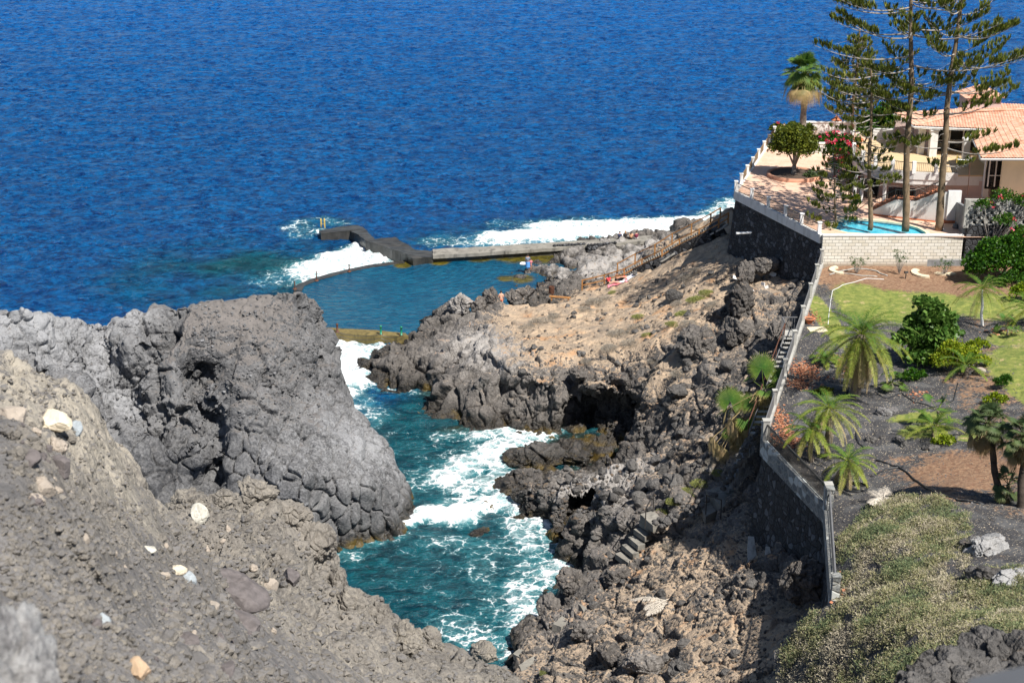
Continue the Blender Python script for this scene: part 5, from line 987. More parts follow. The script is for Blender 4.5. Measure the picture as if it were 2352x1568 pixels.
# --- plants of the terrace
b = pt(1846, 305, y=141); b.z = ZT; t = pt(1849, 168, y=141)
fan_palm(b, t, 46, 1.35, 1.0, 'tall fan palm with a shaggy brown skirt standing alone against the sea', .32, 26, 31, tip=.6, up=1.45, low=-.95, skirt=20, n=22, deadlen=1.5)
b = W(1823, 405, ZT); rng = np.random.default_rng(33); tr_ = empty('round_tree', b, 'round dense small tree with a forked pale trunk in the ring planter on the terrace', 'tree')
mb = MB(); c = Vector((b.x - .15, b.y, ZT + 3.1)); mb.tube([b, b + Vector((0, 0, .5)), b + Vector((-.02, 0, .95))], [.3, .2, .19], 8); stems(mb, b + Vector((0, 0, .9)), [(c.x + x, c.y + y, c.z + z) for x, y, z in ((-1, 0, -.2), (.9, .3, -.2), (0, .7, .3), (0, -.7, .2), (-.5, .2, .7), (.6, -.2, .7))], .12, .15); part('trunk', mb, M['twig'], tr_, True)
mb = MB(); clumps(mb, [(c.x, c.y, c.z, 1.9), (c.x - .9, c.y, c.z - .5, 1.2), (c.x + .95, c.y, c.z - .45, 1.25), (c.x, c.y - .5, c.z + .5, 1.4), (c.x - .5, c.y + .5, c.z + .3, 1.4), (c.x + .2, c.y - .8, c.z - .6, 1.3)], 15000, .18, 130, .25, tint=(0, .6)); part('crown', mb, M['citrus'], tr_)
pl = empty('tree_planter', b, 'round terracotta tiled planter ring filled with lava stones under the round tree', 'planter'); mb = MB(); R0 = 2.35
mb.lathe([(R0, 0), (R0, .3), (R0 - .25, .3), (R0 - .25, .05)], b, 40); M['terratile'] = simple('planter_tile', (.50, .25, .16), .8, .1, 3.); part('ring', mb, M['terratile'], pl, True); mb = MB(); mb.lathe([(R0 - .24, .2), (0, .24)], b, 40); M['soil'] = simple('planter_soil', (.08, .055, .04), .95, .3, 5., .05, 10); part('soil', mb, M['soil'], pl)
bush('low_shrub', 'grey green low shrub at the right rim of the ring planter', 'shrub', W(1868, 412, ZT), [(0, 0, .35, .5), (.7, 0, .3, .4), (-.5, .3, .3, .35)], 700, .16, 'darkfan', 34, stem=.02)
bush('bougainvillea', 'bougainvillea with pink and red bracts climbing between the round tree and the balcony', 'flowering shrub', W(1925, 420, ZT) + Vector((.3, 1.5, 0)), [(0, 0, 1.2, 1.0), (.4, .3, 2.2, 1.0), (-.3, .5, 2.6, .9), (.9, .2, 1.5, .8), (.3, .6, 3.2, .7), (1.1, -.2, .6, .7)], 6500, .15, 'bushg', 35, 60, .3, flowers=700, fsz=.2)
bush('bougainvillea', 'low pink flowering hedge just right of the fan palm trunk', 'flowering shrub', W(1885, 345, ZT), [(0, 0, .9, .8), (1.2, .3, 1.0, .8), (-1.0, .4, .6, .6)], 2600, .16, 'bushg', 36, 40, .3, flowers=260, fsz=.2)
bush('flower_bed', 'mixed shrubs with a few pink flowers at the foot of the tall fan palm', 'flowering shrub', W(1830, 318, ZT) + Vector((0, 2, 0)), [(-1.6, 0, .5, .7), (0, 0, .6, .8), (1.4, 0, .5, .7)], 2400, .18, 'citrus', 37, 40, .3, flowers=50, fsz=.2)
bush('round_bush', 'big rounded bright green tree behind the conifers beside the roof', 'tree', W(2040, 318, y=137) * 1., [(0, 0, 1.3, 1.7), (-1.6, 0, .9, 1.3), (1.5, 0, 1.1, 1.5), (.2, 0, 2.3, 1.5), (1.5, .3, 2.0, 1.2), (-1.1, .2, 1.8, 1.2)], 11000, .26, 'bushg', 38, 130, .26, tint=(0, .75))
bush('climber', 'sprawling bougainvillea with bare grey twigs and magenta flowers over the breeze block wall', 'flowering shrub', Vector((36.2, 110.8, 14.2)), [(-.9, -.2, 3.4, .7), (.6, 0, 3.9, .9), (2.2, 0, 3.6, .9), (3.8, 0, 3.9, 1.0), (.8, -.2, 2.2, .8), (2.0, -.3, 1.2, .8), (4.9, -.1, 2.6, .9), (3.2, -.1, 4.6, .7)], 4200, .14, 'bushg', 39, 70, .3, flowers=170, fsz=.17, tint=(0, .8), stem=.035)
bush('low_shrub', 'bright feathery low shrub at the foot of the stair skirting', 'shrub', W(1948, 466, ZT), [(0, 0, .3, .35), (.6, -.1, .35, .4)], 500, .22, 'limeg', 40, up=1.5, flat=.3, stem=.02)
# --- garden
GP = lambda u, v: hit(u, v, [garden])
b = GP(1962, 905); t = b + Vector((.05, -.3, 3.9))
date_palm(b, t, 50, 3.5, 'biggest date palm in the garden, with a heavy beard of dry hanging fronds', .36, .12, .66, 22, 41, skirt=40, ll=.44, low=-.8, up=1.25, lw=.036, n=54)
for u, v, h, nf, L, lb, gr, ye, de, sd_, ex_ in (
    (1900, 1050, 2.9, 28, 2.4, 'yellowing date palm with a wide crown just above the corner post of the railing', .12, .62, 10, 42, {}),
    (1862, 1058, 1.9, 22, 1.9, 'smaller date palm hard against the long railing, red leaf litter under it', .1, .55, 9, 43, {}),
    (1948, 1118, 1.5, 22, 1.9, 'low yellow green date palm ringed by a black irrigation pipe', .1, .65, 7, 44, {}),
    (2148, 1000, .6, 14, 2.0, 'stemless upright bright green date palm on the black gravel', .02, .3, 2, 46, {'up': 1.3, 'low': .05}),
    (2220, 862, .7, 14, 1.9, 'small dark green date palm in front of the yellow green shrub', .02, .2, 2, 47, {'up': 1.3, 'low': -.1}),
    (2362, 745, 1.2, 26, 2.4, 'date palm cut by the right edge of the picture beside the white gravel', .05, .35, 3, 48, {'up': 1.2, 'low': -.3})):
    b = GP(min(u, 2349), v) + Vector((.5 if u > 2350 else 0, 0, 0)); date_palm(b, b + Vector((-.15, -.1, h)), nf, L, lb, .17, gr, ye, de, sd_, group='date palms on the garden terrace', n=44, ll=.30, lw=.03, **ex_)
b = GP(2256, 748); date_palm(b, b + Vector((-.25, .1, 2.6)), 24, 2.3, 'palm with a slim pale trunk on the lawn under the big dark bush', .10, .08, .28, 3, 45, trunkmat='whiteclean', ll=.34, lw=.03, up=1.1, low=-.45)
b = GP(1895, 835); date_palm(b, b + Vector((0, 0, .3)), 16, 1.3, 'low fern-like palm tucked left under the biggest date palm', .08, .02, .2, 0, 49, up=1.2, low=.1, ll=.3)
for u, v, h, nl, L, r, lb, tr, sd_, kw in (
    (2052, 893, .35, 10, .75, .5, 'little fan palm in a black ring on the dark gravel right of the biggest palm', .08, 51, dict(tip=.3, dead=1)),
    (2155, 985, 1.1, 7, .8, .6, 'young fan palm with two round leaves behind the stemless date palm', .07, 52, dict(tip=.2, dead=0)),
    (2316, 770, .6, 7, .7, .5, 'pale young fan palm on the grass at the right edge of the white gravel', .06, 53, dict(tip=.3, dead=0)),
    (2300, 1148, 3.8, 46, .85, .5, 'leaning fan palm with a rough dark trunk, left of the pair at the right edge', .17, 54, dict(tip=.5, dead=16, mat='darkfan', trunkmat='darktrunk', skirt=16)),
    (2343, 1165, 3.5, 46, .85, .5, 'fan palm with a thick studded trunk at the right edge, dead leaves below', .19, 55, dict(tip=.55, dead=18, mat='darkfan', trunkmat='darktrunk', skirt=18)),
    (2318, 1150, .8, 14, .6, .45, 'short green sucker palm at the foot of the two dark-trunked palms', .1, 56, dict(tip=.4, dead=6, mat='darkfan', trunkmat='darktrunk'))):
    b = GP(u, v); off = Vector((-.95, .3, h)) if sd_ == 54 else Vector((-.1, .1, h)); fan_palm(b, b + off, nl, L, r, lb, tr, seed=sd_, **{'group': 'fan palms in the garden', **kw})
# the two fan palms rooted on the cliff outside the railing
b = hit(1700, 990, [cliff]); t = W(1698, 955, y=b.y - .6); fan_palm(b, t, 6, 1.2, .75, 'left cliff fan palm with one huge round green leaf and a curtain of dry leaves', .2, 22, 57, 'fan', skirt=44, tip=.95, low=-.8, up=.5, n=34, deadlen=1.7, faces=[(2.5, .9, 1.1, 1.1), (.6, .8, 1.0, .75)], group='fan palms on the cliff outside the railing')
b = hit(1762, 960, [cliff]); t = W(1754, 893, y=b.y - .6); fan_palm(b, t, 6, 1.2, .75, 'upper cliff fan palm beside the iron stair, straw-coloured dead leaves below', .2, 20, 58, 'fan', skirt=50, tip=.95, low=-.8, up=.5, n=34, deadlen=2.2, faces=[(1.8, 1.2, 1.3, 1.1), (.3, .6, 1.2, .7)], group='fan palms on the cliff outside the railing')
bush('round_bush', 'large glossy dark green bush in the corner under the breeze block wall', 'bush', GP(2298, 648) + Vector((0, .6, 0)), [(-1.4, 0, 1.3, 1.3), (0, 0, 1.6, 1.6), (1.5, 0, 1.6, 1.5), (-.6, .2, 2.3, 1.1), (1.0, .2, 2.5, 1.2), (2.2, 0, .9, 1.2), (-1.8, -.2, .8, .8)], 15000, .2, 'bushg', 61, 150, .25, tint=(0, .7))
bush('sea_grape', 'tall sea grape shrub with big round leaves, some turning red', 'shrub', GP(2125, 835), [(0, 0, 1.0, 1.1), (-.5, 0, 2.0, 1.0), (.4, 0, 2.2, 1.0), (0, 0, 3.1, .9), (-.9, .2, 2.6, .6), (.8, 0, 1.2, .8), (-.6, -.3, .5, .8), (.2, .2, 3.6, .7), (-1.3, 0, 1.5, .8), (1.2, .2, 2.0, .8), (-.5, 0, 3.9, .6), (.9, .1, 2.9, .7)], 5200, .28, 'grape', 62, 90, .3, flat=1.0, tint=(0, .62), stem=.05)
bush('lime_shrub', 'yellow green fine-leaved shrub growing right against the sea grape', 'shrub', GP(2185, 852), [(-.5, 0, .7, .85), (.5, 0, .8, .9), (0, 0, 1.4, .8), (1.1, .3, 1.1, .6), (1.9, .2, .6, .5)], 7000, .11, 'limeg', 63, 90, .28, tint=(0, .9), stem=.04)
bush('small_shrub', 'small dark oleander-like shrub beside the right-hand lawn', 'shrub', GP(2298, 892), [(0, 0, .4, .45), (.3, 0, .5, .4)], 900, .16, 'bushg', 64, up=1., flat=.4, stem=.02)
bush('small_shrub', 'yellowish leafy shrub at the right edge below the big dark bush', 'shrub', GP(2340, 690), [(0, 0, .6, .7), (.5, 0, .8, .6)], 1600, .17, 'limeg', 65, stem=.03, tint=(0, .5))
for k, (u, v, r_, n_, mt, lb) in enumerate(((2095, 872, .55, 900, 'bushg', 'low leafy undergrowth at the foot of the sea grape'), (2240, 800, .5, 700, 'limeg', 'small yellow green tuft right of the lime shrub'), (2325, 655, .9, 1700, 'bushg', 'dark undergrowth below the corner bush at the right'), (2285, 925, .45, 500, 'limeg', 'grassy tuft under the small dark shrub'), (2165, 1020, .4, 500, 'limeg', 'green weedy tuft right of the stemless date palm'), (1890, 905, .35, 300, 'citrus', 'small weedy plant between the leaf litter and the biggest palm'))):
    bush('undergrowth', lb, 'shrub', GP(u, v), [(0, 0, r_ * .5, r_), (r_ * 1.1, .1, r_ * .4, r_ * .7), (-r_, 0, r_ * .3, r_ * .6)], n_, .13, mt, 170 + k, stem=.015, tint=(0, .7), up=.9)
for i, (u, v, lb) in enumerate(((1968, 628, 'leftmost sparse twiggy plant in the bed along the cream wall'), (2065, 630, 'middle and tallest sparse twiggy plant in the bed along the cream wall'), (2170, 632, 'rightmost sparse plant in the bed, next to the curved edging slabs'))):
    b = GP(u, v); root = empty('wispy_plant', b, lb, 'shrub', 'thin plants along the cream wall'); rng = np.random.default_rng(70 + i); mb = MB(); H = (1.2, 1.9, 1.3)[i]; tips = [b + Vector((rng.normal(0, .4), rng.normal(0, .25), H * rng.uniform(.5, 1.))) for _ in range(34)]; stems(mb, b, tips, .014, .06, 3); part('stems', mb, M['twig'], root)
    mb = MB()
    for q in tips: leaves_on(mb, q - Vector((0, 0, .12)), (.09, .09, .16), 11, .12, flat=.35, tint=(0, .6), up=1.2, shell=.1)
    part('foliage', mb, M['bushg'], root)
# --- dry scrub on the slopes
def scrub_mesh(nm, seed, n=1500, mat='scrub', tint=(0, 1), w_=.012):
    global rng
    rng = np.random.default_rng(seed); mb = MB(); a = rng.uniform(0, 6.283, n); rr = np.sqrt(rng.uniform(0, 1, n)); bs = np.stack([np.cos(a) * rr, np.sin(a) * rr * .8, np.zeros(n)], 1); hz = .42 * (1 - rr ** 2) + .06
    st = bs + np.stack([0 * a, 0 * a, hz * rng.uniform(0, .8, n)], 1); d = nrm(np.stack([np.cos(a) * rr * .6, np.sin(a) * rr * .6, np.full(n, .8)], 1) + rng.normal(0, .55, (n, 3)))
    kites(mb, st, st + d * rng.uniform(.12, .3, n)[:, None], rng.normal(size=(n, 3)), w_ * rng.uniform(1, 2.5, n), .4, rng.uniform(*tint, n)); return mb.mesh(nm, M[mat])
SC = [scrub_mesh('grey_scrub', 80), scrub_mesh('grey_scrub', 81, 1900), scrub_mesh('green_scrub', 82, 1600, 'gscrub', (0, .7), .02)]
for k, (u, v, s, lb) in enumerate(((1245,742,1.9,0),(1275,728,1.3,1),(1212,752,1.3,0),(1365,695,1.5,1),(1395,690,1.6,0),(1345,712,1.2,0),(1408,672,.8,2),(1425,770,1.8,1),(1465,755,1.6,0),(1450,790,1.4,0),(1400,800,1.3,1),(1468,728,1.0,2),(1580,640,1.6,0),(1600,622,1.1,1),
    (1560,700,1.3,0),(1600,690,1.4,2),(1625,675,1.3,2),(1570,722,1.2,2),(1585,745,1.3,1),(1640,700,1.2,1),(1545,745,1.0,2),(1620,760,1.3,0),(1680,740,.9,0),(1700,650,1.,0),(1490,770,.9,2),(1350,830,1.1,1),(1560,860,1.2,1),(1500,830,.9,0),
    (1610,1110,1.1,2),(1580,1130,1.0,2),(1550,1150,1.,2),(1525,1175,.8,2),(1640,1060,1.0,0),(1665,1035,1.1,0),(1650,1085,.8,2),(1628,1080,.9,1),(1535,1255,.6,1),(1640,1145,.6,2),(1255,1545,.7,2),(1530,1250,.5,0))):
    p = hit(u, v, [cliff]); o = link('dry_scrub', SC[lb]); o.location = p + Vector((0, 0, -.05)); o.scale = (s * .62, s * .62, s * .6); o.rotation_euler = (0, 0, k * 1.7)
    tag(o, 'cushion of yellow green scrub on the cliff slope' if lb == 2 else 'cushion of dry grey scrub on the sandy cliff slope', 'shrub', 'green scrub cushions on the cliff' if lb == 2 else 'grey scrub cushions on the cliff')
# --- ground cover on the near mound (nobody could count it)
rng = np.random.default_rng(90); mb = MB(); poly = [W(u, v, z) for u, v, z in ((1930,1235,13.6),(2010,1152,14),(2130,1138,15.2),(2220,1175,16),(2235,1260,16.4),(2230,1310,17),(2352,1300,18),(2380,1480,19),(2300,1640,18.5),(1780,1640,10.4),(1800,1470,10.8),(1850,1405,12.),(1925,1400,13.4))]
pu = np.array([(proju(p), projv(p)) for p in poly])
def inside(u, v, P):
    c = False; n = len(P)
    for i in range(n):
        x1, y1 = P[i]; x2, y2 = P[i - 1]
        if (y1 > v) != (y2 > v) and u < (x2 - x1) * (v - y1) / (y2 - y1) + x1: c = not c
    return c
cnt = 0; pts = []
while cnt < 13000:
    x = rng.uniform(10, 27); y = rng.uniform(43, 70); z = 14.5; p = Vector((x, y, z)); 
    ok, loc, nor, _ = garden.ray_cast(Vector((x, y, 60)), Vector((0, 0, -1)))
    if not ok: cnt += .02; continue
    if inside(proju(loc), projv(loc), pu): pts.append(tuple(loc)); cnt += 1
    else: cnt += .02
pts = np.array(pts); n = len(pts); pu_ = np.array([proju(Vector(p)) for p in pts]); pv_ = np.array([projv(Vector(p)) for p in pts]); cl_ = perlin(pts * .45) + .5 * perlin(pts * 1.3)
wf1, wf2, _w = worley(pts * .62, 4); hgt = np.clip(.75 * (.72 - wf1) + .15 * perlin(pts * 1.5 + 5), .02, .6); keep = (perlin(pts * .9 + 40) + .6 * (wf2 - wf1) > -.28); pts, cl_, hgt, pu_, pv_ = pts[keep], cl_[keep], hgt[keep], pu_[keep], pv_[keep]; n = len(pts)
for k in range(20):
    a = nrm(rng.normal(size=(n, 3)) * (.9, .9, .5) + (0, 0, .5)); L = rng.uniform(.05, .17, n); st = pts + rng.normal(0, .11, (n, 3)) * (1, 1, 0) + np.stack([0 * hgt, 0 * hgt, hgt * rng.uniform(0, 1, n) - .05], 1)
    kites(mb, st, st + a * L[:, None], rng.normal(size=(n, 3)), .035, .5, np.clip(.55 - cl_ * 1.0 - hgt * .5 + .5 * (pu_ < 1960) * (pv_ > 1450) + rng.normal(0, .28, n), 0, 1))
M['cover'] = leaf_mat('succulent_cover', (.16, .21, .11), (.34, .32, .16), (.52, .46, .36), .85, .15, .3, .08)
solo('ground_cover', mb, M['cover'], 'grey green creeping ground cover on the near mound', 'ground cover', kind='stuff')
# --- heaps of red leaf litter along the fence
M['litter'] = leaf_mat('red_leaf_litter', (.36, .12, .06), (.52, .22, .12), (.46, .30, .19), .8, .1, .3)
mb = MB()
for u, v, ru, rv, n in ((1850,855,.9,1.7,520),(1835,880,.7,1.2,260),(1800,985,.5,1.6,260),(1815,1015,.8,1.0,260),(1868,730,.5,1.6,90),(1905,1270,.3,2.2,110),(1925,1360,.4,1.2,60),(2110,905,.6,.8,40),(2300,760,1.2,1.0,60),(1790,950,.4,1.5,120)):
    c = GP(u, v)
    for _ in range(n):
        x, y = c.x + rng.normal(0, ru * .55), c.y + rng.normal(0, rv * .55); z = ground(x, y, [garden])
        if z < 5: continue
        q = np.array((x, y, z + rng.uniform(.01, .06))); d = nrm(rng.normal(size=3) * (1, 1, .12)); s = rng.uniform(.1, .2); kites(mb, q, q + d * s, np.cross(d, rng.normal(size=3) * .4 + (0, 0, 1)), s * .9, .5, rng.uniform(0, 1))
solo('leaf_litter', mb, M['litter'], 'fallen red brown leaves heaped along the garden railing', 'leaf litter', kind='stuff')
# ================================================================== sea works
def P2(l, z): return [(W(u, v, z).x, W(u, v, z).y) for u, v in l]
def jag(mb, amp=.06, sc=1.3):
    """roughen collected geometry a little (cast concrete, worn edges)"""
    for i, v in enumerate(mb.v): q = v * sc; mb.v[i] = v + amp * np.stack([perlin(q), perlin(q + 7), .6 * perlin(q + 13)], 1)
def slab(poly, z0, z1, cell=.45, amp=.08):
    """worn concrete mass: subdivided prism"""
    m = MB(); pl = []; zt_ = []; n = len(poly)
    for i in range(n):
        a = np.array(poly[i]); b = np.array(poly[(i + 1) % n]); k = max(1, int(np.linalg.norm(b - a) / cell))
        for j in range(k): pl.append(tuple(a + (b - a) * j / k)); zt_.append(z1 if np.ndim(z1) == 0 else z1[i] + (z1[(i + 1) % n] - z1[i]) * j / k)
    m.prism(pl, z0, zt_); jag(m, amp, 1.1); return m
jt = empty('pier', W(740, 526, 1.2), 'dark wet concrete pier bending out to sea with an old ladder at its tip', 'pier')
part('outer_arm', slab(P2([(732,521),(757,518),(800,514),(826,517),(839,528),(860,552),(846,560),(822,541),(805,528),(770,528),(735,527)], 1.0), -1.5, [.6,.65,.8,1.,1.1,1.2,1.2,1.1,.9,.75,.6], .4, .16), M['wetconc'], jt)
part('raised_block', slab(P2([(839,553),(863,549),(907,547.5),(923,555),(953,569),(994,572),(994,585),(948,591),(936,584),(885,567)], 1.35), -1.5, [1.4,1.4,1.5,1.4,1.2,1.1,1.1,1.2,1.35,1.4], .4, .16), M['wetconc'], jt)
bwk = empty('breakwater', W(1100, 575, 1.2), 'long pale breakwater wall with cracked layers closing the seaward side of the tidal pool', 'breakwater')
part('wall_top', slab(P2([(994,572),(1100,567),(1275,556),(1400,548),(1500,540),(1510,552),(1400,560),(1275,569.5),(1100,581),(994,587)], 1.3), .95, 1.3, .5, .06), M['dryconc'], bwk)
part('wall_base', slab(P2([(990,573),(1100,569),(1275,558),(1400,550),(1400,561),(1275,572),(1100,583),(990,589)], 1.1), -1.5, .97, .5, .14), M['wetconc'], bwk)
we = empty('weir', W(760, 630, .3), 'thin curved weir separating the tidal pool from the open sea', 'weir')
wl_ = [W(u, v, .5) for u, v in ((684,668),(690,655),(720,643),(760,631),(805,620),(850,611),(925,601))]
m = MB()
for a, b in zip(wl_[:-1], wl_[1:]): m.beam((a.x, a.y, .1), (b.x + (b - a).x * .03, b.y + (b - a).y * .03, .1), .8, .84)
jag(m, .04); part('wall', m, M['wetconc'], we)
dm = empty('dam_wall', W(820, 765, .8), 'mossy green brown dam wall at the near end of the tidal pool with water spilling over', 'dam')
m = slab(P2([(700,748),(760,752),(860,757),(932,764),(938,771),(860,770),(760,763),(700,760)], .85), -1.5, .82, .5, .05); part('wall', m, M['mossconc'], dm)
# chained posts and weir posts
for u, v, col, lb in ((775, 763, 'rust', 'rusty brown chain post, the left one on the dam wall'), (875, 768, 'green', 'middle green painted chain post on the dam wall'), (922, 770, 'green', 'green chain post at the right end of the dam wall')):
    q = W(u, v, .82); r = empty('chain_post', q, lb, 'post', 'posts on the dam wall'); m = MB(); m.lathe([(.14, 0), (.14, .05), (.09, .06), (.09, .72), (.12, .74), (.12, .82), (0, .86)], q, 10); part('post', m, M[col], r, True); m = MB(); m.box(q + Vector((0, 0, .02)), (.34, .3, .06)); part('base_plate', m, M['rust'], r)
for k, (u1, u2, v1, v2) in enumerate(((700, 775, 762, 763), (775, 875, 763, 768), (875, 922, 768, 770))):
    a, b = W(u1, v1, 1.5), W(u2, v2, 1.5)
    for dz in (0, -.35):
        m = MB(); m.tube([a.lerp(b, t) + Vector((0, 0, dz - .25 * 4 * t * (1 - t))) for t in np.linspace(0, 1, 8)], .022, 4); solo('chain', m, M['iron'], ('left', 'middle', 'right')[k] + ' sagging chain span on the dam wall, ' + ('upper strand' if dz == 0 else 'lower strand'), 'chain', base=a)
for u, v, h, lb in ((677, 664, .8, 'short rusty post at the left end of the weir beside the headland'), (727, 645, 1.0, 'thin rusty post on the weir, second from the headland'), (802, 624, .75, 'stubby post with a round foot, the farthest one on the weir')):
    q = W(u, v, .5); m = MB(); m.tube([q, q + Vector((.02, 0, h))], .055, 8); m.lathe([(.22, 0), (.2, .08), (.08, .12)], q, 10); m.box(q + Vector((0, 0, h)), (.13, .13, .05)); solo('weir_post', m, M['rust'], lb, 'post', 'posts on the weir', base=q)
q = W(741, 521, 1.25); r = empty('ladder', q, 'old yellow ladder rails standing on the tip of the pier', 'ladder')
for dx in (-.18, .2): m = MB(); m.tube([q + Vector((dx, 0, 0)), q + Vector((dx, 0, .75)), q + Vector((dx, .15, .9)), q + Vector((dx, .45, .8)), q + Vector((dx, .5, -.3))], .05, 6); part('rail', m, M['yellow'], r)
m = MB(); m.beam(q + Vector((-.18, .02, .35)), q + Vector((.2, .02, .35)), .04, .04); part('rung', m, M['yellow'], r)
# tidal pool water
ring = [W(u, v, .45) for u, v in ((686,662),(692,655),(720,643),(760,631),(805,620),(850,611),(925,602),(1000,590),(1268,573),(1420,570),(1420,640),(1260,700),(1100,760),(935,772),(690,765),(640,700))]
N_ = 70; xs = np.linspace(min(p.x for p in ring), max(p.x for p in ring), 90); ys_ = np.linspace(min(p.y for p in ring), max(p.y for p in ring), 90); XX, YY = np.meshgrid(xs, ys_); x, y = XX.ravel(), YY.ravel()
ins = np.array([inside(a, b, [(p.x, p.y) for p in ring]) for a, b in zip(x, y)]); id_ = np.arange(len(x)).reshape(90, 90); Fq = np.stack([id_[:-1, :-1].ravel(), id_[:-1, 1:].ravel(), id_[1:, 1:].ravel(), id_[1:, :-1].ravel()], 1); Fq = Fq[ins[Fq].sum(1) >= 3]
sh = np.zeros(len(x)); 
for u, v, r_ in ((1100,588,2.2),(1180,585,3.0),(1250,583,3.6),(1330,590,3.5),(1010,600,1.4),(925,608,1.2),(1200,640,1.5),(1230,675,1.0),(1160,640,1.0)):
    c = W(u, v, .45); sh = np.maximum(sh, sstep(1.5, .2, np.hypot(x - c.x, (y - c.y) * .8) / r_))
zp = .45 + .025 * fbm(np.stack([x * .9, y * 1.5, x * 0], 1), 3)
me = mesh_np('tidal_pool', np.stack([x, y, zp], 1), Fq, M['poolwater'], {'shore': sh}, True); tp = link('tidal_pool_water', me); tp['kind'] = 'structure'

# ================================================================== rocks standing free
from mathutils import noise as mnoise
def ico(sub_):
    t = (1 + 5 ** .5) / 2; v = [(-1, t, 0), (1, t, 0), (-1, -t, 0), (1, -t, 0), (0, -1, t), (0, 1, t), (0, -1, -t), (0, 1, -t), (t, 0, -1), (t, 0, 1), (-t, 0, -1), (-t, 0, 1)]
    f = [(0,11,5),(0,5,1),(0,1,7),(0,7,10),(0,10,11),(1,5,9),(5,11,4),(11,10,2),(10,7,6),(7,1,8),(3,9,4),(3,4,2),(3,2,6),(3,6,8),(3,8,9),(4,9,5),(2,4,11),(6,2,10),(8,6,7),(9,8,1)]
    V = nrm(np.array(v)); F = np.array(f)
    for _ in range(sub_):
        E = np.sort(np.stack([F, np.roll(F, -1, 1)], 2).reshape(-1, 2), 1); uq, inv = np.unique(E, axis=0, return_inverse=True); inv = inv.reshape(-1, 3); m = nrm((V[uq[:, 0]] + V[uq[:, 1]]) / 2); n = len(V); V = np.vstack([V, m]); a = inv + n
        F = np.vstack([np.stack([F[:, 0], a[:, 0], a[:, 2]], 1), np.stack([a[:, 0], F[:, 1], a[:, 1]], 1), np.stack([a[:, 2], a[:, 1], F[:, 2]], 1), a])
    return V, F
def rock_shape(size, seed, sub_=4, facets=11, rough=.12, soft=.0):
    r = np.random.default_rng(seed); V, F = ico(sub_); V = V.copy()
    # cut by random planes: angular broken faces
    for _ in range(facets):
        n = nrm(r.normal(size=3)); h = r.uniform(.55, .88); d = V @ n; V = np.where((d > h)[:, None], V - (d - h)[:, None] * n * (1 - soft), V)
    V = V * np.array(size); sc = 1.2 / max(size); w1 = worley(V * sc * 1.9 + seed, 7); w2 = worley(V * sc * 4.6 + seed, 9); k_ = min(1., rough / .12) if sub_ > 3 else 0; V = V + nrm(V) * (rough * max(size) * (.6 * fbm(V * sc + seed, 3) + .25 * fbm(V * sc * 4, 3)) + k_ * max(size) * (.17 * w1[2] + .07 * w2[2] - .07 * (1 - sstep(0, .13, w1[1] - w1[0]))))[:, None]; return V, F
RM = {}
def rock(name, label, loc, size, seed, mat='boulder', group=None, cat='rock', sub_=4, rz=0., tilt=(0, 0), soil=0., pale=0.2, **k):
    key = (tuple(np.round(size, 2)), seed, mat, sub_, soil, pale)
    if key not in RM: V, F = rock_shape(size, seed, sub_, **k); RM[key] = mesh_np(name, V, F, M[mat], {'soil': np.full(len(V), soil), 'pale': np.full(len(V), pale)}, False if sub_ < 4 else True)
    o = link(name, RM[key]); o.location = loc; o.rotation_euler = (tilt[0], tilt[1], rz); return tag(o, label, cat, group)
CL = [cliff]
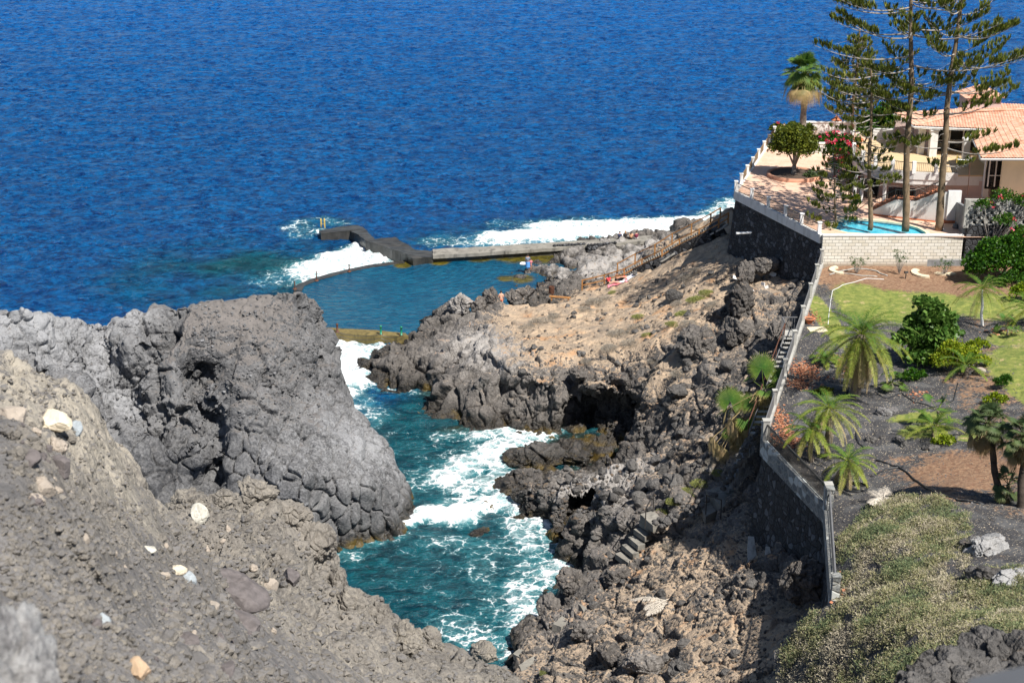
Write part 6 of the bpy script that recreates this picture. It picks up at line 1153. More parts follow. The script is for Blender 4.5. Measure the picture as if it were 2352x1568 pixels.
for k, (u, v, z, s, lb, mt, pl) in enumerate((
    (1235,1052,.2,(2.6,1.5,1.5),'big dark rock islet at the mouth of the cave inlet','boulder',.15),(1330,1052,.1,(2.0,1.0,1.1),'lower grey tail of the islet reaching towards the cave','boulder',.45),
    (1165,1112,.0,(1.0,.6,.55),'small wet rock in the foam just below the islet','boulder',0.),(1100,1222,-.05,(1.0,.5,.3),'flat black rock awash in the lower channel','boulder',0.),(1120,1165,-.1,(.9,.45,.35),'black rock tip breaking the white water above the flat one','boulder',0.),
    (760,1262,.05,(.8,.5,.5),'black wet rock at the foot of the headland','boulder',0.),(840,838,.25,(1.2,.9,.7),'shiny black rock where the spill from the dam enters the channel','boulder',0.),(875,868,.2,(1.4,.9,.7),'second shiny black rock below the dam spill','boulder',0.),(890,808,.5,(1.5,.8,.6),'wet rock under the right end of the dam wall','boulder',0.),
    (975,737,.5,(.7,.5,.35),'small wet rock in the shallow corner of the tidal pool','boulder',0.),(1590,531,2.2,(2.6,1.1,1.1),'dark craggy rock lump by the sea at the foot of the wooden rail','boulder',.2),(1660,522,4.5,(1.8,1.2,1.1),'dark rock lump touching the upper wooden rail','boulder',.15),
    (1062,700,2.6,(1.3,1.0,1.3),'pale crusted rock crag on the left of the pool shore path','boulder',.75),(1100,702,2.5,(.9,.8,1.0),'dark crag left of the bathing man','boulder',.05),(1130,690,2.3,(1.1,.9,1.2),'striped dark crag directly left of the bathing man','boulder',.2),(1195,683,2.2,(1.8,.9,1.1),'grey crag directly right of the bathing man','boulder',.3),
    (1600,790,8.4,(1.7,1.5,1.4),'big grey boulder outcrop with dry scrub on top, mid slope','boulder',.2),(1700,690,10.6,(1.1,1.3,1.5),'dark basalt outcrop under the black rubble wall','boulder',.1),(1760,610,11.,(1.0,1.0,1.0),'dark jagged outcrop against the foot of the rubble wall','boulder',.25),(1712,632,10.2,(1.0,1.0,1.3),'dry-stone like dark stub below the rubble wall corner','boulder',.1),(1690,760,9.8,(1.0,1.1,1.2),'black outcrop shading the gully below the iron stair','boulder',.0),(1790,760,11.2,(.9,1.1,.9),'grey outcrop beside the upper iron stair','boulder',.3),
    (1835,1335,10.2,(1.5,1.3,1.2),'black lava lump leaning on the garden wall foot','boulder',.1),(1475,690,5.0,(.6,.5,.5),'dark round boulder on the sandy path','boulder',.1),(1550,680,7.2,(.8,.6,.6),'dark boulder beside the sandy path under the green scrub','boulder',.1),
    (1330,860,4.4,(1.0,.8,.6),'dark boulder on the lip over the cave','boulder',.1),(1420,870,4.8,(.9,.7,.6),'grey boulder at the right of the cave lip','boulder',.3),(1555,900,6.6,(.8,.7,.6),'dark boulder above the rubble right of the cave','boulder',.1),
    (1460,1250,3.2,(.5,.5,.45),'squat boulder beside the foot of the concrete steps','boulder',.2),(1420,1325,2.8,(.9,.6,.8),'brown block boulder below the concrete steps','boulder',.3),(1310,1330,2.2,(1.1,.8,.8),'large dark rock over the water below the steps','boulder',.15),(1265,1395,1.4,(.9,.7,.8),'dark cliff block dropping into the foam','boulder',.1),
    (1340,1450,3.3,(1.0,.8,.7),'rounded grey boulder group centre on the lower slope','boulder',.4),(1400,1500,4.0,(.9,.7,.7),'dark boulder right of the rounded grey one','boulder',.15),(1480,1530,4.8,(1.1,.9,.8),'large grey boulder at the bottom of the lower slope','boulder',.45),(1560,1540,5.5,(.7,.6,.5),'small dark boulder near the bottom edge','boulder',.1),
    (2030,950,None,(.45,.35,.5),'upright grey lava stone of the pair on the black gravel','stonegrey',.4),(2050,945,None,(.45,.35,.35),'lying pitted lava stone of the pair on the black gravel','stonegrey',.3),(1997,1012,None,(.45,.35,.35),'pitted dark stone left in the row on the gravel','boulder',.4),(2028,1005,None,(.25,.2,.2),'smallest pitted stone of the row on the gravel','boulder',.4),(2072,1018,None,(.65,.4,.42),'wide overhanging lava stone in the row on the gravel','boulder',.5),(2140,1028,None,(.5,.35,.25),'low lava stone half sunk in the grass strip','boulder',.4),
    (2262,1262,None,(1.3,.9,.7),'broad grey rock slab right of the ground cover','stonegrey',.8),(2270,1330,None,(1.0,.7,.6),'dark grey wedge rock below the broad slab','boulder',.2),(2330,1320,None,(1.2,.6,.3),'flat pale rock shelf at the right edge','stonegrey',.9),(2230,1255,None,(.5,.5,.6),'black pitted rock at the left tip of the broad slab','boulder',0.),
    (2140,1565,None,(.4,.3,.35),'white topped small rock near the bottom of the ground cover','stonegrey',.9))):
    if z is None: q = hit(u, v, [garden])
    else: q = W(u, v, z)
    rock('rock', lb, q, s, 200 + k, 'cliff' if (mt == 'boulder' and max(s) >= .9 and z is not None and z > 1) else mt, rz=k * 1.3, pale=pl, soil=.12 if max(s) >= .9 else 0., sub_=5 if max(s) > 1 else 4)
# loose boulders on the slopes
rng = np.random.default_rng(5); k = 0
BS = [(.34, .28, .22), (.42, .3, .3), (.28, .24, .22), (.52, .4, .36), (.22, .2, .16), (.66, .5, .42)]
areas = [((1380, 1560, 1060, 1180), 26, (3, 1, 0, 5)), ((1500, 1700, 930, 1090), 14, (0, 1, 3, 5)), ((1160, 1400, 1060, 1150), 12, (0, 2, 4)), ((1350, 1750, 1200, 1560), 30, (0, 2, 4, 1)), ((1450, 1700, 620, 800), 18, (2, 4, 0)), ((1200, 1500, 700, 860), 16, (2, 4, 0)), ((1550, 1760, 760, 900), 16, (0, 1, 3))]
for (u0, u1, v0, v1), n, cs in areas:
    for _ in range(n):
        u, v = rng.uniform(u0, u1), rng.uniform(v0, v1); p = hit(u, v, CL, Vector((0, 0, -9)))
        if p.z < .5 or p.y < 50 or p.y > 135: continue
        c = BS[cs[rng.integers(len(cs))]]; o = rock('loose_boulder', 'loose dark lava boulder lying on the rubble of the cliff slope', p + Vector((0, 0, c[2] * .25)), c, 300 + int(rng.integers(4)), 'boulder', 'loose boulders on the cliff slope', rz=rng.uniform(0, 6.28), sub_=2, facets=9, pale=float(rng.choice([.1, .35]))); o.rotation_euler = (rng.uniform(-.5, .5), rng.uniform(-.5, .5), rng.uniform(0, 6.28))
# rubble and gravel nobody could count
V0, F0 = ico(0); V1, F1_ = ico(1)
def rubble(name, label, zones, mat, seed, objs, attr=(0., .2)):
    r = np.random.default_rng(seed); Vs, Fs, so, pa = [], [], [], []; n = 0
    for (u0, u1, v0, v1), cnt, smin, smax in zones:
        for _ in range(cnt):
            u, v = r.uniform(u0, u1), r.uniform(v0, v1); p = hit(u, v, objs, Vector((0, 0, -9)))
            if p.z < .4: continue
            s = smin + (smax - smin) * r.uniform() ** 3; big = s > .16; A, B = (V1, F1_) if big else (V0, F0)
            V = A * (1 + r.uniform(-.22, .22, (len(A), 1))) * np.array((r.uniform(.7, 1.3), r.uniform(.7, 1.2), r.uniform(.45, .9))) * s; M_ = np.array(Matrix.Rotation(r.uniform(0, 6.28), 3, 'Z') @ Matrix.Rotation(r.uniform(-.6, .6), 3, 'X'))
            Vs.append(V @ M_.T + np.array(p) + (0, 0, s * .2)); Fs.append(B + n); n += len(A); so.append(np.full(len(A), attr[0] if r.uniform() > .3 else .55)); pa.append(np.full(len(A), r.choice([0, .1, .2, .6], p=[.4, .3, .2, .1])))
    me = mesh_np(name, np.vstack(Vs), np.vstack(Fs), M[mat], {'soil': np.concatenate(so), 'pale': np.concatenate(pa)}, False); o = link(name, me); return tag(o, label, 'rubble', kind='stuff')
rubble('slope_rubble', 'broken dark lava rubble strewn over the sandy cliff slopes', (((1180,1760,1150,1568),4200,.02,.12),((1200,1700,620,900),1500,.02,.16),((1350,1700,900,1180),800,.04,.2),((1160,1400,1080,1200),500,.04,.3)), 'boulder', 6, CL)
rubble('headland_rubble', 'small stones scattered over the top and face of the headland', (((440,740,670,960),2000,.02,.14),((200,500,720,1000),700,.02,.14)), 'head', 8, [head])
rubble('near_gravel', 'gravel and small stones on the near slope', (((0,620,1150,1568),5200,.005,.05),((380,1170,1120,1568),4200,.012,.12),((0,300,820,1250),1200,.006,.05)), 'fore', 9, [fore], (.5, .2))
rubble('garden_gravel', 'black and pale gravel grains on the garden terrace', (((1800,2350,760,1240),2600,.015,.05),), 'stonegrey', 10, [garden])
# stones one can point to on the near slope
SM = {'cream': simple('cream_stone', (.66, .58, .45), .9, .12, 4., .004, 60), 'blue': simple('blue_grey_stone', (.36, .40, .43), .85, .12, 5., .003, 60), 'whitest': simple('white_stone', (.50, .48, .42), .95, .2, 9., .012, 30), 'orange': simple('orange_stone', (.50, .36, .24), .9, .15, 5., .004, 60), 'darkst': simple('dark_slab_stone', (.13, .115, .115), .95, .25, 6., .01, 40), 'tan': simple('tan_stone', (.36, .31, .26), .9, .15, 6., .006, 50)}
M.update(SM)
for k, (u, v, w_, h_, mt, lb, fc) in enumerate(((125,975,74,44,'cream','cream squarish block on the left near slope','flatfc'),(172,988,34,34,'blue','small blue grey stone right beside the cream block',9),(458,1188,50,46,'whitest','rough white stone wedged over the dark hole in the near ridge',7),(405,1312,42,28,'cream','cream stone touching the blue grey one on the near slope',8),(432,1338,46,38,'blue','pale blue grey angular stone next to the cream stone',9),
    (536,1362,150,52,'darkst','long dark wedge-shaped slab lying on the near slope',9),(562,1435,82,36,'darkst','rugged dark stone below the dark wedge slab',8),(490,1398,42,30,'tan','tan stone left under the dark wedge slab',8),(243,1432,40,36,'blue','lone pale blue stone in the grey gravel',8),(318,1545,66,50,'orange','orange tan angular stone near the bottom edge',9),(520,1545,60,34,'darkst','half buried dark stone in the bottom gravel',9),(425,1480,70,40,'darkst','wide low dark stone in the middle of the gravel',8),
    (60,1060,60,50,'darkst','dark pitted stone left of the rough cluster',9),(140,1090,70,60,'darkst','big dark lava stone of the rough cluster at the left',8),(100,1130,52,44,'tan','brown lava stone at the bottom of the left cluster',8),(30,960,70,44,'tan','grey brown stone at the left edge above the cluster',8),(195,1240,30,20,'tan','thin pale splinter of stone on the gravel',8),(340,1262,36,14,'whitest','narrow whitish splinter on the gravel',7),(620,1350,40,30,'tan','rounded tan stone on the near ridge right of the slab',8),(670,1330,44,36,'darkst','dark grey stone on the near ridge',8),(1112,1510,64,60,'fore','blunt grey brown rock standing at the right foot of the near ridge',6))):
    p = hit(u, v, [fore]); s = (p - CAM).length / FPX; sz = (w_ * s * .58, w_ * s * .42, h_ * s * .62); o = rock('stone', lb, p + Vector((0, 0, h_ * s * .12)), sz, 400 + k, mt, cat='stone', sub_=5, facets=13 if fc == 'flatfc' else 11, rough=.028 if mt != 'fore' else .1, soil=0., pale=.5)
    o.rotation_euler = (0, math.radians(18) if k in (0, 5, 6) else .1, (-.25 if k in (0, 5) else k * .9) if w_ > 60 else k * 1.1)
for k, (u, v, w_, h_, pl_, lb) in enumerate(((425,1165,90,70,.5,'tan crag at the left start of the second near ridge'),(505,1150,80,50,.4,'tan crag beside the rough white stone'),(585,1140,110,70,.45,'tallest knob of the second near ridge'),(665,1185,90,60,.35,'jagged shoulder right of the tallest ridge knob'),(715,1255,110,110,.2,'big dark tan bulge of the near ridge over the water'),(770,1345,70,70,.3,'narrow crag where the near ridge steps down'),(800,1400,80,90,.4,'leaning slab-like crag with a shadowed crack'),(865,1430,90,80,.4,'fin-shaped crag of the near ridge'),(925,1480,100,80,.45,'broad fin crag left of the round knob'),(990,1480,70,70,.5,'round knob on the low part of the near ridge'),(480,1235,60,40,.1,'dark stone under the shadowed hole'),(640,1290,60,36,.3,'flat tan stone on the back of the near ridge'))):
    p = hit(u, v, [fore]); s = (p - CAM).length / FPX; rock('crag', lb, p + Vector((0, .3, -.15 * h_ * s)), (w_ * s * .55, w_ * s * .5, h_ * s * .6), 700 + k, 'fore', sub_=6, rz=k * .9, pale=pl_, soil=.0, rough=.13, facets=8)
rng = np.random.default_rng(15)
for k in range(110):
    z_ = rng.uniform(); u, v = (rng.uniform(10, 170), rng.uniform(930, 1160)) if k < 34 else (rng.uniform(60, 620), rng.uniform(1180, 1550)) if k < 84 else (rng.uniform(450, 1100), rng.uniform(1200, 1550))
    if k >= 84 and v < 1100 + (u - 450) * .62 + 90: continue
    p = hit(u, v, [fore]); s = (p - CAM).length / FPX; w_ = (8 + 26 * rng.uniform() ** 2.2) * (1.5 if k < 34 else 1) * s; c = BS[k % 6]; f_ = w_ / c[0]
    o = rock('loose_stone', 'dull grey brown loose stone lying in the gravel of the near slope', p + Vector((0, 0, w_ * .1)), tuple(round(x / BS[k % 6][0] * .5, 2) for x in c), 720 + k % 5, ('fore', 'darkst', 'fore', 'tan')[k % 4], 'loose stones on the near slope', 'stone', sub_=4, rough=.09, pale=.25, facets=10); o.scale = (w_ * 1.2,) * 3; o.rotation_euler = rng.uniform(0, 6.28, 3)
# blurred pale rock at the lower left and the black outcrop and rail at the lower right
q = W(20, 1500, y=4.6); rock('near_rock', 'big blurred pale rock face filling the lower left corner', q + Vector((-.14, 0, -.36)), (.26, .5, .62), 501, 'stonegrey', sub_=6, pale=.75, facets=8, rough=.1)
for k, (u, v, y_, s) in enumerate(((2235,1590,13,(.62,.6,.42)),(2340,1530,14,(.62,.6,.46)),(2140,1610,12.5,(.36,.4,.3)))):
    rock('lava_outcrop', ('black blurred lava crag at the lower right', 'black lava crag at the right edge, above the blurred one', 'lowest black lava crag tip at the bottom edge')[k], W(u, v, y=y_) + Vector((0, .3, -.25)), s, 510 + k, 'boulder', sub_=6, pale=.0, rough=.2, facets=7)
m = MB(); a = W(2200, 1640, y=3.0); b = W(2420, 1592, y=2.9); m.beam(a + Vector((0, 0, -.03)), b + Vector((0, 0, -.03)), .35, .06); solo('parapet_top', m, M['greypaint'], 'out of focus grey parapet edge in the bottom right corner', 'parapet', base=a)
# ================================================================== steps, rails, paths on the cliff
def stair_run(name, label, a, b, n, wd, mat='concrete', over=1.0):
    """n blocks from a (top) down to b, going along the slope"""
    a, b = Vector(a), Vector(b); r = empty(name, b, label, 'steps'); d = Vector((b.x - a.x, b.y - a.y, 0)).normalized(); ang = math.atan2(d.y, d.x)
    for i in range(n):
        p = a.lerp(b, (i + .5) / n); m = MB(); L = (Vector((b.x, b.y, 0)) - Vector((a.x, a.y, 0))).length / n; m.box((0, 0, -.15), (L * 1.12, wd, .36)); V = m.v[0]; m = MB(); 
        m.box((p.x, p.y, p.z - .24), (L * 1.15, wd * rng.uniform(.92, 1.06), .34), ang + rng.normal(0, .04)); jag(m, .06, 1.9); part('step', m, M[mat], r)
    return r
rng = np.random.default_rng(12)
st1 = stair_run('concrete_steps', 'five broad worn concrete steps going down towards the water', W(1496,1190,5.4), W(1428,1286,3.1), 5, 1.3, 'dryconc')
stair_run('shaded_steps', 'dark concrete steps in the shade beside the garden wall corner', W(1722,1020,10.6), W(1668,1110,8.0), 8, 1.5, 'greyconc')
for k, (pl, z, lb) in enumerate(((((1622,1125),(1672,1112),(1705,1140),(1660,1165)), 7.3, 'upper pale concrete landing beside the short black handrail'), (((1600,1150),(1632,1132),(1655,1168),(1620,1185)), 6.75, 'lower pale concrete landing under the short black handrail'), (((1470,1180),(1500,1172),(1530,1200),(1500,1206)), 5.6, 'small pale concrete landing on top of the five broad steps'))):
    m = slab(P2(pl, z), z - .5, z, .5, .05); solo('landing', m, M['dryconc'], lb, 'landing', base=W(*pl[0], z))
for k, pl in enumerate((((1400,1345),(1440,1300),(1425,1290),(1385,1330)), ((1340,1400),(1392,1362),(1378,1350),(1325,1385)), ((1290,1440),(1330,1410),(1312,1398),(1268,1432)), ((1200,1510),(1258,1470),(1238,1455),(1180,1500)), ((1196,1540),(1236,1520),(1226,1508),(1188,1525)))):
    zc = [hit(u, v, CL).z for u, v in pl]; z = float(np.mean(zc)) + .08; m = slab(P2(pl, z), z - .4, z, .3, .16); solo('path_slab', m, M['dryconc'], ('pale concrete path piece just below the broad steps', 'second pale path piece down the lower slope', 'third pale path piece, above the foam', 'fourth pale path piece, shaped like a low kerb', 'lowest pale path piece near the bottom rock')[k], 'path', base=W(*pl[0], z))
def handrail(label, pts, h=.9, posts=None, mat='iron'):
    r = empty('handrail', pts[0], label, 'handrail'); up = Vector((0, 0, h)); m = MB()
    for a, b in zip(pts[:-1], pts[1:]): m.beam(a + up, b + up, .06, .06)
    part('top_rail', m, M[mat], r)
    for p in pts: m = MB(); m.box(p + up * .5, (.06, .06, h)); part('post', m, M[mat], r)
    return r
handrail('short black handrail with two posts above the pale landings', [W(1621,1180,6.9), W(1655,1192,6.9)], 1.25)
handrail('short black handrail over the top of the broad concrete steps', [W(1482,1212,5.2), W(1500,1178,5.5)], 1.3)
# row of round black cobbles edging the path and on the steps
cob = []
for (u0, v0, z0, u1, v1, z1, n) in ((1505,1200,5.6,1600,1165,6.7,17),(1512,1208,5.5,1602,1172,6.6,14),(1600,1160,6.8,1640,1135,7.4,7),(1660,1120,8.0,1715,1040,10.6,13),(1690,1050,10.4,1745,985,11.4,9)):
    for i in range(n):
        t = i / (n - 1); q = W(u0 + (u1 - u0) * t + rng.normal(0, 3), v0 + (v1 - v0) * t + rng.normal(0, 3), z0 + (z1 - z0) * t); s = rng.uniform(.14, .24); rock('cobble', 'round black cobble in the rows edging the cliff steps', q, (.2, .18, .16), 600 + i % 3, 'boulder', 'black cobbles along the cliff steps', sub_=2, facets=2, rough=.05, pale=.1, cat='cobble', rz=i)
# wooden rail and its stone-faced stair down to the tidal pool
RL = [(1337, 667, 2.5), (1388, 655, 3.1), (1433, 641, 3.9), (1474, 619, 4.9), (1520, 598, 6.2), (1560, 573, 7.3), (1605, 551, 8.5), (1650, 527, 9.7), (1672, 514, 10.2)]
RP = [W(*p) for p in RL]; r = empty('wooden_railing', RP[0], 'long brown timber railing climbing from the pool shore to the terrace wall corner', 'railing')
for p in RP: m = MB(); m.box(p + Vector((0, 0, .5)), (.13, .13, 1.1)); part('post', m, M['wood'], r)
for z in (1.0, .5):
    for a, b in zip(RP[:-1], RP[1:]): m = MB(); m.beam(a + Vector((0, 0, z)), b + Vector((0, 0, z)), .09, .10); part('rail', m, M['wood'], r)
# second rail on the seaward side of the stair
off = Vector((-.5, 1.7, 0)); m = MB(); r2 = empty('wooden_railing', RP[2] + off, 'farther brown timber rail on the seaward side of the same stair', 'railing')
for p in RP[2:]: mm = MB(); mm.box(p + off + Vector((0, 0, .5)), (.12, .12, 1.1)); part('post', mm, M['wood'], r2)
for a, b in zip(RP[2:-1], RP[3:]): mm = MB(); mm.beam(a + off + Vector((0, 0, 1.)), b + off + Vector((0, 0, 1.)), .08, .09); part('rail', mm, M['wood'], r2)
sw_ = empty('stone_stair', RP[4], 'black stone stair wall with a pale edge running down under the timber railing', 'stair'); m = MB()
for a, b in zip(RP[2:-1], RP[3:]): m.beam(a + off * .45 + Vector((0, 0, -.75)), b + off * .45 + Vector((0, 0, -.75)), 1.9, 1.4)
part('stone_wall', m, M['black'], sw_); m = MB()
for a, b in zip(RP[2:-1], RP[3:]): m.beam(a + Vector((0, -.2, .0)), b + Vector((0, -.2, .0)), .2, .14)
part('edge', m, M['concrete'], sw_); m = MB(); n = 46
for i in range(n): p = RP[2].lerp(RP[-1], (i + .5) / n); m.box((p.x + off.x * .45, p.y + .8, p.z + .02), (.27, 1.4, .12))
part('steps', m, M['dryconc'], sw_)
# dry stone wall under the platform, brown earth ramp
for (u0, v0, u1, v1, lb) in ((1270, 573, 1345, 568, 'low dry-stone wall of black stones under the pale platform, left length'), (1350, 572, 1415, 566, 'dry-stone wall of black stones under the platform, middle length'), (1510, 565, 1560, 560, 'short dry-stone wall under the platform, right length')):
    a = W(u0, v0, 1.); b = W(u1, v1, 1.); root = empty('dry_stone_wall', a, lb, 'wall'); m = MB(); n = int((b - a).length / .32)
    for i in range(n):
        for j in range(4):
            V = V1 * (1 + rng.uniform(-.15, .15, (len(V1), 1))) * (.21, .2, .15); m.add(V + np.array(a.lerp(b, (i + .5 * (j % 2)) / n)) + (rng.normal(0, .03), rng.normal(0, .05), .1 + j * .22 - .35), tris=F1_)
    part('stones', m, M['black'], root)
# concrete buttress feet at the garden wall corner
for k, (u, v, y_, w_, lb) in enumerate(((1726, 1285, 74.5, .35, 'grey concrete buttress foot at the left base of the garden wall'), (1765, 1310, 72.0, .3, 'second sloping concrete foot under the garden wall'))):
    q = W(u, v, y=y_); m = MB(); m.prism([(q.x - w_, q.y - .9), (q.x + w_, q.y - .7), (q.x + w_ * .7, q.y + 1.0), (q.x - w_ * .2, q.y + 1.1)], q.z - 1.2, [q.z - .9, q.z - .6, q.z + .9, q.z + .9]); jag(m, .1, 1.2); solo('buttress', m, M['concrete'], lb, 'buttress', base=q)
# bench plank and bin at the pool shore
q = W(1268, 681, 2.3); r = empty('bench', q, 'long low brown plank bench on the shore path', 'bench'); m = MB(); a, b = W(1262, 680, 2.6), W(1310, 684, 2.6); m.beam(a, b, .4, .07); part('seat', m, M['wood'], r)
for t in (.1, .9): m = MB(); m.box(a.lerp(b, t) - Vector((0, 0, .2)), (.12, .34, .36)); part('leg', m, M['wood'], r)
q = W(1267, 679, 2.4) + Vector((0, .5, 0)); r = empty('litter_bin', q, 'round dark red slatted litter bin behind the plank bench', 'bin'); m = MB(); m.lathe([(.0, .05), (.22, .05), (.25, .75), (.2, .75), (.19, .3)], q, 16); part('bin_body', m, M['rust'], r); m = MB()
for i in range(16): a_ = i * 6.283 / 16; m.box(q + Vector((.26 * math.cos(a_), .26 * math.sin(a_), .4)), (.05, .02, .66), a_ + 1.57)
part('slats', m, M['rust'], r)
# ---- garden oddments
def gz_(u, v): return hit(u, v, [garden])
def hose(label, uv, rad=.045, close=False, mat='black_plastic', name='irrigation_pipe'):
    P_ = [gz_(u, v) + Vector((0, 0, rad * .8)) for u, v in uv]; Q = []
    for a, b in zip(P_[:-1], P_[1:]):
        for t in np.linspace(0, 1, 5)[:-1]: p = a.lerp(b, t); p.z = ground(p.x, p.y, [garden]) + rad * .8; Q.append(p)
    Q.append(P_[-1]); m = MB(); m.tube(Q, rad, 6); solo(name, m, M[mat], label, 'pipe', base=P_[0], smooth=True)
hose('black irrigation pipe snaking from the young palm towards the dark-trunked palms', ((2012,1058),(2062,1072),(2088,1090),(2110,1108),(2150,1135),(2200,1150),(2260,1160)))
hose('short branch of black pipe joining the long one', ((2000,1095),(2035,1078),(2075,1072)))
hose('black pipe curving beside the pitted stones', ((1968,985),(1966,1000),(1972,1018),(1985,1030)))
hose('thin black pipe running up past the little fan palm', ((2010,900),(2035,915),(2070,902),(2100,925),(2140,935),(2190,920),(2200,880)), .03)
for u, v, r_, lb in ((1965, 1122, .62, 'black pipe coiled in a ring round the low yellow green palm'), (2050, 893, .6, 'black pipe ring round the little fan palm')):
    c = gz_(u, v); m = MB(); P_ = []
    for i in range(25): a_ = i * 6.283 / 24; x, y = c.x + r_ * math.cos(a_), c.y + r_ * math.sin(a_); P_.append((x, y, ground(x, y, [garden]) + .05))
    m.tube(P_, .05, 6, cap=False); solo('irrigation_pipe', m, M['black_plastic'], lb, 'pipe', base=c, smooth=True)
def arc_slab(label, u, v, r0, r1, a0, a1, base_rot=0):
    c = gz_(u, v); n = 10; an = np.linspace(a0, a1, n); poly = [(c.x + r1 * math.cos(t), c.y + r1 * math.sin(t)) for t in an] + [(c.x + r0 * math.cos(t), c.y + r0 * math.sin(t)) for t in an[::-1]]
    m = MB(); m.prism(poly, c.z - .02, c.z + .12); solo('edging_slab', m, M['coping'], label, 'edging slab', 'curved pale edging slabs', base=c)
arc_slab('curved pale edging slab lying at the left in the bed by the cream wall', 1935, 622, .6, 1.0, 1.9, 4.6)
arc_slab('curved pale edging slab, upright C shape at the right of the bed', 2130, 628, .75, 1.2, 2.2, 4.6)
arc_slab('pale edging slab lying flat, touching the C-shaped one', 2165, 622, .8, 1.2, 3.9, 5.4)
hose('long bent pale pole lying in the bed in front of the cream wall', ((1905,632),(1930,624),(1960,618),(1990,619),(2015,624),(2038,634)), .05, mat='concrete', name='bent_pole')
hose('straight pale pole lying below the bent one', ((1902,622),(1935,628),(1980,634),(2015,636)), .04, mat='concrete', name='straight_pole')
hose('thin white cable wandering along the lawn edge', ((2030,612+30),(1990,640),(1935,655),(1912,668),(1908,690),(1904,720),(1902,745)), .025, mat='whitepvc', name='white_cable')
q = gz_(2080, 640); r = empty('garden_spotlight', q, 'small black garden spotlight on a stake in the brown bed', 'spotlight'); m = MB(); m.tube([q, q + Vector((0, 0, .4))], .04, 6); part('stake', m, M['iron'], r); m = MB(); m.box(q + Vector((0, 0, .5)), (.26, .2, .16), .2, rx=-.3); part('lamp_head', m, M['iron'], r)
q = gz_(1858, 742); r = empty('flower_pot', q, 'wide brown clay bowl pot beside the railing gate', 'flower pot'); m = MB(); m.lathe([(.2, 0), (.34, .3), (.38, .32), (.38, .38), (.32, .38), (.28, .25), (0, .25)], q, 18); part('bowl', m, M['terra'], r, True); m = MB(); m.lathe([(.3, .3), (0, .33)], q, 14); part('soil', m, M['soil'], r)
q = gz_(1870, 758); m = MB(); m.box(q + Vector((.2, 0, .03)), (1.2, .9, .1), .1); solo('threshold_slab', m, M['coping'], 'pale concrete slab at the gate in the railing', 'slab', base=q)
q = gz_(2242, 862); m = MB(); V, F = rock_shape((.4, .35, .3), 77, 4, 3, .05); m.add(V + np.array(q) + (.3, .3, .1), tris=F); solo('round_boulder', m, M['tan'], 'smooth pale round boulder right behind the small dark green date palm', 'rock', base=q, smooth=True)
# dead fronds lying about
for u, v, L, n, lb, where in ((1515, 1395, 2.2, 5, 'bleached dead palm leaf heap lying on the lower slope', CL), (2010, 1160, 1.2, 7, 'tuft of dead straw-coloured palm leaves at the edge of the ground cover', [garden])):
    b = hit(u, v, where); rng = np.random.default_rng(int(u)); m = MB()
    for i in range(n): frond(m, b + Vector((rng.normal(.5, .25), rng.normal(.3, .2), .3)), 3.6 + rng.normal(0, .35) + (0 if L > 2 else i * .8), .25, L * rng.uniform(.6, 1), .55, 26, .42, .05, .95, 1., .03, .0)
    M.setdefault('deadleaf', leaf_mat('bleached_leaf', (.5, .45, .36), (.55, .5, .42), (.62, .56, .48), .8, .1, .25)); solo('dead_palm_leaf', m, M['deadleaf'], lb, 'dead leaf', base=b)
# white broken pieces and a rusty stake in the gully
for k, (u, v, s) in enumerate(((1690,640,.5),(1712,655,.3),(1722,648,.28),(1745,626,.3),(1752,655,.42),(1760,662,.3),(1700,668,.25),(1775,632,.5),(1730,670,.22))):
    p = hit(u, v, CL); m = MB(); m.box((0, 0, 0), (s, s * .7, .06)); o = link('broken_slab', m.mesh('broken_slab', M['whiteclean'])); o.location = p + Vector((0, -.05, .1)); o.rotation_euler = (.6 + .2 * k, .3 - .1 * k, k * 1.3); tag(o, 'broken white slab piece littering the gully below the rubble wall', 'debris', 'broken white pieces in the gully')

# ================================================================== people
SK = simple('skin_tone', (.52, .27, .17), .6, .06, 8.); SKl = simple('fair_skin', (.66, .38, .27), .6, .06, 8.); M['hair'] = simple('dark_hair', (.03, .02, .015), .6, .2, 10.); M['blond'] = simple('fair_hair', (.35, .2, .09), .6, .2, 10.)
def cloth(n, c): return simple(n, c, .85, .12, 6.)
CLT = {k: cloth(k + '_cloth', c) for k, c in {'grey': (.19, .23, .30), 'blue': (.10, .30, .66), 'orange': (.75, .12, .05), 'navy': (.03, .04, .09), 'maroon': (.16, .02, .05), 'blackc': (.02, .02, .022), 'tanc': (.60, .34, .2), 'pinkc': (.80, .25, .30), 'whitec': (.8, .8, .82), 'red': (.7, .05, .07)}.items()}
def body(name, root, J, mat, E, R_):
    """one continuous skinned body: J joints (local), E edges, R_ radii; root joint is index 0"""
    me = bpy.data.meshes.new(name); me.from_pydata([tuple(j) for j in J], E, []); me.materials.append(mat); o = link(name, me, root)
    sk = o.modifiers.new('skin', 'SKIN'); sk.use_smooth_shade = True
    for i, d in enumerate(me.skin_vertices[0].data): d.radius = R_[i] if np.ndim(R_[i]) else (R_[i], R_[i]); d.use_root = (i == 0)
    s = o.modifiers.new('sub', 'SUBSURF'); s.levels = 1; s.render_levels = 1; return o
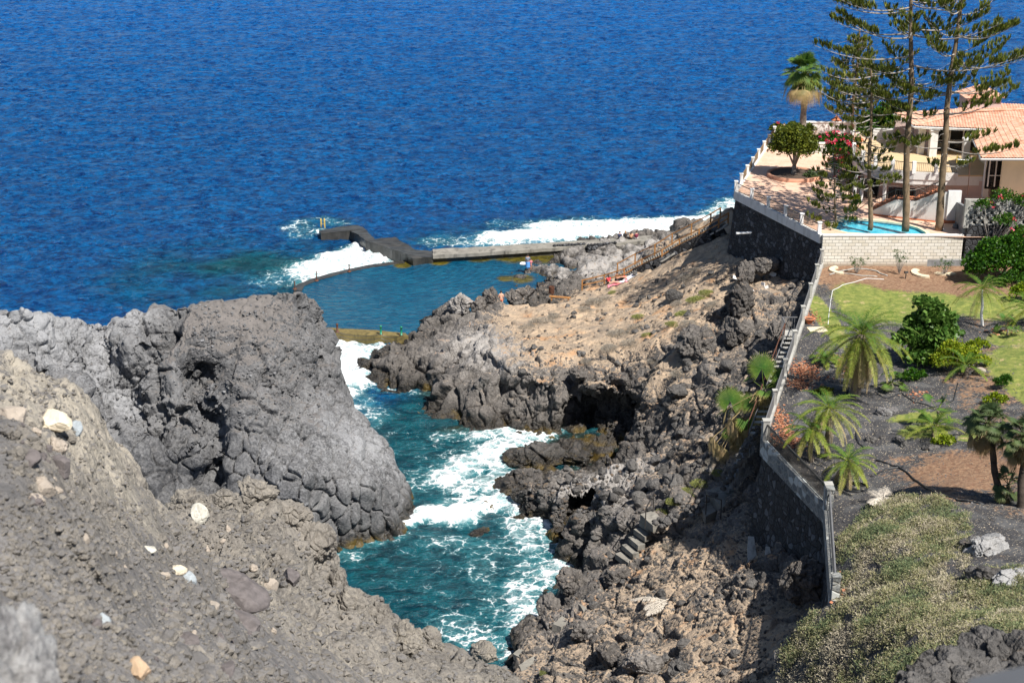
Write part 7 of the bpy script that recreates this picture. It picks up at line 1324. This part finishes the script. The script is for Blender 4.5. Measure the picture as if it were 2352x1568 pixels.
def person(loc, rz, label, pose, skin, hair, top=None, bottom=None, H=1.72, hairlen=0, group=None, extra=None):
    """pose: dict joint -> (x, y, z), facing +y, metres for a 1.72 m adult, origin on the ground or seat"""
    r = empty('person', loc, label, 'person', group, rz); r.scale = (H / 1.72,) * 3; p = {k: Vector(v) for k, v in pose.items()}
    names = ['pel', 'wai', 'che', 'nec', 'hed', 'top', 'shl', 'ell', 'wrl', 'hal', 'shr', 'elr', 'wrr', 'har', 'hil', 'knl', 'anl', 'tol', 'hir', 'knr', 'anr', 'tor']
    rad = dict(pel=(.15, .11), wai=(.125, .095), che=(.15, .105), nec=.055, hed=(.075, .09), top=(.06, .07), shl=.062, ell=.042, wrl=.03, hal=(.036, .02), shr=.062, elr=.042, wrr=.03, har=(.036, .02), hil=.095, knl=.06, anl=.038, tol=.032, hir=.095, knr=.06, anr=.038, tor=.032)
    E = [('pel', 'wai'), ('wai', 'che'), ('che', 'nec'), ('nec', 'hed'), ('hed', 'top'), ('che', 'shl'), ('shl', 'ell'), ('ell', 'wrl'), ('wrl', 'hal'), ('che', 'shr'), ('shr', 'elr'), ('elr', 'wrr'), ('wrr', 'har'), ('pel', 'hil'), ('hil', 'knl'), ('knl', 'anl'), ('anl', 'tol'), ('pel', 'hir'), ('hir', 'knr'), ('knr', 'anr'), ('anr', 'tor')]
    J = [p[n] for n in names]; R_ = [rad[n] for n in names]; E = [(names.index(a), names.index(b)) for a, b in E]
    for wn, hn in (('wrl', 'hal'), ('wrr', 'har')):         # five fingers from each palm
        d = (p[hn] - p[wn]).normalized(); s = d.cross(Vector((0, 0, 1))); s = s.normalized() if s.length > .1 else Vector((1, 0, 0)); hi = names.index(hn)
        for k in range(4): J.append(p[hn] + s * (.027 * (k - 1.5)) + d * (.075 + .012 * (k in (1, 2)))); R_.append(.009); E.append((hi, len(J) - 1))
        J.append(p[wn].lerp(p[hn], .5) + s * .055 + d * .03); R_.append(.011); E.append((names.index(wn), len(J) - 1))
    body('body', r, J, skin, E, R_); c = p['hed'].lerp(p['top'], .45); f = p['che'] - p['pel']
    m = MB(); V, F = ico(2); V = V * (.088, .1, .1); keep = V[:, 1] < .035; V2 = V * np.where(V[:, 1:2] > .03, .86, 1.06); m.add(V2 + np.array(c) + (0, -.012, .03), tris=F)
    if hairlen: m.tube([c + Vector((0, -.06, .02)), c + Vector((0, -.12, -.12)), c + Vector((0, -.13, -hairlen))], [.075, .07, .03], 8)
    link('hair', m.mesh('hair', hair, smooth=True), r)
    m = MB()
    for sx in (-1, 1): m.box(c + Vector((.031 * sx, .078, -.005)), (.02, .012, .008))
    link('eyes', m.mesh('eyes', M['hair']), r); m = MB(); m.tube([c + Vector((0, .078, .0)), c + Vector((0, .104, -.035)), c + Vector((0, .085, -.04))], [.008, .014, .006], 5); m.box(c + Vector((0, .078, -.065)), (.04, .015, .01)); 
    for sx in (-1, 1): m.box(c + Vector((.082 * sx, -.005, -.015)), (.016, .035, .05))
    link('face', m.mesh('face', skin), r)
    if top:
        jn = ['wai', 'che', 'shl', 'shr', 'tl', 'tr', 'nk']; q = {**p, 'tl': p['shl'].lerp(p['ell'], .75), 'tr': p['shr'].lerp(p['elr'], .75), 'nk': p['che'].lerp(p['nec'], .6), 'wai': p['pel'].lerp(p['wai'], .3)}
        body('shirt', r, [q[n] for n in jn], top, [(0, 1), (1, 2), (1, 3), (2, 4), (3, 5), (1, 6)], [(.17, .13), (.175, .13), .08, .08, .062, .062, .07])
    if bottom:
        q = {'a': p['pel'].lerp(p['wai'], .35), 'b': p['pel'], 'l': p['hil'], 'r': p['hir'], 'kl': p['hil'].lerp(p['knl'], .5), 'kr': p['hir'].lerp(p['knr'], .5)}; jn = list(q)
        body('shorts', r, [q[n] for n in jn], bottom, [(0, 1), (1, 2), (1, 3), (2, 4), (3, 5)], [(.155, .12), (.165, .13), .11, .11, .095, .095])
    return r
STAND = dict(pel=(0, 0, .93), wai=(0, 0, 1.08), che=(0, -.01, 1.30), nec=(0, 0, 1.47), hed=(0, .02, 1.56), top=(0, .02, 1.66), shl=(-.17, 0, 1.38), ell=(-.24, -.03, 1.12), wrl=(-.22, .06, .90), hal=(-.22, .09, .83), shr=(.17, 0, 1.38), elr=(.24, -.03, 1.12), wrr=(.22, .06, .90), har=(.22, .09, .83), hil=(-.1, 0, .88), knl=(-.11, .02, .48), anl=(-.11, 0, .08), tol=(-.13, .15, .03), hir=(.1, 0, .88), knr=(.11, .02, .48), anr=(.11, 0, .08), tor=(.13, .15, .03))
CALM = dict(STAND, ell=(-.26, .02, 1.14), wrl=(-.08, .2, 1.10), hal=(-.02, .24, 1.1), elr=(.26, .02, 1.14), wrr=(.08, .2, 1.10), har=(.03, .24, 1.08))
SIT = dict(pel=(0, 0, .12), wai=(0, -.01, .28), che=(0, .03, .50), nec=(0, .07, .66), hed=(0, .1, .74), top=(0, .11, .84), shl=(-.17, .04, .57), ell=(-.24, .18, .36), wrl=(-.14, .38, .42), hal=(-.09, .44, .44), shr=(.17, .04, .57), elr=(.24, .18, .36), wrr=(.14, .38, .42), har=(.09, .44, .44), hil=(-.1, .04, .12), knl=(-.14, .40, .42), anl=(-.1, .62, .08), tol=(-.1, .76, .03), hir=(.1, .04, .12), knr=(.14, .40, .42), anr=(.1, .62, .08), tor=(.1, .76, .03))
LIE = dict(pel=(0, 0, .12), wai=(0, -.16, .12), che=(0, -.4, .13), nec=(0, -.57, .15), hed=(0, -.66, .16), top=(0, -.77, .16), shl=(-.17, -.47, .12), ell=(-.36, -.3, .08), wrl=(-.3, -.06, .06), hal=(-.28, .02, .06), shr=(.17, -.47, .12), elr=(.36, -.3, .08), wrr=(.3, -.06, .06), har=(.28, .02, .06), hil=(-.1, .05, .11), knl=(-.12, .43, .2), anl=(-.12, .82, .06), tol=(-.14, .88, .16), hir=(.1, .05, .11), knr=(.12, .45, .1), anr=(.12, .86, .06), tor=(.14, .9, .18))
gg = lambda u, v: hit(u, v, CL)
def feet(u, v):
    p = gg(u, v); p.z = ground(p.x, p.y, CL) - .02; return p
b = feet(1212, 622); man = person(b, .15, 'standing man in a grey T-shirt and blue towel skirt on the grey rocks', CALM, SK, M['hair'], CLT['grey'], CLT['blue'], 1.78)
m = MB(); m.lathe([(.19, 1.0), (.22, .8), (.24, .55), (.25, .42)], (0, 0, 0), 18); jag(m, .03, 5); link('towel_skirt', m.mesh('towel_skirt', CLT['blue'], smooth=True), man)
person(b + Vector((.32, .25, 0)), -.3, 'child half hidden behind the standing man, in pink with an elbow out', CALM, SK, M['hair'], CLT['pinkc'], CLT['pinkc'], 1.25)
m = MB(); V, F = rock_shape((.42, .2, .2), 61, 3, 3, .1); m.add(V + np.array(b) + (-.45, .1, .75), tris=F); solo('beach_bag', m, CLT['whitec'], 'white bundle held at the left side of the standing man', 'bag', base=b, smooth=True)
b = W(1151, 709, 1.55); rock('rock', 'low grey rock hiding the legs of the man in orange shorts', W(1153, 712, 1.9), (.9, .35, .45), 99, 'boulder', pale=.3); person(b, .1, 'bare-backed man in orange shorts between the shore crags', STAND, SKl, M['hair'], None, CLT['orange'], 1.75)
for u, lb, tp_, hl, hr, dz in ((1423, 'seated person in a dark navy top, first from the left on the platform edge', 'navy', 0, 'hair', 0), (1436, 'seated fair-haired person in black and pink, second on the platform edge', 'blackc', .15, 'blond', -.03), (1449, 'seated long-haired person in a tan top, third on the platform edge', 'tanc', .35, 'hair', 0), (1462, 'seated person in a maroon T-shirt, right end of the group on the platform', 'maroon', .0, 'hair', .05)):
    b = W(u, 550, 1.3); b.z = max(1.3, ground(b.x, b.y, CL + [o for o in bwk.children])) ; person(b, rng.normal(0, .2), lb, SIT, SKl, M[hr], CLT[tp_], CLT['blackc'] if u != 1462 else CLT['whitec'], 1.72, hl, 'four people sitting on the platform edge')
b = feet(1402, 648); m = MB()
tw_ = W(1415, 652, 3.4); 
for k, (u, v, lb, ps, rz_, tp_, bt, H) in enumerate(((1398, 650, 'woman sitting in red and black at the left of the sunbathers', SIT, .6, 'red', 'blackc', 1.68), (1416, 644, 'sunburnt person sitting up bare-backed among the sunbathers', SIT, -.5, None, 'navy', 1.7), (1420, 655, 'person lying in a white and pink top on the spread towels', LIE, 1.5, 'whitec', 'pinkc', 1.66), (1436, 650, 'tanned person lying at the right of the sunbathers', LIE, 1.8, None, 'red', 1.7))):
    b = W(u, v, 3.6); b.z = ground(b.x, b.y, CL) + .05; person(b, rz_, lb, ps, SK if k % 2 else SKl, M['hair'], CLT[tp_] if tp_ else None, CLT[bt], H, .25 if k == 0 else 0, 'sunbathers below the timber railing')
for k, (u, v, c_) in enumerate(((1418, 658, 'pinkc'), (1440, 655, 'whitec'))):
    b = W(u, v, 3.5); m = MB(); g_ = 8
    for i in range(g_ + 1):
        for j in range(g_ + 1): pass
    xs_ = np.linspace(-.9, .9, 9); Vt = []
    for j in np.linspace(-.45, .45, 6):
        for i in xs_: Vt.append((b.x + i, b.y + j, ground(b.x + i, b.y + j, CL) + .07 + rng.uniform(0, .02)))
    m.add(Vt, [(j * 9 + i, j * 9 + i + 1, (j + 1) * 9 + i + 1, (j + 1) * 9 + i) for j in range(5) for i in range(8)]); solo('beach_towel', m, CLT[c_], ('pink beach towel under the lying sunbather', 'white beach towel at the right of the sunbathers')[k], 'towel', base=b, smooth=True)
